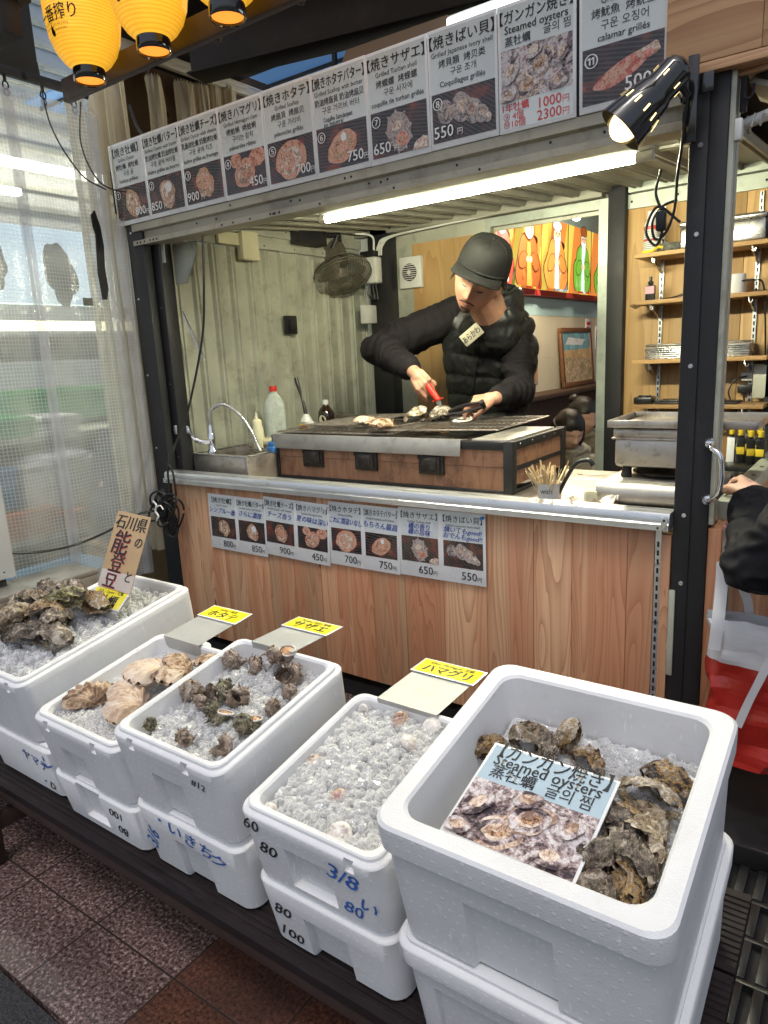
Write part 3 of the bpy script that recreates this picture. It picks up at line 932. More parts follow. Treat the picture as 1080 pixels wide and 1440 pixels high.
# ceiling and roof
m = MB()
corrugated(m, 2.05, 1.45, 0.128, 0.022, Matrix(((1, 0, 0, -2.03), (0, 0, 1, 0.065), (0, -1, 0.075, 1.795), (0, 0, 0, 1))))
m.build('ceiling', 'ceiling_sheet', ST)
m = MB()
m.box(-2.09, 0.03, 1.955, 0.12, 1.56, 2.02)
m.box(-2.02, 1.40, 1.86, -0.66, 1.45, 1.915, 1)
m.box(-2.02, 0.70, 1.835, 0.02, 0.735, 1.852, 1)
m.build('roof', ['roof_dark', 'ceiling_sheet'], ST)
# serving side at the right: sill rail, panels
m = MB()
prof = [(0.085, 0.775), (0.085, 0.815), (0.095, 0.822), (0.135, 0.822), (0.142, 0.812), (0.142, 0.790), (0.125, 0.775)]
m.loft([[V((a, yy, b)) for a, b in prof] for yy in (0.101, 1.40)], smooth=False)
yy = 0.2
while yy < 1.4:
    m.cyl((0.118, yy, 0.8215), (0.118, yy, 0.8235), 0.006, 0.006, 10, 1); yy += 0.16
m.build('side_rail', ['green_zinc', 'dark_void'], ST)
m = MB()
x = 0.101
while x < 1.38:
    m.cur = random.random()
    m.rbox(0.088, x + 0.0005, 0.08, 0.104, x + 0.125, 0.774, 0.0015); x += 0.1262
m.cur = .4
m.rbox(0.0905, 0.012, 0.08, 0.122, 0.098, 0.77, 0.002)
m.build('side_panel', 'cedar', ST)
m = MB()
m.box(0.1225, 0.02, 0.30, 0.131, 0.04, 0.77); m.box(0.1225, 0.05, 0.30, 0.129, 0.075, 0.77)
m.build('channel', 'green_zinc', ST)
m = MB()
m.box(-1.98, 0.04, 0.74, -1.66, 1.40, 0.755); m.box(-1.66, 0.04, 0.742, 0.08, 0.82, 0.757)
m.box(0.0, 0.82, 0.74, 0.08, 1.40, 0.757)
m.build('inner_counter', 'worn_steel', ST)
m = MB()
m.box(-1.985, 0.9, 0.756, -1.72, 1.38, 0.86); m.box(-1.985, 0.46, 0.756, -1.80, 0.9, 0.86)
m.build('side_counter', 'galvanised', ST)
m = MB()
m.box(-2.03, 0.03, 0.0, 0.10, 1.48, 0.06)
m.build('floor', 'dark_void', ST)
# chrome pull handle on the right post
m = MB()
pts = smooth_path([(0.092, -0.004, 0.985), (0.097, -0.040, 0.980), (0.118, -0.052, 0.965), (0.124, -0.052, 0.93), (0.124, -0.052, 0.90), (0.118, -0.050, 0.868), (0.099, -0.036, 0.850), (0.093, -0.004, 0.845)], 5)
m.tube(pts, 0.0065, 10)
for z in (0.985, 0.845):
    m.cyl((0.085, -0.001, z), (0.088, -0.010, z), 0.014, 0.011, 14)
m.build('pull_handle', 'chrome', ST)
m = MB()
m.rbox(0.102, -0.002, 1.655, 0.118, 0.02, 1.70, 0.003)
m.build('latch', 'white_plastic', ST)
# timber fascia end above the right post
m = MB()
m.cur = 0.7
m.rbox(-0.043, -0.022, 1.822, 0.150, 0.0, 2.30, 0.002)
m.rbox(-0.043, -0.021, 1.801, 0.165, 0.02, 1.8215, 0.002)
m.cur = 0.4
m.rbox(0.1505, -0.022, 1.822, 0.170, 0.25, 2.30, 0.002)
m.rbox(0.10, 0.021, 1.79, 0.169, 0.05, 1.8215, 0.002)
m.build('fascia_board', 'cedar_board', ST)
# ---------------------------------------------------------------- overhead: beams, lanterns, tubes
LR = thing('lantern_rack', 'dark brown steel rack above the menu boards that carries the yellow lanterns', 'lantern rack', (-0.9, -0.3, 2.1))
m = MB()
m.rbox(-1.90, -0.32, 2.108, 0.35, -0.295, 2.178, 0.003)
m.build('front_bar', 'brown_steel', LR)
for k, x in enumerate((-1.86, -1.535, -1.215, -0.905, -0.585, -0.265)):
    m = MB()
    T = frame((x, -0.290, 2.115), (0.9, 0.0, -0.4), (-0.36, 0.10, 0.80))
    m.rbox(-0.035, 0, 0.01, 0.035, 0.012, 0.42, 0.002, 0, T)
    m.build('hanger_plate', 'brown_steel', LR)

# drawing of a galloping beast above the lettering: only a few strokes of it show
def on_lantern(u, z, r):
    a = u
    return V((r * math.sin(a), -r * math.cos(a), z))


LPROF = [(0.043, 0.0), (0.046, 0.003), (0.066, 0.018), (0.086, 0.045), (0.099, 0.08), (0.1065, 0.13), (0.109, 0.18), (0.1065, 0.225), (0.097, 0.265), (0.074, 0.298), (0.05, 0.312)]


def lrad(z):
    for (r0, z0), (r1, z1) in zip(LPROF, LPROF[1:]):
        if z0 <= z <= z1:
            return r0 + (r1 - r0) * (z - z0) / max(1e-6, z1 - z0)
    return 0.06


def lantern(loc, rz, label):
    t = thing('paper_lantern', label, 'lantern', loc, (0, 0, rz), 'yellow paper lanterns under the rack')
    m = MB()
    prof = []
    for i in range(75):
        z = 0.312 * i / 74
        prof.append((lrad(z) + 0.0012 * abs(math.sin(PI * z / 0.0085)), z))
    m.lathe(prof, 56, (0, 0, 0), caps=False)
    m.build('shade', 'lantern_paper', t, local=True)
    m = MB()
    m.lathe([(0.0455, 0.004), (0.0465, -0.002), (0.0465, -0.030), (0.0450, -0.032), (0.0425, -0.030), (0.0415, 0.0)], 40, caps=False)
    m.build('bottom_ring', 'lamp_black', t, local=True)
    m = MB()
    m.lathe([(0.002, -0.027), (0.0405, -0.025), (0.0405, -0.020), (0.002, -0.020)], 32)
    m.build('inner_floor', 'lamp_inside', t, local=True)
    m = MB()
    m.lathe([(0.05, 0.31), (0.052, 0.315), (0.052, 0.34), (0.02, 0.345)], 32)
    m.cyl((0, 0, 0.345), (0, 0, 0.44), 0.003, 0.003, 8)
    m.build('top_ring', 'lamp_black', t, local=True)
    # lettering wraps the paper
    m = MB()
    def wrap(body, size, u0, z0, bold=0.02, width=None):
        vs, fs, a, b = text_shape(body, 0, 0)
        k = size if not width else min(size, width / (b - a))
        pts = []
        for x, y in vs:
            z = z0 + y * size
            r = lrad(z) + 0.0026
            pts.append(on_lantern(u0 + (x - a) * k / 0.12, z, r))
        m.add(pts, fs, 0)
    wrap('一番搾り', 0.043, -1.02, 0.102, 0.035)
    wrap('一番搾り', 0.043, -1.008, 0.1028, 0.035)
    wrap('the first press of the', 0.0085, -0.62, 0.098, 0.0)
    wrap('wort with nothing', 0.0085, -0.45, 0.087, 0.0)
    wrap('but good taste', 0.0085, -0.40, 0.076, 0.0)
    wrap('only the finest', 0.0085, -0.86, 0.094, 0.0)
    wrap('barley and hops', 0.0085, -0.86, 0.083, 0.0)
    def stroke(pts, wdt):
        pp = smooth_path([V((a, 0, b)) for a, b in pts], 5)
        L, Rr = [], []
        for i, p in enumerate(pp):
            d = (pp[min(i + 1, len(pp) - 1)] - pp[max(i - 1, 0)]).normalized()
            q = V((-d.z, 0, d.x)) * wdt * math.sin(PI * (0.1 + 0.8 * i / len(pp)))
            L.append(p + q); Rr.append(p - q)
        vs = [on_lantern(p.x / 0.12, p.z, lrad(p.z) + 0.0026) for p in L + Rr]
        n = len(L)
        m.add(vs, [(i, i + 1, n + i + 1, n + i) for i in range(n - 1)], 0)
    # water drop
    n = 20
    dv = []
    for i in range(n):
        a = 2 * PI * i / n
        rr = 0.010 * (1 - 0.0 * a)
        x = rr * math.sin(a); z = -rr * math.cos(a)
        if z > 0:
            z *= 2.1; x *= (1 - z / 0.023)
        dv.append(on_lantern(-0.52 + x / 0.12, 0.074 + z, lrad(0.074 + z) + 0.0027))
    m.add(dv, [tuple(range(n))], 0)
    random.seed(4)
    for k in range(26):
        a = random.uniform(-0.105, -0.02); b = random.uniform(0.172, 0.235)
        stroke([(a, b), (a + random.uniform(0.004, 0.014), b + random.uniform(-0.008, 0.008)), (a + random.uniform(0.012, 0.03), b + random.uniform(-0.012, 0.012))], random.uniform(0.0006, 0.0016))
    for pts in ([(-0.095, 0.20), (-0.07, 0.232), (-0.04, 0.228), (-0.015, 0.24)], [(-0.05, 0.20), (-0.035, 0.178), (-0.02, 0.172)], [(-0.09, 0.19), (-0.10, 0.175), (-0.085, 0.168)], [(-0.04, 0.205), (-0.01, 0.195), (0.01, 0.178), (0.022, 0.176)], [(-0.07, 0.19), (-0.065, 0.172), (-0.05, 0.164)]):
        stroke(pts, 0.0018)
    m.build('lettering', 'ink', t, local=True, sharp=180)
    return t


lantern((-1.624, -0.40, 2.114), R(28), 'yellow paper lantern lowest in the corner, nearest the vinyl curtain')
lantern((-1.316, -0.40, 2.114), R(28), 'yellow paper lantern hanging between the other two lanterns, its drop mark in view')
lantern((-1.020, -0.40, 2.114), R(28), 'yellow paper lantern of which only the black ring and bottom show above the rack')

OB = thing('overhead_beam', 'big dark beam crossing the top corner in front of the lanterns', 'beam', (-1.2, -0.6, 2.14))
m = MB()
m.rbox(-3.2, -0.66, 2.142, -1.615, -0.60, 2.232, 0.004)
m.rbox(-3.2, -0.70, 2.2325, -1.60, -0.57, 2.25, 0.004)
m.build('web', 'roof_dark', OB)
one(MB().rbox(-2.20, -1.2, 2.272, -2.172, -0.225, 2.60, 0.003), 'dark_panel', 'dark_void', 'black panel in the corner behind the big beam above the vinyl curtain', 'panel')

RB = thing('roof_beam', 'long dark roof beam running above the menu boards and the brown board', 'beam', (-0.9, 0.3, 2.3))
m = MB()
T = frame((-1.724, 0.20, 2.303), (1, 0.22, 0.0), (0, 0, 1))
m.rbox(-0.1, 0, 0, 3.4, 0.06, 0.22, 0.004, 0, T)
m.rbox(-0.1, -0.03, -0.008, 3.4, 0.09, -0.0005, 0.003, 0, T)
m.build('girder', 'roof_dark', RB)
m = MB()
m.rbox(-0.1, 0.061, 0.06, 3.4, 0.22, 0.195, 0.004, 0, T)
m.build('girder', 'roof_dark', RB)
m = MB()
m.box(-2.30, 0.04, 2.50, 1.2, 0.75, 2.53)
tag(m.build('awning', 'roof_dark'), 'dark sheet awning over the lantern rack and the menu boards', 'awning')

one(MB().rbox(-2.34, .12, 1.95, -2.31, 1.15, 2.62, .003), 'screen_board', 'brown_board', 'added dark brown board screening off the blue skylight behind the rolled curtains', 'board')  # added board, blocks the blue of the skylight behind the rolls
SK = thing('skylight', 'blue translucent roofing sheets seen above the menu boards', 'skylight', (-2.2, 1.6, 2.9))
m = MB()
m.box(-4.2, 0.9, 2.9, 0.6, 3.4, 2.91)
m.build('sheet', 'blue_glow_sheet', SK)
for k in range(9):
    m = MB()
    m.box(-4.2, 1.0 + 0.24 * k, 2.885, 0.6, 1.02 + 0.24 * k, 2.899)
    m.build('purlin', 'roof_dark', SK)
m = MB()
m.box(-2.02, 1.30, 2.05, -2.0, 1.32, 2.9)
m.build('drop_rod', 'roof_dark', SK)

LF = thing('light_fitting', 'brown backed light fitting with a bright cool tube above the menu boards', 'light', (-0.85, 0.12, 2.1))
m = MB()
T = frame((-1.09, 0.10, 2.05), (1, 0, 0), (0, 0.35, 1))
m.add([(0.0, 0, 0.0), (0.41, 0, 0.0), (0.40, 0, 0.128), (0.03, 0, 0.135)], [(0, 1, 2, 3)], 0, False, T)
m.add([(0.0, 0.02, 0.0), (0.41, 0.02, 0.0), (0.40, 0.02, 0.128), (0.03, 0.02, 0.135)], [(3, 2, 1, 0)], 0, False, T)
m.add([(0.0, 0, 0.0), (0.0, 0.02, 0.0), (0.03, 0.02, 0.135), (0.03, 0, 0.135)], [(0, 1, 2, 3)], 0, False, T)
m.add([(0.03, 0, 0.135), (0.03, 0.02, 0.135), (0.40, 0.02, 0.128), (0.40, 0, 0.128)], [(0, 1, 2, 3)], 0, False, T)
m.add([(0.41, 0, 0.0), (0.40, 0, 0.128), (0.40, 0.02, 0.128), (0.41, 0.02, 0.0)], [(0, 1, 2, 3)], 0, False, T)
m.build('backing', 'brown_board', LF)
m = MB()
m.rbox(-0.672, 0.10, 2.085, -0.05, 0.145, 2.145, 0.006)
m.build('tube', 'tube_cool', LF)
m = MB()
m.rbox(-0.70, 0.146, 2.07, 0.0, 0.19, 2.17, 0.004)
m.build('housing', 'white_metal', LF)

TL = thing('tube_lamp', 'long bright white tube lamp under the header beam inside the stall', 'lamp', (-0.9, 0.2, 1.72))
m = MB()
m.cyl((-1.234, 0.21, 1.709), (-0.170, 0.21, 1.709), 0.0125, 0.0125, 16)
m.build('tube', 'tube_light', TL)
m = MB()
m.cyl((-1.262, 0.21, 1.709), (-1.2342, 0.21, 1.709), 0.014, 0.0135, 16); m.cyl((-0.1698, 0.21, 1.709), (-0.125, 0.21, 1.709), 0.0135, 0.014, 16)
m.rbox(-1.26, 0.198, 1.7225, -0.125, 0.222, 1.738, 0.002)
m.build('end_cap', 'white_plastic', TL)
m = MB()
for x in (-1.1, -0.42):
    m.tube([(x, 0.21, 1.738), (x + 0.0, 0.26, 1.80), (x + 0.0, 0.32, 1.815)], 0.006, 8)
m.build('hanger', 'white_metal', TL)

# black clamp lamp on the right post
CL = thing('clamp_lamp', 'glossy black clamp lamp with a bare warm bulb aimed down at the counter', 'lamp', (0.03, -0.05, 1.74))
tip = V((-0.097, -0.163, 1.684)); back = V((0.012, -0.115, 1.795))
ax = (tip - back).normalized()
T = frame(back, ax.orthogonal(), ax)
L = (tip - back).length
m = MB()
prof = [(0.004, -0.012), (0.018, -0.010), (0.030, 0.0), (0.034, 0.012), (0.035, L * 0.36), (0.042, L * 0.44), (0.049, L * 0.7), (0.056, L * 1.0), (0.0545, L * 1.0), (0.047, L * 0.70), (0.040, L * 0.45), (0.030, L * 0.3), (0.004, L * 0.28)]
m.lathe(prof, 40, T=T)
shade_ = m.build('lamp_shade', 'lamp_black', CL)
m = MB()
for k in range(12):
    a = 2 * PI * k / 12
    for z0, z1, ra in ((L * 0.62, L * 0.73, 0.0475), (L * 0.18, L * 0.27, 0.0352)):
        if k % 2 == 0 or z0 > 0.1:
            p = [V((math.cos(a + s * 0.06) * (ra + (0.0035 if z == z1 and z0 > 0.05 else 0) + 0.0006), math.sin(a + s * 0.06) * (ra + (0.0035 if z == z1 and z0 > 0.05 else 0) + 0.0006), z)) for z, s in ((z0, -.6), (z0, .6), (z1, .6), (z1, -.6))]
            m.add(p, [(0, 1, 2, 3)], 0, False, T)
m.build('vent_slot', 'bulb', shade_)
m = MB()
m.ball((0, 0, L * 0.90), (0.032, 0.032, 0.037), 24, 16, T=T)
m.cyl((0, 0, L * 0.30), (0, 0, L * 0.7), 0.014, 0.024, 16, T=T)
m.build('bulb', 'bulb', CL)
m = MB()
m.rbox(0.004, -0.075, 1.735, 0.016, -0.055, 1.80, 0.003)
m.tube([(0.0, -0.10, 1.775), (0.005, -0.085, 1.765), (0.012, -0.06, 1.75)], 0.012, 12)
m.rbox(0.012, -0.055, 1.69, 0.030, -0.006, 1.72, 0.003); m.rbox(0.014, -0.060, 1.655, 0.036, -0.045, 1.83, 0.003)
m.rbox(0.002, -0.045, 1.66, 0.012, -0.008, 1.735, 0.003)
m.rbox(0.018, -0.030, 1.758, 0.062, -0.023, 1.80, 0.003)
m.build('clamp', 'lamp_black', CL)
m = MB()
m.tube(smooth_path([(0.005, -0.06, 1.80), (0.018, -0.07, 1.76), (0.006, -0.05, 1.66), (-0.006, -0.03, 1.60), (-0.012, -0.02, 1.53), (-0.03, -0.02, 1.48), (-0.055, -0.015, 1.47), (-0.062, -0.015, 1.51), (-0.04, -0.015, 1.54), (-0.008, -0.012, 1.55)], 8), 0.0032, 8)
m.tube(smooth_path([(-0.045, -0.02, 1.62), (-0.055, -0.02, 1.57), (-0.035, -0.02, 1.51), (-0.05, -0.02, 1.455), (-0.075, -0.02, 1.49), (-0.05, -0.02, 1.54), (0.0, -0.012, 1.50)], 8), 0.0032, 8)
m.rbox(-0.052, -0.03, 1.485, -0.030, -0.010, 1.53, 0.005)
m.build('power_cord', 'cable', CL)
one(MB().tube([(0.115, 0.06, 1.70), (0.2, 0.03, 1.71), (0.30, -0.02, 1.72)], [0.012, 0.012, 0.010], 12).tube([(V((0.118 + 0.006 * k, 0.055 - 0.003 * k, 1.70))) + V((0, 0.014 * math.sin(k * 1.9), 0.014 * math.cos(k * 1.9))) for k in range(18)], 0.002, 6),
    'coiled_lead', 'white_plastic', 'white coiled lead beside the top of the right post', 'cable')
LT = thing('work_light', 'dark slatted strip light slung under the eave right of the right post', 'light', (0.3, 0.2, 1.8))
m = MB()
T = frame((0.135, 0.06, 1.845), (0.55, -0.28, -0.30), (0.2, 0.3, 0.8))
m.rbox(0.0, 0.0, -0.05, 0.6, 0.09, 0.0, 0.006, 0, T)
m.build('housing', 'dark_metal', LT)
m = MB()
m.rbox(0.02, 0.01, -0.066, 0.58, 0.08, -0.0505, 0.004, 0, T)
m.build('diffuser', 'beige_steel', LT)
m = MB()
m.rbox(0.105, 0.03, 1.72, 0.118, 0.05, 1.87, 0.002); m.tube(smooth_path([(0.112, 0.02, 1.77), (0.120, 0.01, 1.74), (0.130, 0.02, 1.745), (0.132, 0.03, 1.77)], 5), 0.003, 8)
m.build('bracket', 'black_steel', LT)
# ---------------------------------------------------------------- menu boards (flat printed panels)
def blob2(cx, cz, rx, rz, n=36, jag=0.12, seed=0, rot=0.0, frq=3.0):
    out = []
    for i in range(n):
        a = 2 * PI * i / n
        k = 1 + jag * 1.3 * noise.noise(V((math.cos(a) * frq * .6, math.sin(a) * frq * .6, seed * 3.1)))
        x = rx * k * math.cos(a); z = rz * k * math.sin(a)
        out.append((cx + x * math.cos(rot) - z * math.sin(rot), cz + x * math.sin(rot) + z * math.cos(rot)))
    return out


def clip_rect(poly, x0, z0, x1, z1):
    return [(min(max(x, x0), x1), min(max(z, z0), z1)) for x, z in poly]


FM = ['print_grill', 'print_oyster', 'print_scallop', 'print_turban', 'print_squid', 'print_steam', 'print_meat', 'paper']


def food_print(m, x0, z0, x1, z1, kind, T, seed=0):
    """flat photograph: layers of print 0.2 mm apart in front (-y) of the panel"""
    w, h = x1 - x0, z1 - z0
    lay = [0]

    def poly(p, mi):
        lay[0] += 1
        y = -0.0003 * lay[0]
        p = clip_rect(p, x0, z0, x1, z1)
        m.add([(a, y, b) for a, b in p], [tuple(range(len(p)))], mi, False, T)
    poly([(x0, z0), (x1, z0), (x1, z1), (x0, z1)], 5 if kind == 'steam' else 0)
    cx, cz = x0 + w * 0.5, z0 + h * 0.48
    s = min(w, h) * 1.28
    if kind in ('oyster', 'butter', 'cheese'):
        poly(blob2(cx + .04 * w, cz, s * .27, s * .33, seed=seed, rot=0.5, jag=.16), 1)
        poly(blob2(cx + .03 * w, cz, s * .19, s * .24, seed=seed + 1, rot=0.5, jag=.14), 6)
        poly(blob2(cx + .03 * w, cz - .03 * h, s * .13, s * .16, seed=seed + 2, rot=0.4, jag=.22), 1)
        poly(blob2(cx + .02 * w, cz - .04 * h, s * .06, s * .09, seed=seed + 3, rot=0.4, jag=.25), 6)
        if kind == 'butter':
            poly(blob2(cx + .1 * w, cz + .17 * h, s * .12, s * .12, 14, .1, seed), 7)
        if kind == 'cheese':
            poly(blob2(cx, cz + .03 * h, s * .26, s * .16, seed=seed + 5, rot=-.3, jag=.3), 2)
            poly(blob2(cx - .03 * w, cz + .03 * h, s * .14, s * .08, seed=seed + 7, rot=.3, jag=.3), 1)
    elif kind == 'clam':
        poly(blob2(cx + .33 * w, cz + .32 * h, s * .24, s * .18, seed=2, jag=.08), 2)
        poly(blob2(cx - .2 * w, cz + .34 * h, s * .18, s * .14, seed=7, jag=.08), 2)
        poly(blob2(cx, cz - .02 * h, s * .33, s * .27, seed=4, rot=.5, jag=.07), 2)
        poly(blob2(cx + .0 * w, cz - .03 * h, s * .24, s * .17, seed=9, rot=.5, jag=.2), 6)
        poly(blob2(cx + .02 * w, cz - .04 * h, s * .13, s * .09, seed=12, rot=.2, jag=.3), 2)
    elif kind == 'scallop':
        poly(blob2(cx, cz, s * .42, s * .36, seed=3, jag=.10, rot=.3), 2)
        poly(blob2(cx - .02 * w, cz, s * .3, s * .26, seed=5, jag=.14, rot=.3), 6)
        poly(blob2(cx - .06 * w, cz - .02 * h, s * .18, s * .18, seed=8, jag=.10), 2)
        poly(blob2(cx - .08 * w, cz - .0 * h, s * .07, s * .09, seed=9, jag=.2), 6)
    elif kind == 'scallop_butter':
        poly(blob2(cx, cz - .02 * h, s * .40, s * .25, seed=13, jag=.12, rot=.45), 2)
        poly(blob2(cx, cz - .02 * h, s * .29, s * .17, seed=15, jag=.2, rot=.45), 1)
        poly(blob2(cx + .02 * w, cz - .02 * h, s * .16, s * .10, seed=18, jag=.2, rot=.3), 2)
        poly(blob2(cx + .05 * w, cz + .2 * h, s * .07, s * .08, 12, seed=19, jag=.2), 7)
    elif kind == 'turban':
        b = blob2(cx, cz, s * .25, s * .34, 44, .1, 3, .25)
        for k in range(0, 44, 5):
            x, z = b[k]
            b[k] = (cx + (x - cx) * 1.18, cz + (z - cz) * 1.18)
        poly(b, 3)
        poly(blob2(cx + .05 * w, cz - .18 * h, s * .14, s * .11, seed=6, jag=.15), 4)
        poly(blob2(cx + .05 * w, cz - .19 * h, s * .08, s * .06, seed=8, jag=.15), 1)
        poly(blob2(cx - .02 * w, cz + .12 * h, s * .12, s * .08, seed=8, jag=.2, rot=.4), 6)
        poly(blob2(cx + .4 * w, cz - .4 * h, s * .2, s * .12, seed=8, jag=.2, rot=.4), 6)
    elif kind == 'ivory':
        for a, b, r in ((-.28, .12, .17), (-.02, .13, .21), (.16, .0, .18), (.29, -.10, .13), (.38, -.19, .08)):
            poly(blob2(cx + a * w, cz + b * h, s * r, s * r * 1.15, seed=int(a * 50), jag=.06, rot=.5), 3)
            poly(blob2(cx + (a + .02) * w, cz + (b + .03) * h, s * r * .62, s * r * .5, seed=int(a * 50) + 1, jag=.12, rot=-.6), 6)
        poly(blob2(cx - .30 * w, cz + .12 * h, s * .09, s * .13, seed=2, jag=.1, rot=.3), 3)
    elif kind == 'squid':
        poly(blob2(cx + .0 * w, cz - .0 * h, s * .46, s * .13, seed=2, jag=.07, rot=.38), 4)
        poly(blob2(cx - .1 * w, cz - .04 * h, s * .26, s * .07, seed=5, jag=.2, rot=.38), 2)
        poly(blob2(cx + .34 * w, cz + .22 * h, s * .16, s * .09, seed=4, jag=.3, rot=.2), 6)
        poly(blob2(cx + .30 * w, cz + .17 * h, s * .1, s * .05, seed=7, jag=.3, rot=.2), 4)
    elif kind == 'steam':
        for a, b, r, q, sd in ((-.12, -.22, .26, .35, 2), (.05, .12, .24, .5, 5), (.3, -.28, .17, .1, 8), (-.36, .1, .18, 1., 11), (.36, .2, .14, 1., 14), (-.4, -.36, .15, .4, 17), (-.02, .38, .15, .2, 21)):
            poly(blob2(cx + a * w, cz + b * h, s * r * 1.15, s * r * .78, seed=sd, jag=.17, rot=q, frq=2.2), 6 if sd in (2, 5) else 5)
            poly(blob2(cx + a * w, cz + b * h, s * r * 1.02, s * r * .66, seed=sd + 2, jag=.15, rot=q, frq=2.2), 5)
            poly(blob2(cx + a * w, cz + b * h, s * r * .62, s * r * .40, seed=sd + 1, jag=.14, rot=q), 6)
            if sd in (2, 5):
                poly(blob2(cx + (a + .01) * w, cz + b * h, s * r * .40, s * r * .22, seed=sd + 3, jag=.1, rot=q), 1)
                poly(blob2(cx + a * w, cz + (b + .02) * h, s * r * .20, s * r * .10, seed=sd + 5, jag=.1, rot=q), 6)
    return lay[0]


MENU = [
    ('焼き牡蠣', 'Grilled Oyster', '烤牡蠣  烤牡蛎', '구운 굴', 'Huîtres grillées', '①', '800', 'oyster', 'R', 'grilled oyster'),
    ('焼き牡蠣バター', 'Grilled Oyster with butter', '奶油烤牡蠣 奶油烤牡蛎', '구운 굴에 버터를', 'Huître grillée au beurre', '②', '850', 'butter', 'L', 'grilled oyster with butter'),
    ('焼き牡蠣チーズ', 'Grilled Oyster with cheese', '乳酪烤牡蠣 奶酪烤牡蛎', '구운 굴에 치즈', 'huître grillée au fromage', '③', '900', 'cheese', 'L', 'grilled oyster with cheese'),
    ('焼きハマグリ', 'Grilled Hamaguri clam', '烤蛤蜊  烤蛤蜊', '구이는 참치', 'palourdes rôties', '④', '450', 'clam', 'R', 'grilled clam'),
    ('焼きホタテ', 'Grilled Scallop', '烤扇貝  烤扇贝', '구운 가리비', 'pétoncles grillés', '⑤', '700', 'scallop', 'R', 'grilled scallop'),
    ('焼きホタテバター', 'Grilled Scallop with butter', '奶油烤扇貝 奶油烤扇贝', '구운 가리비 버터', 'Coquilles Saint-Jacques\nau beurre', '⑥', '750', 'scallop_butter', 'R', 'grilled scallop with butter'),
    ('焼きサザエ', 'Grilled Turban shell', '烤蠑螺  烤蝾螺', '구운 사자에', 'coquille de turban grillés', '⑦', '650', 'turban', 'L', 'grilled turban shell'),
    ('焼きばい貝', 'Grilled Japanese ivory shell', '烤貝類  烤贝类', '구운 조개', 'Coquillages grillés', '⑧', '550', 'ivory', 'L', 'grilled whelk'),
]
one(MB().rbox(-2.122, 0.0, 1.779, -0.036, 0.028, 2.068, 0.003).rbox(-2.128, -0.012, 1.83, -2.1222, 0.02, 1.985, 0.003), 'sign_backing', 'black_steel', 'black backing board behind the row of menu boards', 'board')
SW, SH = 0.2068, 0.293
for i, (jp, en, zh, ko, fr, num, price, kind, side, what) in enumerate(MENU):
    x = -2.120 + 0.2075 * i
    t = thing('menu_sign', 'menu board for %s at %s yen under the eave' % (what, price), 'menu board', (x + SW / 2, -0.004, 1.7795 + random.uniform(-0.001, 0.001)), (R(1.5), R(random.uniform(-.25, .25)), 0), 'menu boards under the eave')
    I = Matrix.Identity(4)
    m = MB()
    m.rbox(-SW / 2, -0.003, 0, SW / 2, 0.003, SH, 0.001)
    m.quad((-SW / 2 + .007, -0.0034, .137), (SW / 2 - .007, -0.0034, .137), (SW / 2 - .007, -0.0034, SH - .008), (-SW / 2 + .007, -0.0034, SH - .008), 1)
    m.build('board', ['paper', 'print_head'], t, local=True)
    m = MB()
    TP = Matrix.Translation((0, -0.0034, 0))
    n = food_print(m, -SW / 2 + .008, .016, SW / 2 - .008, .137, kind, TP, i * 5)
    m.build('food_photo', FM, t, local=True)
    m = MB()
    yy = -0.0040
    def put(body, size, x_, z_, al='CENTER', width=None, bold=0.0, mi=0, y_=None):
        m.text(body, size, Matrix.Translation((x_, yy if y_ is None else y_, z_)), mi, al, width, bold)
    put('【' + jp + '】', 0.034, 0, SH - .046, width=SW - .012, bold=0.012)
    put(en, 0.0175, 0.0, SH - .068, width=SW - .024)
    put(zh, 0.0215, 0, SH - .094, width=SW - .022, bold=0.008)
    put(ko, 0.0205, 0.004, SH - .118, width=SW - .05, bold=0.004)
    for k, ln in enumerate(fr.split('\n')):
        put(ln, 0.019, 0.0 if '\n' not in fr else -SW / 2 + .04, SH - .142 - .013 * k, 'CENTER' if '\n' not in fr else 'LEFT', SW - .03 if '\n' not in fr else .11, 0.012)
    y3 = -0.0034 - 0.0003 * (n + 2)
    m.build('lettering', ['ink', 'ink_white'], t, local=True, sharp=180)
    m = MB()
    put(num, 0.036, -SW / 2 + .028, .098, bold=0.02, mi=1, y_=y3)
    m.build('number_mark', ['ink', 'ink_white'], t, local=True, sharp=180)
    m = MB()
    if side == 'R':
        put(price, 0.042, SW / 2 - .024, .026, 'RIGHT', .1, 0.012, 1, y3); put('円', 0.019, SW / 2 - .0215, .026, 'LEFT', None, 0.0, 1, y3)
    else:
        put(price, 0.042, -SW / 2 + .014, .026, 'LEFT', .1, 0.012, 1, y3); put('円', 0.019, -SW / 2 + .086, .026, 'LEFT', None, 0.0, 1, y3)
    m.build('price_text', ['ink', 'ink_white'], t, local=True, sharp=180)

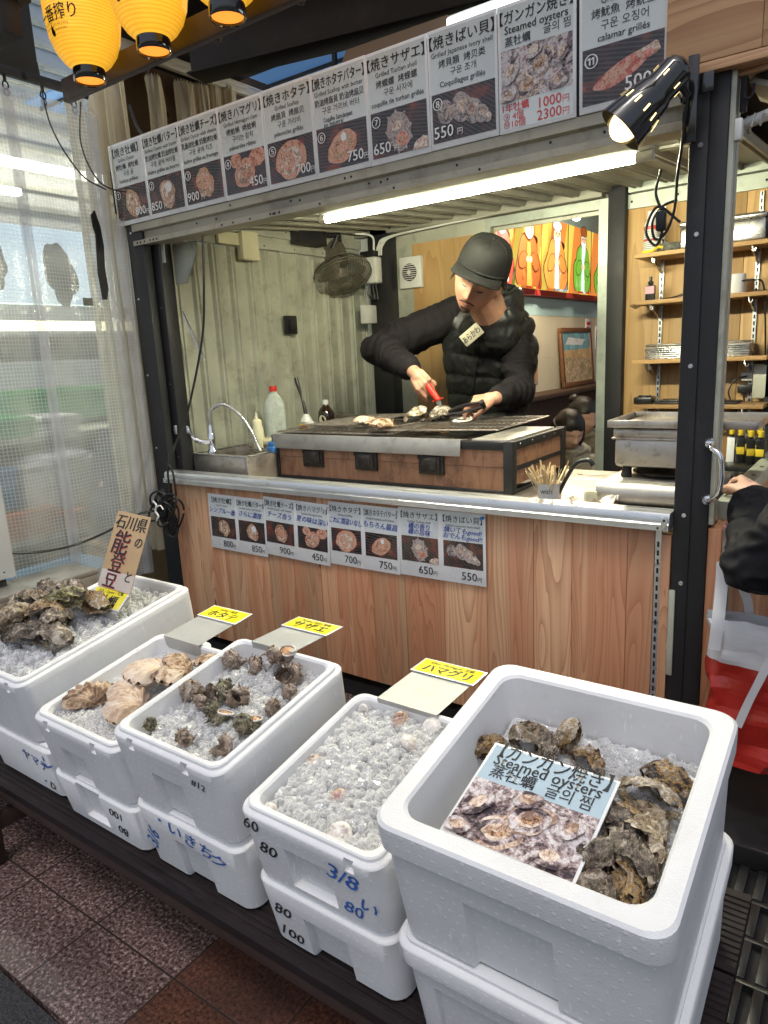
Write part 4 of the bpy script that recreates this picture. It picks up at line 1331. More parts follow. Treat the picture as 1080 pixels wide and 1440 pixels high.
# steamed oyster board and squid board
t = thing('menu_sign', 'menu board for steamed oysters with red prices 1000 and 2300 yen', 'menu board', (-0.3555, -0.006, 1.778), (R(1.5), 0, 0), 'menu boards under the eave')
m = MB(); m.rbox(-.1025, -.003, 0, .1025, .003, .293, .001); m.quad((-.095, -.0034, .19), (.095, -.0034, .19), (.095, -.0034, .285), (-.095, -.0034, .285), 1)
m.quad((-.095, -.0034, .008), (.095, -.0034, .008), (.095, -.0034, .072), (-.095, -.0034, .072), 1)
m.build('board', ['paper', 'print_head'], t, local=True)
m = MB(); food_print(m, -.094, .072, .094, .190, 'steam', Matrix.Translation((0, -.0034, 0))); m.build('food_photo', FM, t, local=True)
m = MB()
for b, s, x, z, al, wd, bo, mi in (('【ガンガン焼き】', .032, 0, .25, 'CENTER', .19, .012, 0), ('Steamed oysters', .025, 0, .226, 'CENTER', .17, .016, 0), ('蒸牡蠣', .0235, -.082, .199, 'LEFT', .08, .014, 0), ('굴의 찜', .024, .02, .203, 'LEFT', .07, .004, 0),
                                   ('1年牡蠣', .023, -.092, .050, 'LEFT', .072, .02, 2), ('⑨ 4個', .021, -.090, .030, 'LEFT', .07, .01, 2), ('⑩10個', .021, -.090, .012, 'LEFT', .07, .01, 2), ('1000', .033, .066, .041, 'RIGHT', .08, .012, 2), ('2300', .033, .066, .013, 'RIGHT', .08, .012, 2), ('円', .02, .069, .041, 'LEFT', None, 0, 2), ('円', .02, .069, .013, 'LEFT', None, 0, 2)):
    if b == '1年牡蠣':
        m.build('lettering', ['ink', 'ink_white', 'ink_red'], t, local=True, sharp=180); m = MB()
    m.text(b, s, Matrix.Translation((x, -.0040, z)), mi, al, wd, bo)
m.build('price_text', ['ink', 'ink_white', 'ink_red'], t, local=True, sharp=180)
t = thing('menu_sign', 'menu board for grilled squid with a red squid on a grate, behind the clamp lamp', 'menu board', (-0.143, -0.006, 1.779), (R(1.5), 0, 0), 'menu boards under the eave')
m = MB(); m.rbox(-.1025, -.003, 0, .1025, .003, .293, .001); m.quad((-.095, -.0034, .137), (.095, -.0034, .137), (.095, -.0034, .285), (-.095, -.0034, .285), 1)
m.build('board', ['paper', 'print_head'], t, local=True)
m = MB(); n = food_print(m, -.094, .016, .094, .137, 'squid', Matrix.Translation((0, -.0034, 0))); m.build('food_photo', FM, t, local=True)
m = MB()
for b, s, x, z, al, wd, bo, mi in (('【焼きイカ】', .034, 0, .247, 'CENTER', .19, .012, 0), ('Grilled Squid', .0195, 0, .224, 'CENTER', .17, 0, 0), ('烤魷魚  烤鱿鱼', .0225, 0, .198, 'CENTER', .175, .008, 0), ('구운 오징어', .023, .004, .171, 'CENTER', .15, .004, 0), ('calamar grillés', .021, .002, .147, 'CENTER', .17, .014, 0)):
    m.text(b, s, Matrix.Translation((x, -.0040, z)), mi, al, wd, bo)
m.build('lettering', ['ink', 'ink_white'], t, local=True, sharp=180); m = MB()
m.text('⑪', .038, Matrix.Translation((-.072, -.0060, .096)), 1, 'CENTER', None, .02); m.build('number_mark', ['ink', 'ink_white'], t, local=True, sharp=180); m = MB(); m.text('500', .042, Matrix.Translation((.068, -.0060, .030)), 1, 'RIGHT', .1, .012); m.text('円', .019, Matrix.Translation((.071, -.0060, .030)), 1, 'LEFT', None, 0)
m.build('price_text', ['ink', 'ink_white', 'ink_red'], t, local=True, sharp=180)

# laminated price sheets pinned to the counter planks, two dishes to a sheet
HAND = ['シンプル一番', 'さらに濃厚', 'チーズ合う', '夏の味は深い', 'これに間違いなし', 'もちろん最高', '磯の香り\n磯の旨味', '焼いてもgood!\nおでんもgood!!']
for k in range(4):
    a, b = MENU[2 * k], MENU[2 * k + 1]
    x0 = (-1.764, -1.450, -1.135, -0.838)[k]
    W, Hh = (0.318, 0.318, 0.297, 0.316)[k], (0.224, 0.224, 0.226, 0.228)[k]
    z1 = (0.729, 0.741, 0.746, 0.752)[k]
    rot = R((0.6, 1.6, 0.3, -0.4)[k])
    t = thing('price_sheet', 'laminated price sheet pinned to the counter, %s yen and %s yen' % (a[6], b[6]), 'price sheet', (x0, -0.0030 - (0.002 if k % 2 else 0), z1), (R(-1), rot, 0), 'price sheets on the counter front')
    m = MB(); m.rbox(0, -.0012, -Hh, W, .0002, 0, .0004)
    m.build('sheet', 'paper', t, local=True)
    for q, it in enumerate((a, b)):
        mp = MB(); ml = MB(); mh = MB(); mpr = MB()
        cx = W * (0.25 + 0.5 * q); hw = W * 0.22
        ml.quad((cx - hw - .002, -.0016, -Hh * .40), (cx + hw + .002, -.0016, -Hh * .40), (cx + hw + .002, -.0016, -.008), (cx - hw - .002, -.0016, -.008), 2)
        nn = food_print(mp, cx - hw, -Hh * .78, cx + hw, -Hh * .41, it[7], Matrix.Translation((0, -.0016, 0)), 3 + k * 7 + q)
        ml.text('【' + it[0] + '】', .024, Matrix.Translation((cx, -.0022, -.033)), 0, 'CENTER', W * .45, .008)
        ml.text(it[1], .011, Matrix.Translation((cx, -.0022, -.048)), 0, 'CENTER', W * .4, 0)
        hl = HAND[2 * k + q].split('\n')
        for r_, ln in enumerate(hl):
            mh.text(ln, .025 if len(hl) == 1 else .021, Matrix.Translation((cx, -.0026, -.075 - .019 * r_ + (.008 if len(hl) > 1 else 0))) @ Matrix.Rotation(R(2), 4, 'Y'), 0, 'CENTER', W * .47, .022, .2)
        mpr.text(it[6], .037, Matrix.Translation((cx + hw - .022, -.0022, -Hh + .013)), 0, 'RIGHT', .1, .01)
        mpr.text('円', .017, Matrix.Translation((cx + hw - .020, -.0022, -Hh + .013)), 0, 'LEFT', None, 0)
        mp.build('food_photo', FM, t, local=True)
        ml.build('lettering', ['ink', 'ink_blue', 'print_head'], t, local=True, sharp=180)
        mh.build('handwriting', 'ink_blue', t, local=True, sharp=180)
        mpr.build('price_text', 'ink', t, local=True, sharp=180)
    m = MB(); px = W - .008
    m.lathe([(.0005, 0), (.005, .001), (.004, .006), (.0035, .010), (.006, .012), (.0005, .014)], 12, T=Matrix.Translation((px, -.001, -.012)) @ Matrix.Rotation(R(90), 4, 'X'))
    m.build('push_pin', 'blue_plastic' if k == 3 else 'white_plastic', t, local=True)
# ---------------------------------------------------------------- bench, foam boxes, ice, shellfish
TILT = R(9.5)
BN = thing('display_bench', 'dark grooved plastic bench with steel legs carrying the foam boxes', 'bench', (-0.7, -1.0, 0))
TB = Matrix.Translation((0, -1.152, 0.25)) @ Matrix.Rotation(TILT, 4, 'X')
m = MB()
prof = [(0.0, -0.030), (0.0, -0.006), (0.006, 0.0)]
y = 0.012
while y < 0.13:
    prof += [(y, 0.0), (y + 0.0015, -0.0025), (y + 0.0055, -0.0025), (y + 0.007, 0.0)]
    y += 0.0115
prof += [(0.148, 0.0), (0.150, -0.03)]
for k in range(3):
    m.loft([[V((xx, a + 0.158 * k, b)) for a, b in prof] for xx in (-2.0, 0.315)], smooth=False, T=TB)
m.build('slat_top', 'bench_plastic', BN)
for x in (-1.375, 0.25):
    m = MB()
    m.rbox(x, -1.190, 0.0, x + 0.045, -1.145, 0.188, 0.004)
    m.build('leg', 'brown_steel', BN)
    m = MB()
    m.rbox(x, -0.80, 0.0, x + 0.045, -0.76, 0.245, 0.004)
    m.build('leg', 'brown_steel', BN)
    m = MB()
    m.rbox(x + 0.008, -1.144, 0.09, x + 0.036, -0.801, 0.13, 0.003)
    m.build('crossbar', 'brown_steel', BN)
m = MB()
m.rbox(-2.0, 0.002, -0.068, 0.31, 0.035, -0.031, 0.003, 0, TB); m.rbox(-2.0, 0.40, -0.068, 0.31, 0.44, -0.031, 0.003, 0, TB)
for x in (-0.62, -0.56):
    m.rbox(x, 0.02, -0.095, x + 0.02, 0.05, -0.06, 0.003, 0, TB)
m.build('rail', 'brown_steel', BN)


def foam_shell(m, w, l, h, wall, inner, taper=0.010, r=0.030, notches=(), step=False, band=0.0):
    xs = {0.0}
    xl = sorted({q for a, b, z0, z1, d in notches for q in (a - .0015, a + .0015, b - .0015, b + .0015)})

    def loop(z, ins, rr, nd=True):
        pts = []
        rr = max(rr, 0.004)
        x0, x1, y0, y1 = ins, w - ins, ins, l - ins
        for x in [x0 + rr] + [q for q in xl] + [x1 - rr]:
            d = 0
            if nd:
                for a, b, z0, z1, dd in notches:
                    if a < x < b and z0 < z < z1:
                        d = max(d, dd)
            pts.append(V((x, y0 + d, z)))
        def arc(cx, cy, a0):
            for k in range(1, 7):
                a = a0 + PI / 2 * k / 6
                pts.append(V((cx + rr * math.cos(a), cy + rr * math.sin(a), z)))
        arc(x1 - rr, y0 + rr, -PI / 2)
        pts.append(V((x1, y1 - rr, z)))
        arc(x1 - rr, y1 - rr, 0)
        pts.append(V((x0 + rr, y1, z)))
        arc(x0 + rr, y1 - rr, PI / 2)
        pts.append(V((x0, y0 + rr, z)))
        arc(x0 + rr, y0 + rr, PI)
        return pts[:-1]
    zs = {0.006, h - 0.012}
    for a, b, z0, z1, d in notches:
        for q in (z0 - .0015, z0 + .0015, z1 - .0015, z1 + .0015):
            if 0.0 < q < h - 0.012:
                zs.add(q)
    if band:
        zs |= {h - band - .001, h - band + .002}
    ins = lambda z: taper * (1 - z / h) + (0.006 if band and z < h - band else 0.0)
    L = [loop(0.0, ins(0) + 0.005, r - .004)]
    for z in sorted(zs):
        L.append(loop(z, ins(z), r))
    if step:
        L += [loop(h - .010, 0.0015, r), loop(h - .008, 0.004, r, False), loop(h - .0075, 0.010, r - .006, False), loop(h - .002, 0.0105, r - .007, False), loop(h, 0.013, r - .009, False), loop(h, wall - .004, r - .008, False), loop(h - .004, wall, r - .008, False)]
    else:
        L += [loop(h - .004, 0.001, r, False), loop(h, 0.005, r, False), loop(h, wall - .004, r - .002, False), loop(h - .004, wall, r - .002, False)]
    L += [loop(h - inner * .5, wall + .004, r - .004, False), loop(h - inner, wall + .008, r - .006, False), loop(h - inner, wall + .02, r - .012, False)]
    m.loft(L, 0, True, True, True, True)


def write(t, items, taper, h, band):
    """marker handwriting lying on the sloping front face: (text, size, x, z, material, tilt in degrees)"""
    for mt in sorted({q[4] for q in items}):
        m = MB()
        for body, size, x, z, mq, rot in items:
            if mq == mt:
                m.text(body, size, Matrix.Translation((x, 0, z)) @ Matrix.Rotation(R(rot), 4, 'Y'), 0, 'CENTER', None, 0.016, 0.25)
        for p in m.v:
            q_ = V((p.x, 3.0 * h, p.z))
            p.x += .0022 * n3(q_, 48, 1); p.z += .0022 * n3(q_, 48, 5)
            p.y += taper * (1 - p.z / h) + (.006 if band and p.z < h - band else 0) - .0009
        m.build('handwriting', mt, t, local=True, sharp=180)


def foam_box(base, w, l, h, wall, inner, label, cat='foam box', yaw=0.0, notches=(), step=True, band=0.0, taper=0.010, texts=(), group='white foam boxes on the bench', extra=None):
    m = MB()
    foam_shell(m, w, l, h, wall, inner, taper, 0.030, notches, step, band)
    if extra:
        extra(m)
    o = m.build('foam_box', 'foam', sharp=35)
    o.location = base
    o.rotation_euler = (TILT, 0, yaw)
    tag(o, label, cat, group)
    if texts:
        write(o, texts, taper, h, band)
    return o


def up(base, h):
    return (base[0], base[1] - math.sin(TILT) * h, base[2] + math.cos(TILT) * h)


def hook(x, h):
    return (x, x + 0.014, h - 0.030, h, 0.007)


def nt(w, h, k=0.36, z0=-0.01, z1=0.55, d=0.012, wd=0.27):
    return (w * k, w * (k + wd), h * z0, h * z1, d)


BOXES, DIM = {}, {}
ZB, YB, TA = 0.25, -1.152, math.tan(TILT)


def stack(key, rim, w, l, frac, wall, inner, labels, notch_lo=(), notch_up=(), texts_lo=(), texts_up=(), yaw=0.0, lo_dx=0.0, step=True, band=0.0, tp=0.006, hooks=()):
    """two boxes, the upper one's front left rim corner at the given point"""
    H = (rim[2] - ZB - (rim[1] - YB) * TA) * math.cos(TILT)
    base = (rim[0], rim[1] + math.sin(TILT) * H, rim[2] - math.cos(TILT) * H)
    h1 = H * frac; h2 = H - h1 - .0008
    lo = (base[0] + lo_dx, base[1], base[2])
    foam_box(lo, w, l, h1, .03, h1 * .7, labels[0], yaw=yaw, step=True, band=band, taper=tp, notches=[nt(w, h1, *q) for q in notch_lo], texts=[(b_, s_, x_, z_ * h1, m_, r_) for b_, s_, x_, z_, m_, r_ in texts_lo])
    BOXES[key] = foam_box(up(base, h1 + .0008), w, l, h2, wall, inner, labels[1], yaw=yaw, step=step, band=band, taper=tp, notches=[nt(w, h2, *q) for q in notch_up] + [hook(q, h2) for q in hooks],
                          texts=[(b_, s_, x_, z_ * h2, m_, r_) for b_, s_, x_, z_, m_, r_ in texts_up])
    DIM[key] = (w, l, h2)


K_, B_ = 'marker_black', 'marker_blue'
stack('b1', (-1.400, -1.165, .565), .325, .505, .46, .026, .12, ('lower foam box under the leftmost oyster box, blue printed marks at its corner', 'leftmost open foam box heaped with green and brown oysters'), lo_dx=.035,
      texts_lo=[('ヤマテ', .036, .235, .55, 'ink_blue', 8), ('・D', .032, .262, .13, K_, 8), ('ソ', .050, .280, .58, B_, 35)], hooks=(.265,))
stack('b2', (-1.028, -1.172, .520), .309, .365, .45, .024, .075, ('lower foam box under the scallop box, 80 and 100 written upside down', 'open foam box of tan scallops on slushy ice'),
      notch_lo=[(.32, .2, 1.1)], notch_up=[(.30, -.1, .55)], texts_lo=[('100', .032, .232, .78, K_, 183), ('80', .034, .238, .42, K_, 186)], hooks=(.055, .225))
stack('b3', (-.722, -1.177, .575), .306, .358, .48, .024, .085, ('lower foam box under the turban shell box, blue scrawl across its front', 'open foam box of spiky turban shells on crushed ice'),
      notch_lo=[(.38, -.1, .62)], notch_up=[(.36, -.1, .58)], texts_lo=[('3/6', .046, .050, .40, B_, -62), ('・いきち', .042, .150, .70, B_, 10), ('ク', .044, .235, .58, B_, 20)], texts_up=[('#12', .022, .245, .70, K_, 8)], hooks=(.06, .212))
stack('b4', (-.376, -1.181, .540), .287, .345, .50, .024, .095, ('lower foam box under the ice filled clam box, black 80 over 100', 'open foam box filled with round ice pellets hiding clams'),
      notch_lo=[(.36, -.1, .62, .014, .30)], notch_up=[(.34, .10, .64, .014, .31)], texts_lo=[('80', .038, .052, .50, K_, 6), ('100', .036, .060, .14, K_, 6)],
      texts_up=[('60', .036, .032, .72, K_, 4), ('80', .038, .056, .42, K_, 6), ('3/8', .046, .212, .56, B_, 8), ('い', .036, .252, .30, B_, 8), ('80', .038, .220, .14, B_, 8)], hooks=(.225,))
stack('big', (-.072, -1.220, .652), .374, .395, .49, .031, .15, ('lower big foam box under the steamed oyster box at the right end', 'biggest open foam box with oysters and a steamed oyster sheet at the right end'),
      notch_lo=[(.16, -.1, .62, .007, .26), (.58, -.1, .62, .007, .24)], notch_up=[(.34, -.1, .58, .010, .30)], yaw=R(0.4), step=False, band=.045, tp=.007)


def in_box(key, x, y, z):
    o = BOXES[key]
    return wm(o) @ V((x, y, z))


# --- ice
ICO = [V(p).normalized() for p in ((0, .53, .85), (0, -.53, .85), (0, .53, -.85), (0, -.53, -.85), (.53, .85, 0), (-.53, .85, 0), (.53, -.85, 0), (-.53, -.85, 0), (.85, 0, .53), (-.85, 0, .53), (.85, 0, -.53), (-.85, 0, -.53))]
ICF = [(0, 1, 8), (0, 8, 4), (0, 4, 5), (0, 5, 9), (0, 9, 1), (1, 6, 8), (8, 6, 10), (8, 10, 4), (4, 10, 2), (4, 2, 5), (5, 2, 11), (5, 11, 9), (9, 11, 7), (9, 7, 1), (1, 7, 6), (3, 6, 7), (3, 7, 11), (3, 11, 2), (3, 2, 10), (3, 10, 6)]


def ice(key, label, hf, n, size, smooth, wall, region=None, seed=1, bed='ice_bed'):
    rnd = random.Random(seed)
    w_, l_, h_ = DIM[key]
    x0, x1, y0, y1 = wall, w_ - wall, wall, l_ - wall
    m = MB()
    if bed:
        amp = .006 if bed == 'slush' else .003
        def fn(u, v):
            x = x0 + (x1 - x0) * u; y = y0 + (y1 - y0) * v
            return V((x, y, h_ + hf(x / w_, y / l_) - size * .5 + .0 + amp * n3((x, y, 0), 70, seed) + amp * .6 * n3((x, y, 0), 150, seed)))
        m.grid(fn, 70, 80, 1)
    k = 0
    while k < n:
        x = rnd.uniform(x0 + size * .6, x1 - size * .6); y = rnd.uniform(y0 + size * .6, y1 - size * .6)
        if region and not region(x / w_, y / l_, rnd):
            continue
        k += 1
        z = h_ + hf(x / w_, y / l_) + rnd.uniform(-.6, .55) * size
        s = size * rnd.choice((.30, .45, .55, .62, .72, .85, .98)) * rnd.uniform(.85, 1.1)
        T = Matrix.Translation((x, y, z)) @ Euler((rnd.uniform(0, 6), rnd.uniform(0, 6), rnd.uniform(0, 6))).to_matrix().to_4x4() @ Matrix.Diagonal((s * rnd.uniform(.7, 1.25), s * rnd.uniform(.6, 1.1), s * rnd.uniform(.5, .95), 1))
        m.add([p * rnd.uniform(.82, 1.12) for p in ICO], ICF, 0, smooth, T)
    o = m.build('crushed_ice', ['ice', bed], sharp=(80 if smooth else 10))
    o.location = BOXES[key].location
    o.rotation_euler = BOXES[key].rotation_euler
    tag(o, label, 'ice', kind='stuff')
    return o


ice('b4', 'round ice pellets filling the clam box', lambda u, v: -.032 + .012 * math.sin(u * 3.1) * math.sin(v * 3.1) + .010 * v, 3200, .0128, False, .026, seed=3)
ice('b3', 'crushed ice in the turban shell box', lambda u, v: -.040 + .012 * n3((u, v, 0), 4, 2), 2500, .0115, False, .026, seed=5)
ice('b2', 'slushy ice under the scallops', lambda u, v: -.036 + .008 * n3((u, v, 0), 4, 7) + .008 * math.exp(-((u - .2) ** 2 + (v - .12) ** 2) * 20), 700, .0085, False, .026, region=lambda u, v, r: r.random() < .25 + math.exp(-((u - .15) ** 2 + (v - .2) ** 2) * 12), seed=8, bed='slush')
ice('b1', 'ice cubes around the heaped oysters', lambda u, v: -.03 + .055 * math.exp(-((u - .25) ** 2 * 7 + (v - .38) ** 2 * 14)), 1500, .016, False, .03, seed=9)
ice('big', 'pale slush and broken ice at the bottom of the biggest box', lambda u, v: -.105 + .035 * v, 900, .010, False, .040, region=lambda u, v, r: r.random() < .15 + .85 * (u > .5), seed=12, bed='slush')


# --- shellfish
def oyster_mesh(L, W, H, seed, rough=1.0):
    rnd = random.Random(seed)
    m = MB()
    NT_, NR = 56, 18
    hx = -L * .44
    ph = rnd.uniform(0, 6); bend = rnd.uniform(-.18, .18)

    def outline(a):
        c, s = math.cos(a), math.sin(a)
        k = 1 + .16 * rough * noise.noise(V((c * 2.3, s * 2.3, seed * 1.7))) + .11 * rough * noise.noise(V((c * 7, s * 7, seed * 2.3)))
        x = L / 2 * c * k
        y = W / 2 * s * k * (.82 + .18 * c)
        return V((x, y + bend * (x / L) ** 2 * L, 0))
    hinge = V((hx, bend * .2 * L, 0))
    for sgn in (1, -1):
        loops = []
        for i in range(NR + 1):
            rho = i / NR
            lp = []
            for j in range(NT_):
                a = 2 * PI * j / NT_
                o = outline(a)
                p = hinge + (o - hinge) * (rho * .985 + .015)
                d = (p.x / (L / 2)) ** 2 + (p.y / (W / 2)) ** 2
                dome = max(0, 1 - min(1, d)) ** .6
                ter = ((rho * 5.5 + 1.2 * noise.noise(V((p.x * 30, p.y * 30, seed)))) % 1.0)
                z = sgn * (H * (.85 if sgn > 0 else .6) * dome + rough * (.0062 * ter + .0085 * noise.noise(V((p.x * 42, p.y * 42, seed + sgn))) + .0040 * noise.noise(V((p.x * 120, p.y * 120, seed)))) * min(1, (1 - rho) * 5))
                z += (.0085 * rough * noise.noise(V((math.cos(a) * 2.5, math.sin(a) * 2.5, seed * 5.1))) + .0035 * math.sin(a * 8 + 4 * noise.noise(V((math.cos(a), math.sin(a), seed))))) * rho ** 1.5 + .0012 * sgn
                lp.append(V((p.x, p.y, z)))
            loops.append(lp if sgn > 0 else lp[::-1])
        m.loft(loops[::-1], 0, True, False, True)
    return m


def scallop_mesh(S, seed, H=.022):
    m = MB()
    NT_, NR = 73, 12
    hinge = V((-S * .46, 0, 0))
    for sgn in (1, -1):
        loops = []
        for i in range(NR + 1):
            rho = .03 + .97 * i / NR
            lp = []
            for j in range(NT_):
                t = j / (NT_ - 1)
                a = R(-82 + 164 * t)
                ln = S * .98 * math.cos(a * .62) ** .55 * (1 if abs(a) < R(70) else 1 - (abs(a) - R(70)) * 1.1)
                rib = math.cos(a * 22)
                ln *= 1 + .012 * rib
                p = hinge + V((math.cos(a), math.sin(a), 0)) * ln * rho
                dome = (1 - rho ** 2.4) * (rho ** .6) * 1.9
                edge = min(1, (1 - abs(t - .5) * 2) * 6)
                gr = .0007 * math.sin(rho * 46 + seed)
                z = sgn * ((H if sgn > 0 else H * .45) * dome * edge + .0036 * rib * rho * edge + gr * edge) + .0012 * rib * rho
                lp.append(V((p.x, p.y, z + sgn * .0006)))
            loops.append(lp if sgn > 0 else lp[::-1])
        m.loft(loops, 0, True, False, False, closed=False)
    for sg in (1, -1):   # ears
        m.add([(-S * .47, sg * S * .05, .002), (-S * .46, sg * S * .27, .003), (-S * .34, sg * S * .24, .004), (-S * .36, sg * S * .08, .006)], [(0, 1, 2, 3), (3, 2, 1, 0)])
    return m


def turban_parts(S, seed, spines=True):
    """spiral shell: a growing tube wound down a cone, with spines; returns shell and aperture rim / lid"""
    rnd = random.Random(seed)
    m = MB()
    turns, N, K = 3.0, 78, 27
    loops = []
    for i in range(N + 1):
        t = i / N
        g = math.exp(2.1 * (t - 1))
        a = 2 * PI * turns * t
        rt = S * .37 * g
        rc = S * .33 * g
        cz = -S * .95 * g
        er = V((math.cos(a), math.sin(a), 0))
        lp = []
        for j in range(K):
            b = 2 * PI * j / K
            k = 1 + .08 * noise.noise(V((math.cos(b) * 2 + i * .3, math.sin(b) * 2, seed)))
            if spines and t > .35 and j in (2, 3, 24, 25):
                k += .05
            k += .075 * math.sin(b * 9) * min(1, t * 2)
            lp.append(er * (rc + rt * k * math.cos(b)) + V((0, 0, cz + .62 * S + rt * .95 * k * math.sin(b))))
        loops.append(lp)
        if spines and t > .42 and i % 5 == 0 and i < N - 2:
            for bb, ln in ((R(42), 1.0), (R(-25), .62)):
                dr = er * math.cos(bb) + V((0, 0, math.sin(bb)))
                bp = er * rc + V((0, 0, cz + .62 * S)) + dr * rt * .85
                m.tube([bp, bp + dr * rt * ln * .6, bp + (dr + V((0, 0, .3))) * rt * ln], [rt * .30, rt * .17, rt * .03], 7)
    m.loft(loops, 0, True, True, False)
    a = 2 * PI * turns
    er = V((math.cos(a), math.sin(a), 0)); tang = V((-math.sin(a), math.cos(a), 0))
    c = er * S * .33 + V((0, 0, -S * .40))
    rim = MB()
    rl = [c + er * S * .37 * math.cos(2 * PI * j / 24) + V((0, 0, S * .35 * math.sin(2 * PI * j / 24))) + tang * .001 for j in range(24)]
    rim.tube(rl + [rl[0]], S * .045, 8, 0)
    lid = MB()
    T = frame(c - tang * S * .10, er, V((0, 0, 1)))
    prof = [(S * .34, 0.0), (S * .33, .002), (S * .26, .004), (S * .2, .0055), (S * .12, .007), (.0005, .0075)]
    Tz = frame(c - tang * S * .08, er, tang)
    lid.lathe(prof, 24, T=Tz)
    return m, rim, lid


def place(o, key, u, v, dz, rot, scale=1.0):
    w_, l_, h_ = DIM[key]
    p = wm(BOXES[key]) @ V((u * w_, v * l_, h_ + dz))
    o.location = p
    o.rotation_euler = (wm(BOXES[key]).to_3x3() @ Euler((R(rot[0]), R(rot[1]), R(rot[2]))).to_matrix()).to_euler()
    o.scale = (scale,) * 3


OY = []
for sd, (L, W_, H_) in enumerate(((.108, .066, .034), (.094, .062, .032), (.118, .060, .030), (.100, .070, .038))):
    OY.append(oyster_mesh(L, W_, H_, sd + 3).mesh('oyster'))
OYM = {}


def oyster(kind, mt, label, group):
    if (kind, mt) not in OYM:
        me = OY[kind].copy()
        me.materials.append(MATS[mt])
        me.set_sharp_from_angle(angle=R(50))
        OYM[(kind, mt)] = me
    o = bpy.data.objects.new('oyster', OYM[(kind, mt)])
    col.objects.link(o)
    return tag(o, label, 'oyster', group)


G1 = 'oysters heaped in the leftmost box'
LB1 = 'rough brown and grey oyster in the heap inside the leftmost foam box'
for kind, mt, u, v, dz, rot, s, lb in (
        (2, 'oyster_green', .60, .46, .066, (14, -12, 38), 1.0, 'mossy green oyster with a worn white tip lying on top of the leftmost heap'),
        (1, 'oyster_shell', .36, .27, .052, (35, -20, 68), 1.05, 'open faced brown oyster with a pale cupped middle at the front of the leftmost heap'),
        (3, 'oyster_gold', .60, .36, .050, (-20, 12, 65), 1.0, 'golden brown oyster nearest the yellow oyster label in the leftmost heap'),
        (2, 'oyster_dark', .56, .25, .022, (25, -8, 40), 1.05, LB1), (0, 'oyster_dark', .78, .30, .016, (8, 14, 30), 1.0, LB1), (1, 'oyster_dark', .30, .48, .052, (10, -8, 20), 1.0, LB1),
        (3, 'oyster_shell', .16, .40, .040, (20, -10, 75), 1.0, LB1), (0, 'oyster_shell', .44, .56, .052, (-12, 8, 15), 1.0, LB1), (1, 'oyster_dark', .20, .52, .050, (0, 15, -20), 1.0, LB1),
        (3, 'oyster_green', .12, .22, .012, (5, 10, 15), .9, LB1), (0, 'oyster_gold', .68, .58, .030, (-15, 10, 5), .95, LB1), (2, 'oyster_shell', .33, .40, .066, (-10, 6, 30), .9, LB1),
        (0, 'oyster_dark', .44, .36, .030, (0, 0, 60), 1.0, LB1), (3, 'oyster_dark', .66, .38, .034, (15, 10, 100), .9, LB1)):
    place(oyster(kind, mt, lb, G1), 'b1', u - .08, v, dz, rot, s)

G2 = 'oysters in the biggest box'
LB2 = 'dark ruffled oyster in the pile at the right side of the biggest foam box'
LB3 = 'small oyster peeping out behind the steamed oyster sheet in the biggest box'
for kind, mt, u, v, dz, rot, s, lb in (
        (3, 'oyster_gold', .83, .74, -.068, (12, -8, 160), .80, 'pale golden oyster resting highest at the back right of the biggest box'),
        (2, 'oyster_shell', .76, .63, -.062, (45, 5, 168), .78, 'long pink lipped oyster just below the pale golden oyster in the biggest box'),
        (2, 'oyster_dark', .66, .46, -.050, (10, 10, 150), .85, LB2), (1, 'oyster_shell', .82, .46, -.060, (20, -15, 120), .85, LB2), (0, 'oyster_dark', .72, .37, -.050, (30, 0, 130), .85, LB2),
        (3, 'oyster_shell', .86, .36, -.056, (-20, 10, 110), .80, LB2), (2, 'oyster_gold', .75, .28, -.052, (40, 6, 120), .78, LB2), (1, 'oyster_dark', .64, .30, -.046, (10, -10, 60), .8, LB2),
        (0, 'oyster_gold', .84, .24, -.062, (20, 0, 118), .75, LB2), (3, 'oyster_dark', .68, .21, -.058, (0, 15, 30), .7, LB2), (1, 'oyster_dark', .60, .40, -.066, (0, 0, 80), .8, LB2), (0, 'oyster_shell', .90, .54, -.070, (15, -20, 95), .75, LB2),
        (2, 'oyster_gold', .70, .53, -.066, (60, 0, 140), .7, LB2), (1, 'oyster_shell', .74, .16, -.066, (5, 5, 150), .65, LB2), (0, 'oyster_dark', .80, .32, -.040, (25, 10, 135), .8, LB2), (2, 'oyster_shell', .76, .40, -.036, (55, 5, 140), .72, LB2),
        (1, 'oyster_gold', .40, .80, -.052, (0, -60, 60), .62, 'upright brown oyster standing behind the steamed oyster sheet'),
        (3, 'oyster_shell', .24, .77, -.068, (10, 0, 20), .68, LB3), (0, 'oyster_dark', .33, .74, -.072, (20, 0, 100), .68, LB3), (2, 'oyster_gold', .50, .74, -.070, (15, 10, 145), .65, LB3), (1, 'oyster_gold', .12, .64, -.060, (20, 0, 60), .6, LB3)):
    pile = lb == LB2
    place(oyster(kind, mt, lb, G2), 'big', min(u + (.04 if pile else .0), .80), v, dz - (.012 if pile else 0), rot, s * (.94 if pile else 1))

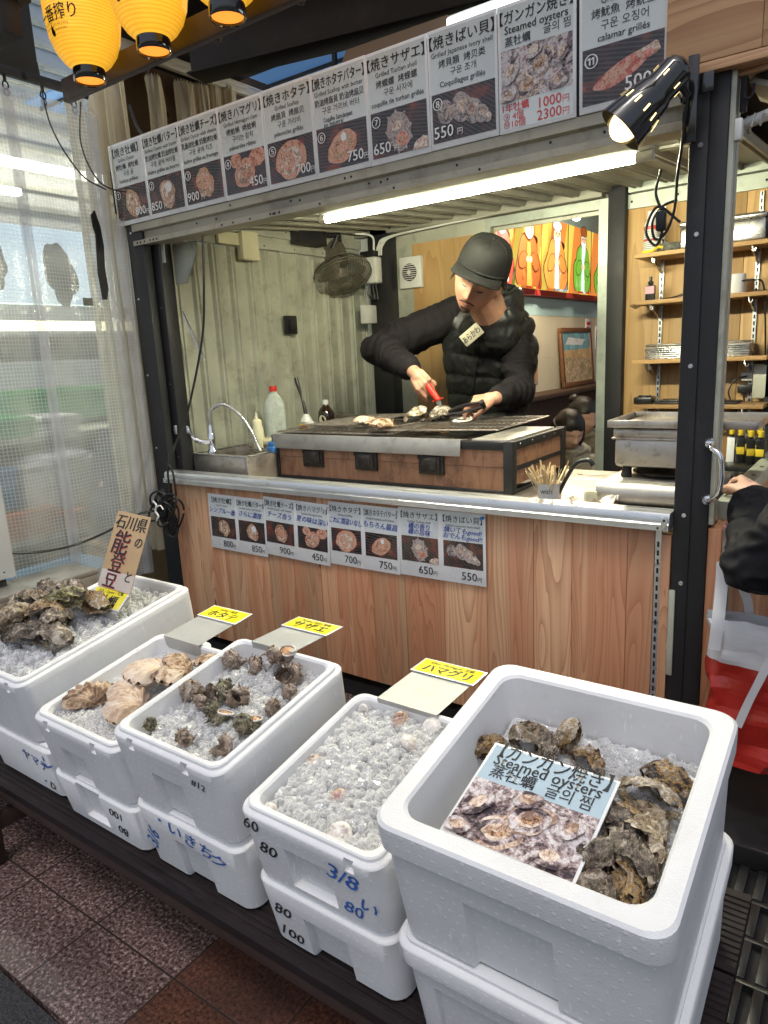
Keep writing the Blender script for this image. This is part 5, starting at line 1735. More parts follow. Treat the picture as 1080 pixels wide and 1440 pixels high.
# scallops
SCM = scallop_mesh(.090, 2).mesh('scallop')
SCL = []
for k, (mt, u, v, dz, rot, s, lb) in enumerate((
        ('scallop_dark', .17, .32, -.020, (12, -14, 158), .92, 'purplish brown scallop lying alone at the front of the scallop box'),
        ('scallop_shell', .40, .60, -.008, (18, -16, 210), 1.08, 'largest pale scallop with fine ribs in the middle of the scallop box'),
        ('scallop_dark', .50, .78, -.016, (10, -34, 235), .78, 'small dark ribbed scallop standing behind the largest scallop'),
        ('scallop_shell', .47, .42, -.006, (10, -14, 190), .82, 'cream scallop in front of the largest scallop, its ribs fanning left'),
        ('scallop_shell', .60, .32, -.010, (5, -10, 205), .92, 'pale pinkish scallop half sunk in slush nearest the turban shell box'),
        ('scallop_dark', .68, .62, -.004, (25, -22, 215), 1.0, 'brown striped scallop tilted against the turban shell box side'),
        ('scallop_dark', .80, .84, -.006, (30, -18, 230), .9, 'mottled tan scallop under the scallop name plate'))):
    me = SCM.copy(); me.materials.append(MATS[mt])
    o = bpy.data.objects.new('scallop', me); col.objects.link(o)
    tag(o, lb, 'scallop', 'scallops in the scallop box')
    place(o, 'b2', u, v, dz, rot, s)

# turban shells
TP = [turban_parts(.043, k + 2) for k in range(2)]
TS = [[q.mesh('turban_shell' if i == 0 else ('rim' if i == 1 else 'operculum')) for i, q in enumerate(tp)] for tp in TP]
LT1 = 'knobbly grey brown turban shell in the cluster at the left of the turban box'
LT2 = 'turban shell piled at the back of the turban box under its name plate'
for k, (v_, mt, u, v, dz, rot, s, lb, lid) in enumerate((
        (0, 'turban_shell', .14, .80, -.012, (70, 20, 30), 1.0, 'ridged turban shell lying on its side at the back left corner of the turban box', 0),
        (1, 'turban_shell', .34, .82, -.016, (40, 60, 120), .9, LT2, 0),
        (0, 'turban_shell', .50, .88, .006, (95, 12, 12), 1.12, 'turban shell with its dark mouth and brown lid facing out, below the turban name plate', 1),
        (1, 'turban_shell', .70, .82, -.010, (60, -40, 200), 1.05, 'spiny turban shell at the back right corner of the turban box', 0),
        (0, 'turban_shell', .16, .47, -.012, (80, 30, 60), 1.08, LT1, 0), (1, 'turban_shell', .30, .44, -.016, (120, -30, 20), .95, LT1, 0),
        (1, 'turban_green', .40, .53, -.006, (50, 20, 150), 1.05, 'mossy green turban shell in the middle of the turban box', 0), (0, 'turban_shell', .53, .54, -.012, (70, -60, 250), 1.0, 'dark spiked turban shell right of the mossy green one', 0),
        (0, 'turban_green', .51, .37, -.008, (62, -10, -20), 1.0, 'turban shell showing a cream rim and orange lid in the middle of the turban box', 1),
        (1, 'turban_green', .78, .37, -.010, (75, 10, 40), 1.0, 'turban shell with a pearly green lip by the right wall of the turban box', 1),
        (0, 'turban_shell', .50, .16, -.012, (10, 20, 80), .72, 'small tan turban shell with two horns nearest the front of the turban box', 0),
        (1, 'turban_green', .15, .18, -.024, (50, 60, 10), .62, 'little dark turban shell sunk in ice at the front left of the turban box', 0),
        (0, 'turban_shell', .76, .23, -.020, (100, 20, 200), .8, 'turban shell sunk in ice at the front right of the turban box', 0), (1, 'turban_shell', .80, .56, -.016, (80, 40, 90), .75, 'turban shell half buried along the right wall of the turban box', 0), (0, 'turban_shell', .80, .70, -.016, (20, 70, 30), .7, 'round brown turban shell beside the spiny one at the back right of the turban box', 0))):
    me = TS[v_][0].copy(); me.materials.append(MATS[mt])
    o = bpy.data.objects.new('turban_shell', me); col.objects.link(o)
    tag(o, lb, 'turban shell', 'turban shells on ice')
    place(o, 'b3', u, v, dz, rot, s)
    if lid:
        for nm, mi, mm in (('rim', 1, 'nacre'), ('operculum', 2, 'operculum')):
            me = TS[v_][mi].copy(); me.materials.append(MATS[mm])
            c = bpy.data.objects.new(nm, me); col.objects.link(c); c.parent = o

# clams mostly under the ice
def clam_mesh(S):
    m = MB()
    def fn(p):
        k = 1 - .25 * (p.y / S) - .1 * (p.x / S) ** 2
        return V((p.x * k, p.y, p.z * (1 + .3 * p.y / S)))
    m.ball((0, 0, 0), (S, S * .78, S * .42), 30, 16, fn=fn)
    return m


CM = clam_mesh(.024).mesh('clam')
for k, (u, v, dz, rot, s, mt, lb) in enumerate((
        (.48, .30, -.020, (40, 20, 30), .85, 'clam_shell', 'reddish clam half buried in the middle of the ice pellets'),
        (.46, .86, -.006, (60, 10, 80), .9, 'clam_shell', 'purple clam beneath the clam name plate'),
        (.62, .74, -.010, (30, 30, 100), 1.05, 'nacre', 'beige clam showing its edge by the right wall of the ice box'),
        (.66, .90, -.008, (20, 0, 10), .8, 'nacre', 'pale clam at the far back right corner of the ice box'),
        (.15, .45, -.022, (20, 10, 60), .75, 'clam_shell', 'small orange clam along the left wall of the ice box'),
        (.64, .13, -.016, (10, 10, 20), .9, 'nacre', 'yellowish clam at the front right of the ice box'),
        (.14, .88, -.012, (70, 0, 0), .5, 'nacre', 'tiny white shell at the back left of the ice box'),
        (.15, .10, -.022, (10, 0, 50), .6, 'nacre', 'cream shell edge at the front left corner of the ice box'))):
    me = CM.copy(); me.materials.append(MATS[mt])
    o = bpy.data.objects.new('clam', me); col.objects.link(o)
    tag(o, lb, 'clam', 'clams in the ice pellets')
    place(o, 'b4', u, v, dz, rot, s)

# bent steel name plates hooked into the back of each box, yellow laminated label at the end
def plate(key, u0, u1, v, rise, run, jp, small, label, lean=0.0, skew=0.0):
    w_, l_, h_ = DIM[key]
    t = thing('name_plate', label, 'name plate', wm(BOXES[key]) @ V(((u0 + u1) / 2 * w_, v * l_, h_)), BOXES[key].rotation_euler, 'name plates on the foam boxes')
    wd = (u1 - u0) * w_
    m = MB()
    pts = [(0.0, -.062), (0.0, .006), (run, .006 + rise), (run, .0072 + rise), (-.0012, .0072), (-.0012, -.062)]
    sh = Matrix(((1, skew, 0, 0), (0, 1, 0, 0), (0, 0, 1, 0), (0, 0, 0, 1)))
    m.loft([[V((xx, a, b)) for a, b in pts] for xx in (-wd / 2, wd / 2)], smooth=False, T=sh)
    m.build('plate', 'sign_plate', t, local=True)
    m = MB()
    sl = math.atan2(rise, run)
    T = sh @ Matrix.Translation((0.002, run - .03, .0095 + rise * (run - .03) / run)) @ Matrix.Rotation(sl, 4, 'X')
    lw, ll = wd * 1.10, .062
    m.rbox(-lw / 2, 0, 0, lw / 2, ll, .0012, .0005, 0, T)
    m.quad((-lw / 2 + .004, .004, .0016), (lw / 2 - .004, .004, .0016), (lw / 2 - .004, ll - .004, .0016), (-lw / 2 + .004, ll - .004, .0016), 1, T)
    TT = T @ Matrix.Translation((0, .012, .0020)) @ Matrix.Rotation(R(-90), 4, 'X')
    m.text(jp, .034, TT, 2, 'CENTER', wd * .8, .03)
    m.text(small, .011, T @ Matrix.Translation((0, .044, .0020)) @ Matrix.Rotation(R(-90), 4, 'X'), 2, 'CENTER', wd * .8, .01)
    m.build('yellow_label', ['paper', 'label_yellow', 'ink'], t, local=True, sharp=180)
    return t


plate('b2', .14, .56, .93, -.008, .140, 'ホタテ', 'Scallop / 扇貝', 'bent name plate reading scallop in Japanese, over the scallop box')
plate('b3', .20, .60, .935, -.022, .125, 'サザエ', 'Turban shell / 蠑螺', 'bent name plate with the turban shell label, over the turban box')
plate('b4', .22, .68, .935, -.022, .150, 'ハマグリ', 'Clam  Hamaguri  文蛤', 'bent name plate with the clam label, over the ice pellet box')
# oyster plate carries a hand painted card behind the label
t = thing('name_plate', 'oyster name plate with a tall brown hand painted card above the yellow label', 'name plate', wm(BOXES['b1']) @ V((.60 * .325, .60 * .505, DIM['b1'][2])), (TILT, 0, R(4)), 'name plates on the foam boxes')
m = MB()
pts = [(0.0, -.10), (0.0, .002), (.055, .022), (.055, .0232), (-.0012, .0032), (-.0012, -.10)]
m.loft([[V((xx, a, b)) for a, b in pts] for xx in (-.065, .065)], smooth=False)
m.build('plate', 'sign_plate', t, local=True)
m = MB()
T = Matrix.Translation((0, .006, .0075)) @ Matrix.Rotation(R(30), 4, 'X')
m.rbox(-.068, 0, 0, .068, .060, .0012, .0005, 0, T)
m.quad((-.064, .003, .0016), (.064, .003, .0016), (.064, .057, .0016), (-.064, .057, .0016), 1, T)
m.text('牡蠣', .038, T @ Matrix.Translation((.005, .008, .002)) @ Matrix.Rotation(R(-90), 4, 'X'), 2, 'CENTER', .11, .035)
m.text('カキ / Oyster / 牡蛎', .012, T @ Matrix.Translation((0, .044, .002)) @ Matrix.Rotation(R(-90), 4, 'X'), 2, 'CENTER', .1, .01)
m.build('yellow_label', ['paper', 'label_yellow', 'ink'], t, local=True, sharp=180)
m = MB()
T = Matrix.Translation((.006, .052, .038)) @ Matrix.Rotation(R(56), 4, 'X') @ Matrix.Rotation(R(-4), 4, 'Z')
CW, CH = .135, .208
m.rbox(-CW / 2, 0, 0, CW / 2, CH, .0015, .0005, 0, T)
m.quad((-CW / 2 + .001, .001, .0018), (CW / 2 - .001, .001, .0018), (CW / 2 - .001, .048, .0018), (-CW / 2 + .001, .048, .0018), 1, T)
for dx, dz_, mi in ((.0016, -.0014, 3), (0, 0, 2)):
    for body, s, x, y_ in (('石川県', .042, 0, CH - .042), ('能', .070, -.018, CH - .108), ('の', .034, .048, CH - .085), ('登', .058, -.014, CH - .158), ('豆', .056, -.022, .006), ('と', .034, .044, .030)):
        if mi == 3 and body in ('石川県', 'の', 'と'):
            continue
        m.text(body, s, T @ Matrix.Translation((x + dx, y_ + dz_, .0022 + (.0003 if mi == 2 else 0))) @ Matrix.Rotation(R(-90), 4, 'X'), mi, 'CENTER', .125, .02, .12)
m.build('painted_card', ['cardboard', 'cardboard_pale', 'ink', 'ink_red'], t, local=True, sharp=180)

# laminated steamed oyster sheet leaning in the biggest box
p00, p10, p11, p01 = [in_box('big', *q) for q in ((.064, .064, DIM['big'][2] - .050), (.250, .058, DIM['big'][2] - .048), (.234, .226, DIM['big'][2] - .028), (.036, .230, DIM['big'][2] - .030))]
o_ = p00
ex_ = (p10 - p00); ez_ = (p01 - p00)
T = frame(o_, ex_, ez_)
W_, H_ = ex_.length, ez_.length
t = thing('menu_sheet', 'laminated steamed oyster sheet lying tilted inside the biggest foam box', 'menu sheet', o_)
t.rotation_euler = T.to_euler()
m = MB(); m.rbox(0, -.0015, 0, W_, .0015, H_, .0005); m.quad((.004, -.0019, H_ * .60), (W_ - .004, -.0019, H_ * .60), (W_ - .004, -.0019, H_ - .004), (.004, -.0019, H_ - .004), 1)
m.build('sheet', ['paper', 'print_head_blue'], t, local=True)
m = MB(); food_print(m, .004, .006, W_ - .004, H_ * .60, 'steam', Matrix.Translation((0, -.0019, 0)), 40); m.build('food_photo', FM, t, local=True)
m = MB()
for b_, s_, x_, z_, wd_ in (('【ガンガン焼き】', .032, W_ * .52, H_ * .875, W_ * .86), ('Steamed oysters', .027, W_ * .50, H_ * .775, W_ * .84)):
    m.text(b_, s_, Matrix.Translation((x_, -.0024, z_)), 0, 'CENTER', wd_, .014)
m.text('蒸牡蠣', .024, Matrix.Translation((W_ * .10, -.0024, H_ * .655)), 0, 'LEFT', W_ * .36, .016)
m.text('굴의 찜', .025, Matrix.Translation((W_ * .55, -.0024, H_ * .645)), 0, 'LEFT', W_ * .34, .006)
m.build('lettering', 'ink', t, local=True, sharp=180)
# ---------------------------------------------------------------- things inside the stall
# wall fan
FN = thing('wall_fan', 'dark dusty wall fan with a wire cage tipped down in the back corner', 'fan', (-2.0, 1.10, 1.74))
axs = V((.60, -.02, -.80)).normalized()
fc = V((-1.925, 1.16, 1.635))
TF = frame(fc, V((1, 1, .3)), axs)
m = MB()
NR = 64
for k in range(NR):
    a = 2 * PI * k / NR
    c, s = math.cos(a), math.sin(a)
    m.tube([V((c * r, s * r, z)) for r, z in ((.035, .052), (.09, .045), (.135, .030), (.155, .004))], .0012, 4, 0, T=TF)
    m.tube([V((c * r, s * r, z)) for r, z in ((.155, .002), (.150, -.035), (.11, -.062), (.05, -.075))], .0012, 4, 0, T=TF)
for r, z in ((.156, .003), (.1, .043), (.156, -.012), (.125, -.055)):
    m.tube([V((r * math.cos(2 * PI * j / 40), r * math.sin(2 * PI * j / 40), z)) for j in range(41)], .0028 if r > .15 else .0018, 6, 0, T=TF)
m.build('cage', 'fan_metal', FN)
m = MB()
m.lathe([(.0005, .058), (.03, .056), (.038, .05), (.036, .046), (.0005, .046)], 24, T=TF)
m.build('badge', 'fan_metal', FN)
m = MB()
for k in range(3):
    a0 = 2 * PI * k / 3
    def bl(u, v):
        a = a0 + (u - .5) * 1.5 * (0.5 + v * .5); r = .03 + .10 * v
        return V((r * math.cos(a), r * math.sin(a), -.012 + (u - .5) * .045))
    m.grid(bl, 8, 8, 0, True, TF)
m.cyl((0, 0, -.04), (0, 0, .01), .028, .024, 20, 0, TF)
m.build('blade', 'worn_steel', FN)
m = MB()
m.lathe([(.0005, -.19), (.05, -.188), (.062, -.17), (.064, -.10), (.056, -.08), (.0005, -.078)], 28, T=TF)
m.build('motor', 'fan_metal', FN)
m = MB()
b0 = TF @ V((0, 0, -.13))
m.tube([b0 + V((0.0, .05, .02)), b0 + V((0.02, .02, .10)), V((-1.955, 1.03, 1.83))], .010, 8)
m.tube([b0 + V((0.02, -.05, .03)), b0 + V((0.05, -.03, .10)), V((-1.935, 1.03, 1.83))], .010, 8)
m.rbox(-2.0, .86, 1.78, -1.93, 1.06, 1.85, .006)
m.build('bracket', 'black_steel', FN)
# boxes and vent on the back corner
JB = thing('junction_box', 'beige electrical box high in the back corner with cables below', 'junction box', (-1.86, 1.40, 1.6))
m = MB()
m.rbox(-1.935, 1.33, 1.61, -1.835, 1.395, 1.745, .010)
m.build('cover', 'white_metal', JB)
m = MB()
m.rbox(-1.93, 1.325, 1.748, -1.84, 1.398, 1.775, .004)
for k in range(4):
    m.tube(smooth_path([(-1.92 + .02 * k, 1.36, 1.61), (-1.915 + .022 * k, 1.36, 1.56 - .01 * k), (-1.89 + .012 * k, 1.37, 1.53), (-1.87, 1.38, 1.57)], 5), .0035, 6)
m.build('cable_gland', 'black_plastic', JB)
m = MB()
m.tube(smooth_path([(-1.86, 1.36, 1.775), (-1.87, 1.36, 1.85), (-1.95, 1.3, 1.87)], 6), .006, 8)
for k in range(3):
    m.tube(smooth_path([(-1.85 + .014 * k, 1.37, 1.75), (-1.845 + .014 * k, 1.38, 1.80), (-1.80 + .02 * k, 1.40, 1.84), (-1.5, 1.41, 1.855), (-1.0, 1.41, 1.87)], 6), .005, 8)
m.build('conduit', 'white_plastic', JB)
VF = thing('vent_fan', 'white square vent fan with round slatted grille behind the cook', 'vent fan', (-1.72, 1.46, 1.55))
m = MB()
m.rbox(-1.765, 1.45, 1.575, -1.63, 1.484, 1.735, .006)
for k in range(16):
    z = 1.585 + .0095 * k
    m.box(-1.758, 1.4475, z, -1.637, 1.4496, z + .0035)
m.build('housing', 'white_plastic', VF)
m = MB()
m.cyl((-1.698, 1.4470, 1.655), (-1.698, 1.4450, 1.655), .045, .045, 32)
m.build('opening', 'dark_void', VF)
m = MB()
for k in range(8):
    z = 1.617 + .0105 * k
    hw = math.sqrt(max(0.0001, .045 ** 2 - (z - 1.655) ** 2))
    m.rbox(-1.698 - hw, 1.441, z, -1.698 + hw, 1.4448, z + .004, .001)
m.cyl((-1.698, 1.4405, 1.655), (-1.698, 1.436, 1.655), .012, .010, 20)
m.build('slat', 'white_plastic', VF)
m = MB()
m.rbox(-2.009, .775, 1.355, -1.985, .855, 1.445, .006)
m.rbox(-1.985, .79, 1.37, -1.975, .84, 1.43, .004)
one(m, 'wall_switch', 'black_plastic', 'black square switch box on the corrugated side wall', 'switch')
one(MB().rbox(-1.93, 1.30, 1.405, -1.885, 1.395, 1.50, .006).rbox(-1.884, 1.32, 1.42, -1.881, 1.37, 1.48, .002), 'outlet_box', 'white_plastic', 'small white outlet box below the fan', 'outlet')
one(MB().rbox(-1.995, .50, 1.68, -1.955, .60, 1.80, .004).rbox(-1.994, .38, 1.74, -1.975, .499, 1.79, .003), 'fuse_box', 'cream_plastic', 'white fuse box under the ceiling above the side wall', 'fuse box')
one(MB().tube(smooth_path([(-1.965, .135, 1.45), (-1.90, .16, 1.28), (-1.895, .165, 1.262), (-1.91, .17, 1.258), (-1.918, .165, 1.275), (-1.97, .14, 1.44)], 6), .0028, 8), 'wire_hook', 'chrome', 'long bent wire hook hanging by the left post', 'hook')
one(MB().tube(smooth_path([(-1.70, .05, 1.705), (-1.72, .045, 1.5), (-1.755, .04, 1.32), (-1.86, .02, 1.05), (-1.925, -.02, .90), (-1.942, -.045, .82), (-1.945, -.045, .70)], 10), .0045, 8), 'hanging_cord', 'cable', 'black power cord hanging across the opening by the left post', 'cable')

# sink
SK2 = thing('sink', 'dark stained steel sink behind the rail at the left end', 'sink', (-1.8, .3, .75))
m = MB()
m.rbox(-1.978, .10, .756, -1.955, .45, .862, .002); m.rbox(-1.645, .10, .756, -1.63, .45, .862, .002)
m.rbox(-1.9548, .10, .756, -1.6452, .112, .8615, .002); m.rbox(-1.9548, .438, .756, -1.6452, .45, .8615, .002)
m.box(-1.9546, .1125, .758, -1.6454, .4375, .765)
m.build('basin', 'worn_steel', SK2)
m = MB()
m.rbox(-1.98, .094, .8625, -1.628, .118, .868, .002); m.rbox(-1.98, .1185, .8625, -1.955, .452, .868, .002); m.rbox(-1.65, .1185, .8625, -1.628, .452, .868, .002)
m.build('rim', 'steel', SK2)
m = MB()
m.lathe([(.022, .868), (.022, .875), (.014, .885), (.013, .92), (.017, .925), (.015, .945), (.010, .955), (.009, .99)], 18, c=(-1.885, .15, 0))
m.tube(smooth_path([(-1.885, .15, .91), (-1.915, .12, .915), (-1.935, .11, .925)], 4), .011, 10)
m.tube(smooth_path([(-1.935, .11, .925), (-1.945, .09, .95), (-1.955, .08, .985)], 4), [.008, .008, .008, .008, .009, .010, .010, .009, .006][:9], 8)
tap_ = m.build('tap', 'chrome', SK2)
m = MB()
pth = smooth_path([(-1.885, .15, .985), (-1.884, .152, 1.03), (-1.86, .17, 1.06), (-1.82, .19, 1.062), (-1.765, .21, 1.02), (-1.72, .225, .95), (-1.695, .23, .89), (-1.683, .232, .868)], 12)
m.tube(pth, [.0068 + .0006 * (i % 2) for i in range(len(pth))], 10)
m.build('hose', 'steel', tap_)
one(MB().rbox(-1.83, .30, .88, -1.66, .40, .905, .006).rbox(-1.82, .31, .869, -1.67, .39, .8795, .003), 'cutting_block', 'cream_plastic', 'pale cutting block lying across the sink', 'cutting block')

# bottles by the wall
def squeeze(loc, label):
    m = MB()
    m.lathe([(.018, 0), (.026, .003), (.027, .01), (.027, .075), (.024, .088), (.021, .10), (.021, .118), (.018, .122), (.010, .126), (.006, .145), (.0035, .155), (.0005, .156)], 24)
    o = m.build('squeeze_bottle', 'cream_plastic')
    o.location = loc
    return tag(o, label, 'bottle')


squeeze((-1.762, .30, .868), 'cream squeeze bottle with pointed nozzle beside the sink hose')
JG = thing('plastic_jug', 'tall clear plastic jug with a red cap behind the squeeze bottle', 'bottle', (-1.845, .50, .861))
m = MB()
m.lathe([(.03, 0), (.047, .004), (.048, .02), (.046, .05), (.048, .07), (.046, .10), (.048, .13), (.047, .17), (.038, .20), (.022, .222), (.016, .228), (.016, .24)], 28)
m.build('bottle', 'clear_plastic', JG, local=True)
m = MB(); m.lathe([(.0005, .262), (.017, .261), (.018, .256), (.018, .238), (.016, .236), (.0005, .236)], 24); m.build('cap', 'red_plastic', JG, local=True)
LB = thing('lighter_bottle', 'white bottle with red and yellow label and a long black brush handle leaning out', 'bottle', (-1.80, .66, .861))
m = MB(); m.rbox(-.036, -.022, 0, .036, .022, .09, .012); m.lathe([(.03, .085), (.022, .105), (.012, .12), (.0005, .121)], 20); m.build('bottle', 'white_plastic', LB, local=True)
m = MB(); m.rbox(-.030, -.0235, .045, .030, -.0222, .075, .0005); m.build('label', 'yellow_plastic', LB, local=True)
m = MB(); m.rbox(-.027, -.0250, .053, .027, -.0238, .067, .0004); m.build('label_band', 'red_plastic', LB, local=True)
m = MB(); m.tube([(0, 0, .115), (-.008, 0, .16), (-.020, 0, .20)], [.009, .008, .005], 10); m.tube([(-.020, 0, .20), (-.04, 0, .265), (-.046, 0, .29)], [.005, .010, .009], 10); m.build('brush_handle', 'black_plastic', LB, local=True)
SB = thing('sauce_bottle', 'dark sauce bottle with white cap and round cream label', 'bottle', (-1.845, .86, .861))
m = MB(); m.lathe([(.03, 0), (.040, .003), (.041, .01), (.041, .09), (.039, .11), (.028, .13), (.017, .142), (.015, .15)], 26); m.build('bottle', 'sauce_dark', SB, local=True)
m = MB(); m.lathe([(.0005, .172), (.015, .171), (.016, .168), (.016, .149), (.0005, .149)], 20); m.build('cap', 'white_plastic', SB, local=True)
m = MB()
pts = []
for j in range(20):
    a = 2 * PI * j / 20
    x = .020 * math.cos(a); q = .2 + x / .042
    pts.append(V((.0425 * math.sin(q), -.0425 * math.cos(q), .075 + .024 * math.sin(a))))
m.add(pts, [tuple(range(20))], 0); m.build('label', 'label_tag', SB, local=True)
one(MB().rbox(-1.665, .25, .86, -1.625, .33, .885, .003).rbox(-1.662, .255, .886, -1.627, .325, .905, .003), 'sauce_carton', 'blue_plastic', 'small blue and white carton between the sink and the grill', 'carton')
m = MB()
for k in range(5):
    m.tube([(-1.93, .95 + .012 * k, .93 + .008 * k), (-1.80, 1.0 + .008 * k, .94)], .003, 6)
m.tube([(-1.80, .93, .945), (-1.80, 1.06, .935)], .004, 6); m.tube([(-1.90, .94, .98), (-1.82, 1.03, .90)], .004, 6)
one(m, 'wire_rack', 'worn_steel', 'little wire rack on the wall right of the sauce bottle', 'rack')

# grill
GR = thing('charcoal_grill', 'wide charcoal grill faced with scorched cedar in a black angle iron frame', 'grill', (-1.1, .5, .757))
X0, X1, Y0, Y1, Z0, Z1 = -1.652, -.561, .268, .745, .757, .934
m = MB()
for x in (X0, X1):
    sx_ = 1 if x == X0 else -1
    for y in (Y0, Y1):
        m.rbox(x, y, Z0, x + sx_ * .034, y + (.034 if y == Y0 else -.034), Z1, .002)
for z, hh in ((Z0, .010), (Z1 - .030, .028)):
    m.rbox(X0 + .0345, Y0 + .002, z, X1 - .0345, Y0 + .03, z + hh, .002)
    m.rbox(X1 - .03, Y0 + .0345, z, X1 - .002, Y1 - .0345, z + hh, .002)
    m.rbox(X0 + .002, Y0 + .0345, z, X0 + .03, Y1 - .0345, z + hh, .002)
m.rbox(X1 - .028, Y0 + .04, Z0 + .075, X1 - .004, Y1 - .04, Z0 + .090, .002)
for y in (.33, .43, .53, .63):
    screw(m, X1, y, Z1 - .012, .0035, 1, (1, 0, 0))
m.build('frame', ['black_steel', 'worn_steel'], GR)
m = MB()
m.cur = .35
m.box(X0 + .033, Y0 + .008, Z0 + .0105, X1 - .033, Y0 + .026, Z0 + .088); m.cur = .6; m.box(X0 + .033, Y0 + .008, Z0 + .0895, X1 - .033, Y0 + .026, Z1 - .029)
m.build('front_panel', 'burnt_wood', GR)
m = MB()
m.cur = .8
m.box(X1 - .026, Y0 + .033, Z0 + .027, X1 - .009, Y1 - .033, Z1 - .029)
m.build('side_panel', 'burnt_wood', GR)
for x in (-1.43, -1.165, -.875):
    m = MB()
    m.rbox(x - .052, Y0 - .004, Z0 + .052, x + .052, Y0 + .0075, Z0 + .128, .004)
    m.rbox(x - .040, Y0 - .010, Z0 + .062, x + .040, Y0 - .0042, Z0 + .118, .003)
    m.rbox(x - .028, Y0 - .0155, Z0 + .070, x + .028, Y0 - .0102, Z0 + .110, .003)
    m.rbox(x - .060, Y0 + .002, Z0 + .105, x - .0522, Y0 + .0075, Z0 + .122, .002)
    m.build('air_door', 'soot_metal', GR)
m = MB()
TS_ = Matrix.Translation((0, Y0 - .004, Z1 + .004)) @ Matrix.Rotation(R(-6), 4, 'X')
m.rbox(X0 + .015, -.0025, -.058, X1 - .19, 0.0, 0.0, .001, 0, TS_); m.rbox(X0 + .015, .0003, -.0025, X1 - .19, .05, 0.0, .001, 0, TS_)
m.build('splash_plate', 'grease_steel', GR)
m = MB()
def ash(u, v):
    x = X0 + .03 + (X1 - X0 - .06) * u; y = Y0 + .03 + (Y1 - Y0 - .06) * v
    return V((x, y, Z1 - .030 + .010 * n3((x, y, 0), 30, 1) + .006 * n3((x, y, 0), 90, 2)))
m.grid(ash, 70, 30)
m.build('ash_bed', 'soot_metal', GR)
m = MB()
m.rbox(X1 - .17, Y0 + .035, Z1 - .018, X1 - .032, Y1 - .035, Z1 + .002, .003)
m.build('end_tray', 'grease_steel', GR)


def grate(loc, w_, d_, rot, label):
    m = MB()
    m.tube([(0, 0, 0), (w_, 0, 0), (w_, d_, 0), (0, d_, 0), (0, 0, 0)], .0032, 6)
    n = int(w_ / .019)
    for k in range(1, n):
        x = w_ * k / n
        m.tube([(x, 0, .002), (x, d_, .002)], .0011, 5)
    for k in range(1, 4):
        m.tube([(0, d_ * k / 4, -.001), (w_, d_ * k / 4, -.001)], .0014, 5)
    o = m.build('grill_grate', 'grate_wire')
    o.location = loc
    o.rotation_euler = rot
    return tag(o, label, 'grate', 'grates on the grill')


grate((-1.63, .285, .944), .56, .43, (R(1.5), R(0), R(2)), 'black wire grate over the left half of the grill under the pale shells')
grate((-1.12, .30, .958), .50, .40, (R(1), R(-1.5), R(-2)), 'black wire grate over the right half of the grill under the held oyster')
grate((-1.56, .36, .962), .30, .36, (R(2), R(-2.5), R(-14)), 'small sooty grate laid askew on top at the left end of the grill')

# food on the grill
def grillfood(me, mt, label, loc, rot, s, nm='grilled_shell', cat='shell'):
    me = me.copy(); me.materials.append(MATS[mt])
    o = bpy.data.objects.new(nm, me); col.objects.link(o)
    o.location = loc; o.rotation_euler = [R(a) for a in rot]; o.scale = (s,) * 3
    return tag(o, label, cat, 'shellfish on the grill')


grillfood(SCM, 'scallop_shell', 'pale ribbed scallop at the left on the grate', (-1.285, .435, .972), (6, -6, 200), 1.0)
grillfood(SCM, 'scallop_dark', 'mottled flat scallop in front of the pale one on the grate', (-1.13, .335, .974), (5, -8, 190), 1.05)
grillfood(OY[0], 'oyster_shell', 'big pale oyster standing in the middle of the grate', (-1.115, .56, .985), (20, -30, 20), 1.05, 'grilled_oyster', 'oyster')
grillfood(OY[3], 'oyster_dark', 'dark oyster pinched by the tongs under the knife tip', (-1.005, .565, .990), (30, -25, 30), .95, 'grilled_oyster', 'oyster')
m = MB()
m.lathe([(.0005, .003), (.028, .004), (.040, .009), (.043, .012), (.041, .014), (.030, .009), (.0005, .007)], 28)
WS = m.mesh('shell_half')
grillfood(WS, 'nacre', 'round white empty shell half beside the tongs', (-.905, .64, .965), (14, 6, 0), 1.0, 'shell_half', 'shell')
grillfood(WS, 'nacre', 'smaller brownish shell half in front of the white one', (-.90, .55, .964), (5, -6, 40), .95, 'shell_half', 'shell')

# skewers in a cup, wrapping, tray
CU = thing('stick_cup', 'white paper cup stuffed with wooden picks by the grill corner', 'cup', (-.385, .155, .758))
m = MB()
m.lathe([(.030, 0), (.033, .002), (.038, .072), (.0395, .074), (.037, .073), (.032, .004), (.0005, .003)], 30)
m.text('with', .022, Matrix.Translation((.004, -.0385, .045)), 1, 'CENTER', .05)
m.build('cup', ['paper', 'ink'], CU, local=True)
random.seed(21)
m = MB()
for k in range(46):
    a = random.uniform(0, 2 * PI); r0 = random.uniform(0, .024)
    p = V((r0 * math.cos(a), r0 * math.sin(a), .01))
    lean = V((random.gauss(-.28, .32), random.gauss(0, .26), 1)).normalized()
    L_ = random.uniform(.105, .135)
    q = p + lean * L_
    TT = frame(p, lean.cross(V((random.random(), random.random(), .1))), lean)
    m.rbox(-.0032, -.0007, 0, .0032, .0007, L_, .0006, 0, TT)
m.build('wooden_pick', 'bamboo', CU, local=True)['kind'] = 'stuff'
one(MB().tube(smooth_path([(-.355, .15, .80), (-.325, .15, .86), (-.30, .15, .895), (-.265, .15, .905), (-.25, .15, .89)], 6), [.006] * 10 + [.0075] * 15, 10), 'brush', 'black_plastic', 'black handled brush leaning out of the cup of picks', 'brush')
m = MB()
def crumple(u, v):
    x = -.33 + .14 * u; y = .14 + .16 * v
    return V((x, y, .785 + .022 * n3((x, y, 0), 26, 3) + .014 * n3((x, y, 0), 60, 5)))
m.grid(crumple, 40, 40)
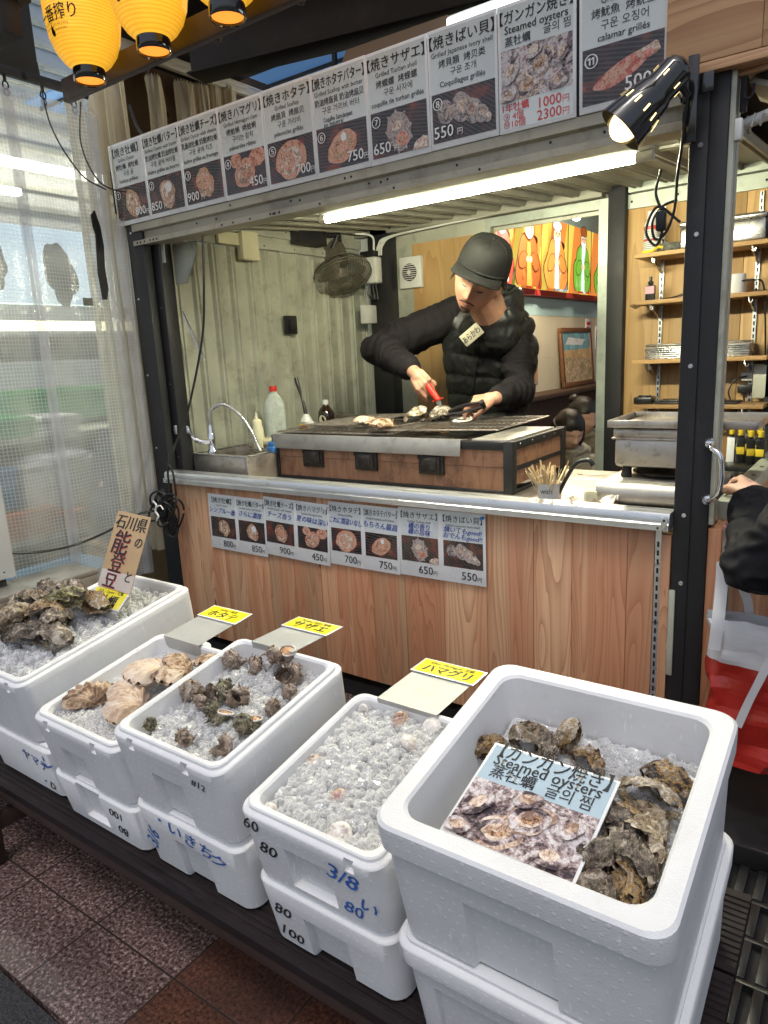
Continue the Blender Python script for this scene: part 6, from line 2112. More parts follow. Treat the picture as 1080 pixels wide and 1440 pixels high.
one(m, 'plastic_wrap', 'film', 'crumpled clear plastic wrap beside the cup of picks', 'wrapping')
one(MB().rbox(-.345, .125, .758, -.20, .30, .762, .001).rbox(-.345, .125, .7622, -.20, .129, .772, .001).rbox(-.204, .1292, .7622, -.20, .30, .772, .001), 'paper_tray', 'cardboard', 'brown card tray under the plastic wrap', 'tray')

# gas stove, steel pan and tray stacked behind the right post
GS = thing('gas_stove', 'silver portable gas stove behind the right post', 'stove', (-.1, .4, .757))
m = MB()
m.rbox(-.255, .235, .772, .06, .50, .835, .010)
m.tube([(-.26, .232, .80), (.06, .232, .80)], .034, 20)
m.build('body', 'grease_steel', GS)
m = MB()
for x in (-.21, -.02):
    m.rbox(x, .27, .757, x + .03, .30, .7715, .002)
m.build('foot', 'black_plastic', GS)
m = MB()
m.lathe([(.05, .836), (.055, .840), (.10, .842), (.11, .848), (.10, .850), (.04, .846)], 28, c=(-.09, .38, 0))
for a in range(4):
    c, s = math.cos(a * PI / 2 + .5), math.sin(a * PI / 2 + .5)
    m.tube([(-.09 + c * .03, .38 + s * .03, .862), (-.09 + c * .13, .38 + s * .13, .864), (-.09 + c * .145, .38 + s * .145, .838)], .004, 6)
m.tube([(-.20, .30, .836), (-.195, .305, .90)], [.016, .010], 10)
m.build('burner', 'soot_metal', GS)
PN = thing('steel_pan', 'stained square steel pan with lid on the gas stove', 'pan', (-.1, .4, .868))
m = MB()
m.rbox(-.232, .28, .868, .03, .50, .955, .012, 0)
m.build('pan', 'worn_steel', PN)
m = MB(); m.rbox(-.236, .276, .9555, .034, .504, .985, .008); m.rbox(-.239, .273, .9525, .037, .507, .958, .002); m.build('lid', 'worn_steel', PN)
m = MB()
pr = [(0, 0), (.003, 0), (.003, .020)]
m.rbox(-.238, .245, .9905, .155, .52, .994, .001)
for a in ((-.24, .243, .155, .246), (-.24, .519, .157, .522), (-.243, .243, -.2402, .522), (.1552, .243, .158, .522)):
    m.rbox(a[0], a[1], .9905, a[2], a[3], 1.012, .001)
one(m, 'steel_tray', 'worn_steel', 'wide greasy steel tray resting on top of the steel pan', 'tray')

# shelving with things on it
SHZ = (1.573, 1.385, 1.142, .953)
for z, nm in zip(SHZ, ('highest', 'second', 'third', 'lowest')):
    t = thing('wall_shelf', '%s of the four pine shelves on the plank wall behind the right post' % nm, 'shelf', (-.24, 1.38, z), group='pine shelves on the plank wall')
    m = MB(); m.cur = random.random()
    m.rbox(-.478, 1.285, z, .035, 1.462, z + .017, .002); m.build('board', 'shelf_wood', t)
    for x in (-.412, -.042):
        m = MB(); m.loft([[V((x + dx, yy, zz)) for yy, zz in ((1.31, z - .001), (1.458, z - .001), (1.458, z - .055), (1.445, z - .055), (1.31, z - .012))] for dx in (-.002, .002)], smooth=False)
        m.tube(smooth_path([(x, 1.29, z - .001), (x + .004, 1.285, z - .018), (x + .012, 1.285, z - .022), (x + .016, 1.285, z - .012)], 4), .0022, 6)
        m.build('bracket', 'steel', t)
for x in (-.412, -.042):
    m = MB(); m.box(x - .007, 1.464, .80, x + .007, 1.4775, 1.79)
    z = .81
    while z < 1.78:
        m.box(x - .003, 1.4625, z, x + .003, 1.4638, z + .016, 1); z += .026
    one(m, 'shelf_upright', ['aluminium', 'dark_void'], ('slotted steel shelf upright at the free end of the shelves, left of the post' if x < -.2 else 'slotted steel shelf upright right of the post'), 'upright', group='shelf uprights')
zt = SHZ[0] + .0175
SC = thing('spray_can', 'tall grey spray can with red band on the highest shelf', 'spray can', (-.432, 1.36, zt))
m = MB(); m.lathe([(.028, 0), (.031, .002), (.031, .115), (.029, .125), (.020, .134)], 26); m.build('can', 'white_metal', SC, local=True)
m = MB(); m.lathe([(.0314, .095), (.0315, .110), (.031, .1105)], 26, caps=False); m.lathe([(.0314, .050), (.0315, .058), (.031, .0585)], 26, caps=False); m.build('band', 'red_plastic', SC, local=True)
m = MB()
random.seed(2)
for k in range(11):
    m.box(-.020, -.0326, .012 + .0075 * k, .020 - random.random() * .01, -.0312, .0145 + .0075 * k)
m.build('print', 'cloth_grey', SC, local=True)
m = MB(); m.lathe([(.019, .133), (.020, .136), (.019, .168), (.015, .170), (.0005, .170)], 22); m.build('cap', 'white_plastic', SC, local=True)
m = MB()
def rag(p):
    return V((p.x, p.y, max(0.001, p.z + .010 * n3(p, 60, 2) + .008 * n3(p, 140, 4))))
m.ball((0, 0, .012), (.052, .040, .022), 30, 16, fn=rag)
o = m.build('cleaning_cloth', 'cloth_grey'); o.location = (-.352, 1.34, zt); tag(o, 'crumpled grey cloth beside the spray can', 'cloth')
one(MB().tube(smooth_path([(-.45, 1.30, zt + .004), (-.41, 1.292, zt + .006), (-.388, 1.30, zt + .018), (-.37, 1.305, zt + .016)], 5), .006, 8), 'rubber_band', 'yellow_plastic', 'yellow strap lying at the shelf edge under the spray can', 'strap')
for x0, x1, h_, lb in ((-.315, -.225, .105, 'steel canister with lid half hidden by the right post, on the highest shelf'), (-.13, .0, .105, 'larger square steel canister right of the post on the highest shelf')):
    t = thing('canister', lb, 'canister', ((x0 + x1) / 2, 1.37, zt), group='steel canisters on the highest shelf')
    m = MB(); m.rbox(x0 + .003, 1.318, zt, x1 - .003, 1.44, zt + h_ - .022, .010, seg=3); m.build('body', 'steel', t)
    m = MB(); m.rbox(x0, 1.315, zt + h_ - .0215, x1, 1.443, zt + h_, .009, seg=3); m.build('lid', 'steel', t)
z2 = SHZ[1] + .0175
t = thing('spray_bottle', 'small dark spray bottle on the second shelf', 'bottle', (-.425, 1.345, z2))
m = MB(); m.rbox(-.019, -.012, 0, .019, .012, .062, .004); m.lathe([(.009, .062), (.011, .070), (.011, .076), (.006, .080), (.006, .096), (.0005, .098)], 14); m.build('bottle', 'black_plastic', t, local=True)
m = MB(); m.rbox(-.0185, -.0135, .028, .0185, -.0122, .058, .0005); m.build('label', 'pink_paper', t, local=True)
one(MB().lathe([(.0005, 0), (.036, 0), (.038, .003), (.038, .072), (.035, .075), (.013, .076), (.012, .06), (.0005, .06)], 30, c=(-.105, 1.37, z2)), 'paper_roll', 'paper', 'white paper roll right of the post on the second shelf', 'roll')
m = MB()
def curl(u, v):
    return V((-.50 + .12 * u, 1.30 + .10 * v, z2 + .001 + .0 - .030 * (1 - u) ** 2 * (0.6 + .4 * v)))
m.grid(curl, 12, 4); m.grid(lambda u, v: V((-.375 + .10 * u, 1.30 + .1 * v, z2 + .002 + .018 * u * u)), 10, 3)
one(m, 'loose_paper', 'paper', 'curling white paper slips at the edge of the second shelf', 'paper')
one(MB().rbox(-.345, 1.33, z2, -.300, 1.40, z2 + .004, .001), 'note_pad', 'paper', 'small note pad lying on the second shelf near the post', 'paper')
z3 = SHZ[2] + .0175
t = thing('tray_stack', 'stack of thin steel trays across the third shelf', 'trays', (-.22, 1.37, z3))
for k in range(6):
    m = MB(); m.rbox(-.43 + .002 * (k % 2), 1.30, z3 + .0085 * k, -.03 + .002 * (k % 3), 1.44, z3 + .0085 * k + .0072, .003)
    m.build('tray', 'steel', t)
m = MB(); m.rbox(-.428, 1.302, z3 + .052, -.032, 1.438, z3 + .062, .005, seg=3); m.build('top_tray', 'steel', t)
z4 = SHZ[3] + .0175
one(MB().rbox(-.475, 1.31, z4, -.395, 1.38, z4 + .030, .007).rbox(-.46, 1.33, z4 + .0302, -.41, 1.36, z4 + .036, .002), 'black_case', 'black_plastic', 'small black case at the left end of the lowest shelf', 'case')
one(MB().rbox(-.39, 1.31, z4, -.06, 1.43, z4 + .008, .003).rbox(-.37, 1.32, z4 + .0085, -.12, 1.42, z4 + .016, .003), 'folded_sheet', 'rubber', 'flat dark folded sheets on the lowest shelf', 'sheets')
# electrics and sauces right of the post
t = thing('control_box', 'grey control box on the plank wall at the right edge with a white plug', 'control box', (.05, 1.44, 1.0))
m = MB(); m.rbox(-.025, 1.40, .985, .12, 1.477, 1.125, .006); m.build('case', 'galvanised', t)
m = MB(); m.rbox(-.075, 1.44, 1.055, -.03, 1.462, 1.09, .004); m.build('plug', 'white_plastic', t)
m = MB(); m.rbox(-.085, 1.435, 1.005, -.030, 1.463, 1.04, .004)
m.tube(smooth_path([(-.05, 1.43, 1.075), (-.095, 1.43, 1.06), (-.115, 1.42, 1.01), (-.09, 1.42, .95), (-.055, 1.41, .90), (-.03, 1.41, .88)], 8), .0035, 8)
m.tube(smooth_path([(-.06, 1.43, 1.005), (-.05, 1.42, .95), (-.035, 1.41, .90), (-.05, 1.41, .87), (-.025, 1.41, .86), (-.03, 1.41, .90)], 8), .0035, 8)
m.tube(smooth_path([(-.075, 1.33, z2 + .045), (-.03, 1.33, z2 + .045), (0.0, 1.35, z2 + .02), (.015, 1.36, 1.25), (.02, 1.38, 1.12)], 8), .0035, 8)
m.build('cord', 'cable', t)
SAU = []
for k in range(7):
    x = -.015 + .034 * (k % 4) + (.016 if k >= 4 else 0); y = .93 - .02 * (k % 4) + (.075 if k >= 4 else 0)
    lb = ('black sauce pouch with a white printed label, first of the row by the serving sill' if k == 0 else 'black sauce pouch with yellow cap in the row by the serving sill')
    t = thing('sauce_pouch', lb, 'sauce bottle', (x, y, .758), (R(random.uniform(-4, 4)), 0, R(random.uniform(-15, 15))), 'sauce pouches by the serving sill')
    m = MB(); m.rbox(-.014, -.010, 0, .014, .010, .13, .006); m.lathe([(.006, .13), (.008, .135), (.008, .142)], 12); m.build('pouch', 'black_plastic', t, local=True)
    m = MB(); m.lathe([(.009, .136), (.0095, .137), (.0095, .156), (.005, .158), (.0005, .158)], 14); m.build('cap', 'yellow_plastic', t, local=True)
    m = MB(); m.rbox(-.0125, -.0118, .03 if k == 0 else .07, .0125, -.0102, .125 if k == 0 else .095, .0004); m.build('label', 'paper' if k == 0 else 'yellow_plastic', t, local=True)
    m = MB(); m.tube(smooth_path([(-.008, 0, .156), (-.008, 0, .172), (0, 0, .178), (.008, 0, .172), (.008, 0, .156)], 4), .0015, 6); m.build('hanging_loop', 'steel', t, local=True)
one(MB().rbox(-.06, .80, .758, .07, .90, .80, .012).rbox(-.05, .70, .758, .075, .79, .785, .006), 'sauce_rack', 'black_plastic', 'black rack in front of the sauce pouches', 'rack')
m = MB()
for k in range(4):
    m.tube(smooth_path([(.0 + .02 * k, .60, .77), (.0 + .02 * k, .58, .81), (.012 + .02 * k, .58, .815), (.014 + .02 * k, .60, .77)], 5), .002, 6)
m.rbox(-.03, .55, .758, .075, .66, .768, .002)
one(m, 'wire_stand', 'steel', 'shiny wire clips on a steel stand beside the serving sill', 'stand')
one(MB().rbox(.03, .34, .776, .062, .36, .90, .002).rbox(.02, .30, .758, .075, .40, .775, .003), 'glass_plate', 'green_zinc', 'grey upright plate just behind the chrome pull handle', 'plate')

# black cable hank at the left post and its lead across to the appliance
HK = thing('cable_hank', 'black extension cord hank tied with white string at the left post', 'cable', (-1.97, -.05, .6))
random.seed(14)
m = MB()
for k in range(9):
    a0 = random.uniform(0, 6)
    rx, rz = random.uniform(.03, .055), random.uniform(.05, .10)
    cx, cz = -1.965 + random.uniform(-.02, .03), .655 + random.uniform(-.05, .03)
    tl = random.uniform(-.9, .9); yy = -.045 - .006 * k
    pts = []
    for j in range(25):
        a = a0 + 2 * PI * j / 24 * .97
        x, z = rx * math.cos(a), rz * math.sin(a)
        pts.append(V((cx + x * math.cos(tl) - z * math.sin(tl), yy + .010 * math.sin(a * 2 + k), cz + x * math.sin(tl) + z * math.cos(tl))))
    m.tube(pts, .0045, 8)
m.tube(smooth_path([(-1.945, -.045, .82), (-1.925, -.05, .84), (-1.905, -.05, .80), (-1.905, -.05, .70), (-1.93, -.05, .64)], 6), .0045, 8)
m.build('loop', 'cable', HK)
m = MB(); m.tube(smooth_path([(-1.975, -.11, .70), (-1.955, -.112, .685), (-1.965, -.112, .66), (-1.95, -.112, .64), (-1.965, -.112, .62)], 5), .004, 6); m.tube(smooth_path([(-1.96, -.112, .675), (-1.93, -.112, .685), (-1.915, -.11, .67)], 5), .003, 6); m.build('string', 'paper', HK)
one(MB().tube(smooth_path([(-1.97, -.10, .66), (-2.0, -.186, .654), (-2.04, -.29, .608), (-2.07, -.40, .582), (-2.06, -.50, .585), (-2.053, -.60, .60), (-2.058, -.68, .62)], 10), .0048, 8), 'power_lead', 'cable', 'black power lead sagging from the hank to the grey appliance', 'cable')

# outside right: shelf, cup, bag, floor mats
WS_ = thing('side_shelf', 'little wooden shelf outside the serving side at the right edge', 'shelf', (.3, .2, .68))
m = MB(); m.cur = .6
m.rbox(.128, -.03, .690, .42, .75, .716, .003); m.build('board', 'shelf_wood', WS_)
m = MB(); m.rbox(.135, -.01, .670, .40, .0, .6895, .002); m.rbox(.135, .0, .55, .145, .02, .6895, .002); m.build('bracket', 'green_zinc', WS_)
t = thing('paper_cup', 'pinkish paper cup with a clear straw on the little wooden shelf', 'cup', (.155, .02, .717))
m = MB(); m.lathe([(.022, 0), (.024, .002), (.030, .062), (.032, .064), (.030, .066), (.028, .062), (.0005, .05)], 26); m.build('cup', 'pink_paper', t, local=True)
m = MB(); m.tube([(.0, 0, .01), (.006, .004, .14)], .0045, 10); m.build('straw', 'clear_plastic', t, local=True)
BG = thing('shopping_bag', 'red and white glossy shopping bag hanging under the little wooden shelf', 'bag', (.24, -.08, .25))
m = MB()
def bag(u, v):
    a = 2 * PI * u
    k = .85 + .25 * v - .08 * v * v
    x = .225 + .115 * math.copysign(abs(math.cos(a)) ** .55, math.cos(a)) * k
    y = -.06 + .05 * math.copysign(abs(math.sin(a)) ** .6, math.sin(a)) * (1.25 - .6 * v)
    z = .21 + .365 * v - .03 * v * max(0, math.cos(a))
    p = V((x, y, z))
    return p + V((n3(p, 14, 1), n3(p, 14, 5), 0)) * .020 + V((n3(p, 34, 3), n3(p, 34, 9), 0)) * .010
nv = 30
vs = [bag(i / 48, j / nv) for j in range(nv + 1) for i in range(48)]
for j in range(nv):
    m.add([vs[j * 48 + i] for i in range(48)] + [vs[(j + 1) * 48 + i] for i in range(48)], [(i, (i + 1) % 48, 48 + (i + 1) % 48, 48 + i) for i in range(48)], 1 if j >= 21 else 0, True)
m.add([vs[i] for i in range(48)], [tuple(range(47, -1, -1))], 0)
bm_ = m.build('sack', ['sack_red', 'sack_white'], BG)
def strap(pts, wdt, name='handle'):
    m = MB(); pp = smooth_path(pts, 8)
    vs = []
    for i, p in enumerate(pp):
        d = (pp[min(i + 1, len(pp) - 1)] - pp[max(i - 1, 0)]).normalized()
        s_ = d.cross(V((0.25, -1, 0.1 + .5 * math.sin(i * .35)))).normalized() * wdt
        vs += [p - s_, p + s_]
    m.add(vs, [(2 * i, 2 * i + 1, 2 * i + 3, 2 * i + 2) for i in range(len(pp) - 1)], 0, True)
    vs2 = [v + V((0, .0015, 0)) for v in vs]
    m.add(vs2, [(2 * i + 2, 2 * i + 3, 2 * i + 1, 2 * i) for i in range(len(pp) - 1)], 0, True)
    return m.build(name, 'sack_white', BG)
strap([(.140, -.11, .50), (.143, -.10, .57), (.138, -.05, .64), (.136, -.035, .70)], .014)
strap([(.262, -.128, .52), (.248, -.135, .47), (.225, -.14, .40), (.205, -.14, .33)], .009)
strap([(.20, .0, .52), (.19, .0, .60), (.16, -.03, .68)], .010)
MT = thing('rubber_mat', 'black slotted rubber duckboard mat on the ground at the lower right corner', 'mat', (.45, -.7, 0))
m = MB()
for j in range(9):
    y = -1.25 + .115 * j
    m.rbox(.16, y, .002, .95, y + .012, .020, .002)
    for k in range(21):
        x = .165 + .038 * k
        m.rbox(x, y + .013, .002, x + .020, y + .1145, .022, .002)
m.box(.16, -1.25, .0015, .95, -.2, .003)  # added black sheet under the bars, keeps the gaps dark
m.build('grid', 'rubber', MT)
m = MB()
m.rbox(.13, -.20, .002, .9, .30, .06, .006); m.rbox(.10, .30, .002, .9, .62, .14, .006)
one(m, 'step', 'rubber', 'dark wooden step beside the right post', 'step')

# left: vinyl curtains, rail, table, appliance
def sheet(name, mat_, pts, z0, z1, label, fold=.018, nf=9, group=None, seed=1, nv=26, pinch=0.0):
    """hanging vinyl following a plan polyline, with folds; stores the running length for the grid"""
    pp = smooth_path([V((a, b, 0)) for a, b in pts], 16)
    m = MB(); vs = []; along = []
    n = len(pp)
    for j in range(nv + 1):
        v = j / nv
        z = z0 + (z1 - z0) * v
        s = 0.0
        for i, p in enumerate(pp):
            d = (pp[min(i + 1, n - 1)] - pp[max(i - 1, 0)]).normalized()
            nn = V((-d.y, d.x, 0))
            w_ = math.sin(i / n * PI * 2 * nf + 1.2 * math.sin(v * 2.1 + seed)) * fold * (1 - .35 * v) + .012 * n3((i * .05, v * 2.0, 0), 1.6, seed)
            q = p + nn * w_ + V((0, 0, z + (.006 * math.sin(i * .9) if j == nv else 0)))
            if i:
                s += (V((q.x, q.y, 0)) - prev).length
            prev = V((q.x, q.y, 0))
            vs.append(q); along.append(s)
    m.add(vs, [(j * n + i, j * n + i + 1, (j + 1) * n + i + 1, (j + 1) * n + i) for j in range(nv) for i in range(n - 1)], 0, True)
    o = m.build(name, mat_)
    a = o.data.attributes.new('along', 'FLOAT', 'POINT')
    a.data.foreach_set('value', along)
    return tag(o, label, 'curtain', group)


sheet('vinyl_curtain', 'vinyl', [(-2.16, -.62), (-2.15, -.45), (-2.15, -.25), (-2.14, -.045)], .36, 2.20, 'clear gridded vinyl curtain hanging in front of the market at the left edge', .010, 3, 'vinyl curtains', 1)
sheet('vinyl_curtain', 'vinyl_hem', [(-2.138, -.40), (-2.136, -.36)], .36, 2.20, 'frosted hem strip standing out of the clear vinyl curtain', .004, 1, 'vinyl curtains', 3)
sheet('vinyl_curtain', 'vinyl_hem', [(-2.118, -.045), (-2.125, -.09)], .36, 2.17, 'pale welded edge strip of the clear vinyl curtain', .003, 1, 'vinyl curtains', 4)
sheet('vinyl_curtain', 'vinyl_old', [(-2.40, .04), (-2.34, -.02), (-2.30, .03), (-2.25, -.03), (-2.21, .03), (-2.16, -.02), (-2.12, .02), (-2.095, -.02)], .45, 2.30, 'yellowed vinyl curtain bunched against the left post', .008, 5, 'vinyl curtains', 5)
sheet('vinyl_curtain', 'vinyl_old', [(-2.36, .10), (-2.30, .06), (-2.26, .11), (-2.20, .06), (-2.14, .10), (-2.10, .06)], .45, 2.36, 'inner yellowed curtain fold just behind the bunched curtain', .008, 5, 'vinyl curtains', 6)
sheet('vinyl_curtain', 'vinyl_hem', [(-2.095, -.048), (-2.075, -.012)], .62, 1.80, 'pinkish eyelet hem of the bunched curtain running down the left post', .003, 1, 'vinyl curtains', 8)
for k, (ya, yb, lb) in enumerate(((.215, .285, 'first yellowed curtain roll above the menu boards, under the white rail'), (.36, .44, 'second yellowed curtain roll above the menu boards'), (.465, .535, 'third yellowed curtain roll above the menu boards'), (.545, .60, 'fourth yellowed curtain roll above the menu boards'), (.62, .70, 'last and smallest yellowed curtain roll above the menu boards'))):
    c = (ya + yb) / 2; r = (yb - ya) / 2
    sheet('vinyl_curtain', 'vinyl_old', [(-2.13 + r * .8 * math.cos(a), c + r * math.sin(a)) for a in [i * PI / 4 for i in range(9)]], 1.80, 2.385 + .015 * k, lb, .004, 5, 'vinyl curtains', 10 + k)
RL = thing('curtain_rail', 'white steel curtain rail above the rolled curtains', 'rail', (-2.12, .6, 2.44))
m = MB(); m.rbox(-2.135, .05, 2.435, -2.105, 1.25, 2.462, .003); m.rbox(-2.128, .05, 2.4625, -2.112, 1.25, 2.485, .003); m.build('channel', 'white_metal', RL)
RL2 = thing('hook_rail', 'dark rail with ring hooks carrying the clear vinyl curtain', 'rail', (-2.15, -.4, 2.24))
m = MB(); m.rbox(-2.162, -1.2, 2.238, -2.138, -.06, 2.268, .003); m.build('bar', 'black_steel', RL2)
for y in (-.37, -.235, -.115):
    m = MB()
    m.cyl((-2.150, y, 2.237), (-2.150, y, 2.222), .006, .006, 8)
    m.tube([V((-2.150, y + .010 * math.sin(a), 2.207 + .013 * math.cos(a))) for a in [2 * PI * k / 14 for k in range(15)]], .0028, 6)
    m.tube([V((-2.150, y + .009 * math.sin(a), 2.184 + .011 * math.cos(a))) for a in [2 * PI * k / 14 for k in range(15)]], .0022, 6)
    m.build('ring_hook', 'black_steel', RL2)
m = MB()
poly = [(0, .0), (.018, .0), (.030, .04), (.026, .12), (.034, .20), (.030, .27), (.014, .33), (-.004, .31), (-.002, .27), (.006, .24), (.000, .17), (-.006, .10)]
m.prism([(x, z) for x, z in poly], .006, 0, Matrix(((0, 1, 0, -2.118), (1, 0, 0, -.125), (0, 0, 1, 1.50), (0, 0, 0, 1))))
one(m, 'hook_board', 'dark_void', 'black curved cut out board hanging at the edge of the vinyl curtain', 'board')
one(MB().rbox(-2.126, -.205, 1.475, -2.122, -.165, 1.505, .001), 'tape_patch', 'cloth_grey', 'grey tape patch stuck on the clear vinyl curtain', 'tape')
m = MB()
m.tube(smooth_path([(-2.10, -.12, 2.20), (-2.10, -.14, 2.05), (-2.08, -.10, 1.93), (-2.05, -.02, 1.90), (-2.0, .03, 1.93)], 8), .0028, 6)
m.tube(smooth_path([(-2.12, -.26, 2.3), (-2.12, -.24, 2.1), (-2.10, -.16, 1.95), (-2.07, -.08, 1.90)], 8), .0028, 6)
m.tube(smooth_path([(-2.0, .02, 2.2), (-1.97, .02, 2.12), (-1.93, .02, 2.07)], 8), .006, 8)
one(m, 'loose_wire', 'cable', 'thin black wires looping beneath the lanterns to the first menu board', 'cable')
TBL = thing('steel_table', 'wet steel table at the left edge behind the oyster box', 'table', (-2.4, -.7, 0))
m = MB(); m.rbox(-2.85, -1.5, .482, -1.95, -.655, .50, .002); m.rbox(-2.13, -.6545, .482, -1.95, -.405, .50, .002); m.rbox(-2.84, -1.49, .42, -1.955, -.66, .4815, .002); m.rbox(-2.12, -.6595, .42, -1.955, -.41, .4815, .002); m.build('top', 'grease_steel', TBL)
for x, y in ((-2.0, -.45), (-2.0, -1.4), (-2.78, -.72)):
    m = MB(); m.rbox(x, y, 0, x + .03, y + .03, .419, .002); m.build('leg', 'steel', TBL)
AP = thing('grey_appliance', 'light grey metal appliance on black feet at the left edge', 'appliance', (-2.4, -.9, .5))
m = MB(); m.rbox(-2.6, -1.3, .528, -2.05, -.66, 1.09, .006); screw(m, -2.05, -.70, .555, .004, 1, (1, 0, 0)); m.build('casing', ['appliance', 'black_plastic'], AP)
for x, y in ((-2.095, -.72), (-2.095, -1.24), (-2.55, -.72)):
    m = MB(); m.rbox(x, y, .501, x + .03, y + .03, .5275, .003); m.build('foot', 'black_plastic', AP)
# ---------------------------------------------------------------- people
def head_shape(m, T, s=1.0, male=True):
    """local head: face towards -y, z up, centre between the ears"""
    def fn(p):
        x, y, z = p.x / s, p.y / s, p.z / s
        f = max(0.0, min(1.0, (-y) / .095))
        jaw = max(0.0, -z / .118)
        x *= 1 - (.34 if male else .38) * jaw ** 1.5
        if y > 0:
            y *= 1 - .25 * jaw
        g = lambda cx, cz, sx_, sz_: math.exp(-((x - cx) / sx_) ** 2 - ((z - cz) / sz_) ** 2)
        d = 0.0
        d += .023 * g(0, -.020, .0115, .017) + .011 * g(0, .004, .008, .020)
        d += .006 * (g(.012, -.028, .007, .008) + g(-.012, -.028, .007, .008))
        d -= .012 * (g(.031, .010, .017, .011) + g(-.031, .010, .017, .011))
        d += .006 * (g(.030, .031, .024, .009) + g(-.030, .031, .024, .009))
        d += .007 * g(0, -.056, .021, .0065) + .006 * g(0, -.068, .018, .0065) - .004 * g(0, -.0615, .02, .003) - .004 * g(0, -.080, .02, .006)
        d += .009 * g(0, -.100, .020, .014)
        d += .004 * (g(.045, -.020, .018, .018) + g(-.045, -.020, .018, .018))
        y -= d * min(1, f * 1.6)
        return T @ V((x * s, y * s, z * s))
    m.ball((0, 0, 0), (.076 * s, .096 * s, .118 * s), 56, 44, 0, None, fn)
    for sg in (1, -1):
        q = MB(); q.ball((sg * .078 * s, .010 * s, -.002 * s), (.009 * s, .018 * s, .030 * s), 14, 10)
        m.add([T @ p for p in q.v], q.f, 0, True)


def hand(m, W, d, n, curl, spread=1.0, s=1.0, thumb=(0.4, 0.9), tside=1):
    """W wrist point, d towards the knuckles, n palm normal (fingers curl towards n); curl = three angles per finger"""
    d = V(d).normalized(); n = V(n); n = (n - d * n.dot(d)).normalized(); t = d.cross(n) * tside
    m.capsule(W, W + d * .03 * s, .024 * s, .026 * s, 12)
    for k in (-1.5, -.5, .5, 1.5):
        m.capsule(W + d * .020 * s + t * (k * .013 * s), W + d * .082 * s + t * (k * .0185 * s * spread) - n * .002, .0145 * s, .0115 * s, 10)
    lens = ((.040, .025, .020), (.045, .029, .022), (.042, .027, .021), (.034, .021, .018))
    for i, k in enumerate((1.5, .5, -.5, -1.5)):
        p = W + d * (.082 - (.006 if i == 3 else 0)) * s + t * (k * .0188 * s * spread)
        ang = 0.0
        c = curl[i] if isinstance(curl[0], (tuple, list)) else curl
        for q, L in enumerate(lens[i]):
            ang += c[q]
            dr = (d * math.cos(ang) + n * math.sin(ang) + t * (k * .035 * spread)).normalized()
            e = p + dr * L * s
            r0 = (.0098, .0088, .0080)[q] * s; r1 = (.0090, .0081, .0068)[q] * s
            m.capsule(p, e, r0, r1, 10)
            p = e
    b = W + d * .022 * s + t * .024 * s + n * .008 * s
    td = (d * .62 + t * .70 * thumb[1] + n * thumb[0]).normalized()
    e = b + td * .042 * s
    m.capsule(b, e, .0150 * s, .0112 * s, 10)
    td2 = (d * .95 + t * .05 + n * (thumb[0] + .35)).normalized()
    e2 = e + td2 * .030 * s
    m.capsule(e, e2, .0108 * s, .0095 * s, 10)
    td3 = (d * .9 - t * .25 + n * (thumb[0] + .5)).normalized()
    m.capsule(e2, e2 + td3 * .024 * s, .0098 * s, .0078 * s, 10)


def nearest_seg(p, A):
    best = None
    for i in range(len(A) - 1):
        a, b = A[i], A[i + 1]
        d = b - a
        t = max(0, min(1, (p - a).dot(d) / d.length_squared))
        q = a + d * t
        dd = (p - q).length
        if best is None or dd < best[0]:
            best = (dd, i + t, q)
    return best


# --- the cook
CK = thing('person', 'cook in dark cap and black padded vest bending over the grill', 'person', (-1.05, 1.05, .06))
Hc = V((-.868, .640, 1.492))
fwd = V((.16, -.88, -.42)).normalized()
upv = V((.46, .05, .90))
upv = (upv - fwd * upv.dot(fwd)).normalized()
xr = fwd.cross(upv).normalized()      # local +x with face along -y
TH = Matrix(((xr.x, -fwd.x, upv.x, Hc.x), (xr.y, -fwd.y, upv.y, Hc.y), (xr.z, -fwd.z, upv.z, Hc.z), (0, 0, 0, 1)))
neck = V((-.900, .83, 1.365))
sR = V((-1.175, .965, 1.385)); eR = V((-1.435, .775, 1.265)); wR = V((-1.125, .575, 1.158))
sL = V((-.845, .945, 1.325)); eL = V((-.795, .850, 1.070)); wL = V((-.795, .625, 1.052))
chest = V((-1.00, 1.00, 1.22)); waist = V((-1.055, 1.08, 1.02)); hip = V((-1.075, 1.12, .88))
m = MB()
head_shape(m, TH, 1.12)
m.capsule(neck + V((0, .05, -.05)), Hc + upv * -.045 - fwd * .035, .078, .068)
m.capsule(chest, neck + V((.0, .04, -.06)), .09, .07); m.capsule(waist, chest, .09, .09); m.capsule(hip, waist, .11, .09)
for s_, e_, w_ in ((sR, eR, wR), (sL, eL, wL)):
    m.capsule(s_, e_, .036, .036); m.capsule(e_, w_, .036, .026)
for dx in (-.095, .095):
    m.capsule(hip + V((dx, 0, -.02)), V((hip.x + dx, 1.10, .50)), .085, .06); m.capsule(V((hip.x + dx, 1.10, .50)), V((hip.x + dx, 1.13, .12)), .058, .040)
    m.capsule(V((hip.x + dx, 1.15, .10)), V((hip.x + dx, .98, .095)), .038, .03)
hand(m, wR, V((.10, -.055, -.078)), V((.25, .70, -.62)), ((1.05, 1.25, .7), (1.1, 1.25, .7), (1.1, 1.2, .7), (1.15, 1.15, .7)), 1.0, 1.0, (.55, .55), -1)
hand(m, wL, V((-.10, -.035, -.012)), V((-.30, .22, -.95)), ((.45, .75, .35), (.65, .95, .45), (.75, 1.0, .5), (.85, 1.0, .5)), 1.0, 1.0, (.35, .6), 1)
body = remesh(m, .0042, 3, factor=.4)
body.build('body', 'skin', CK, sharp=180)
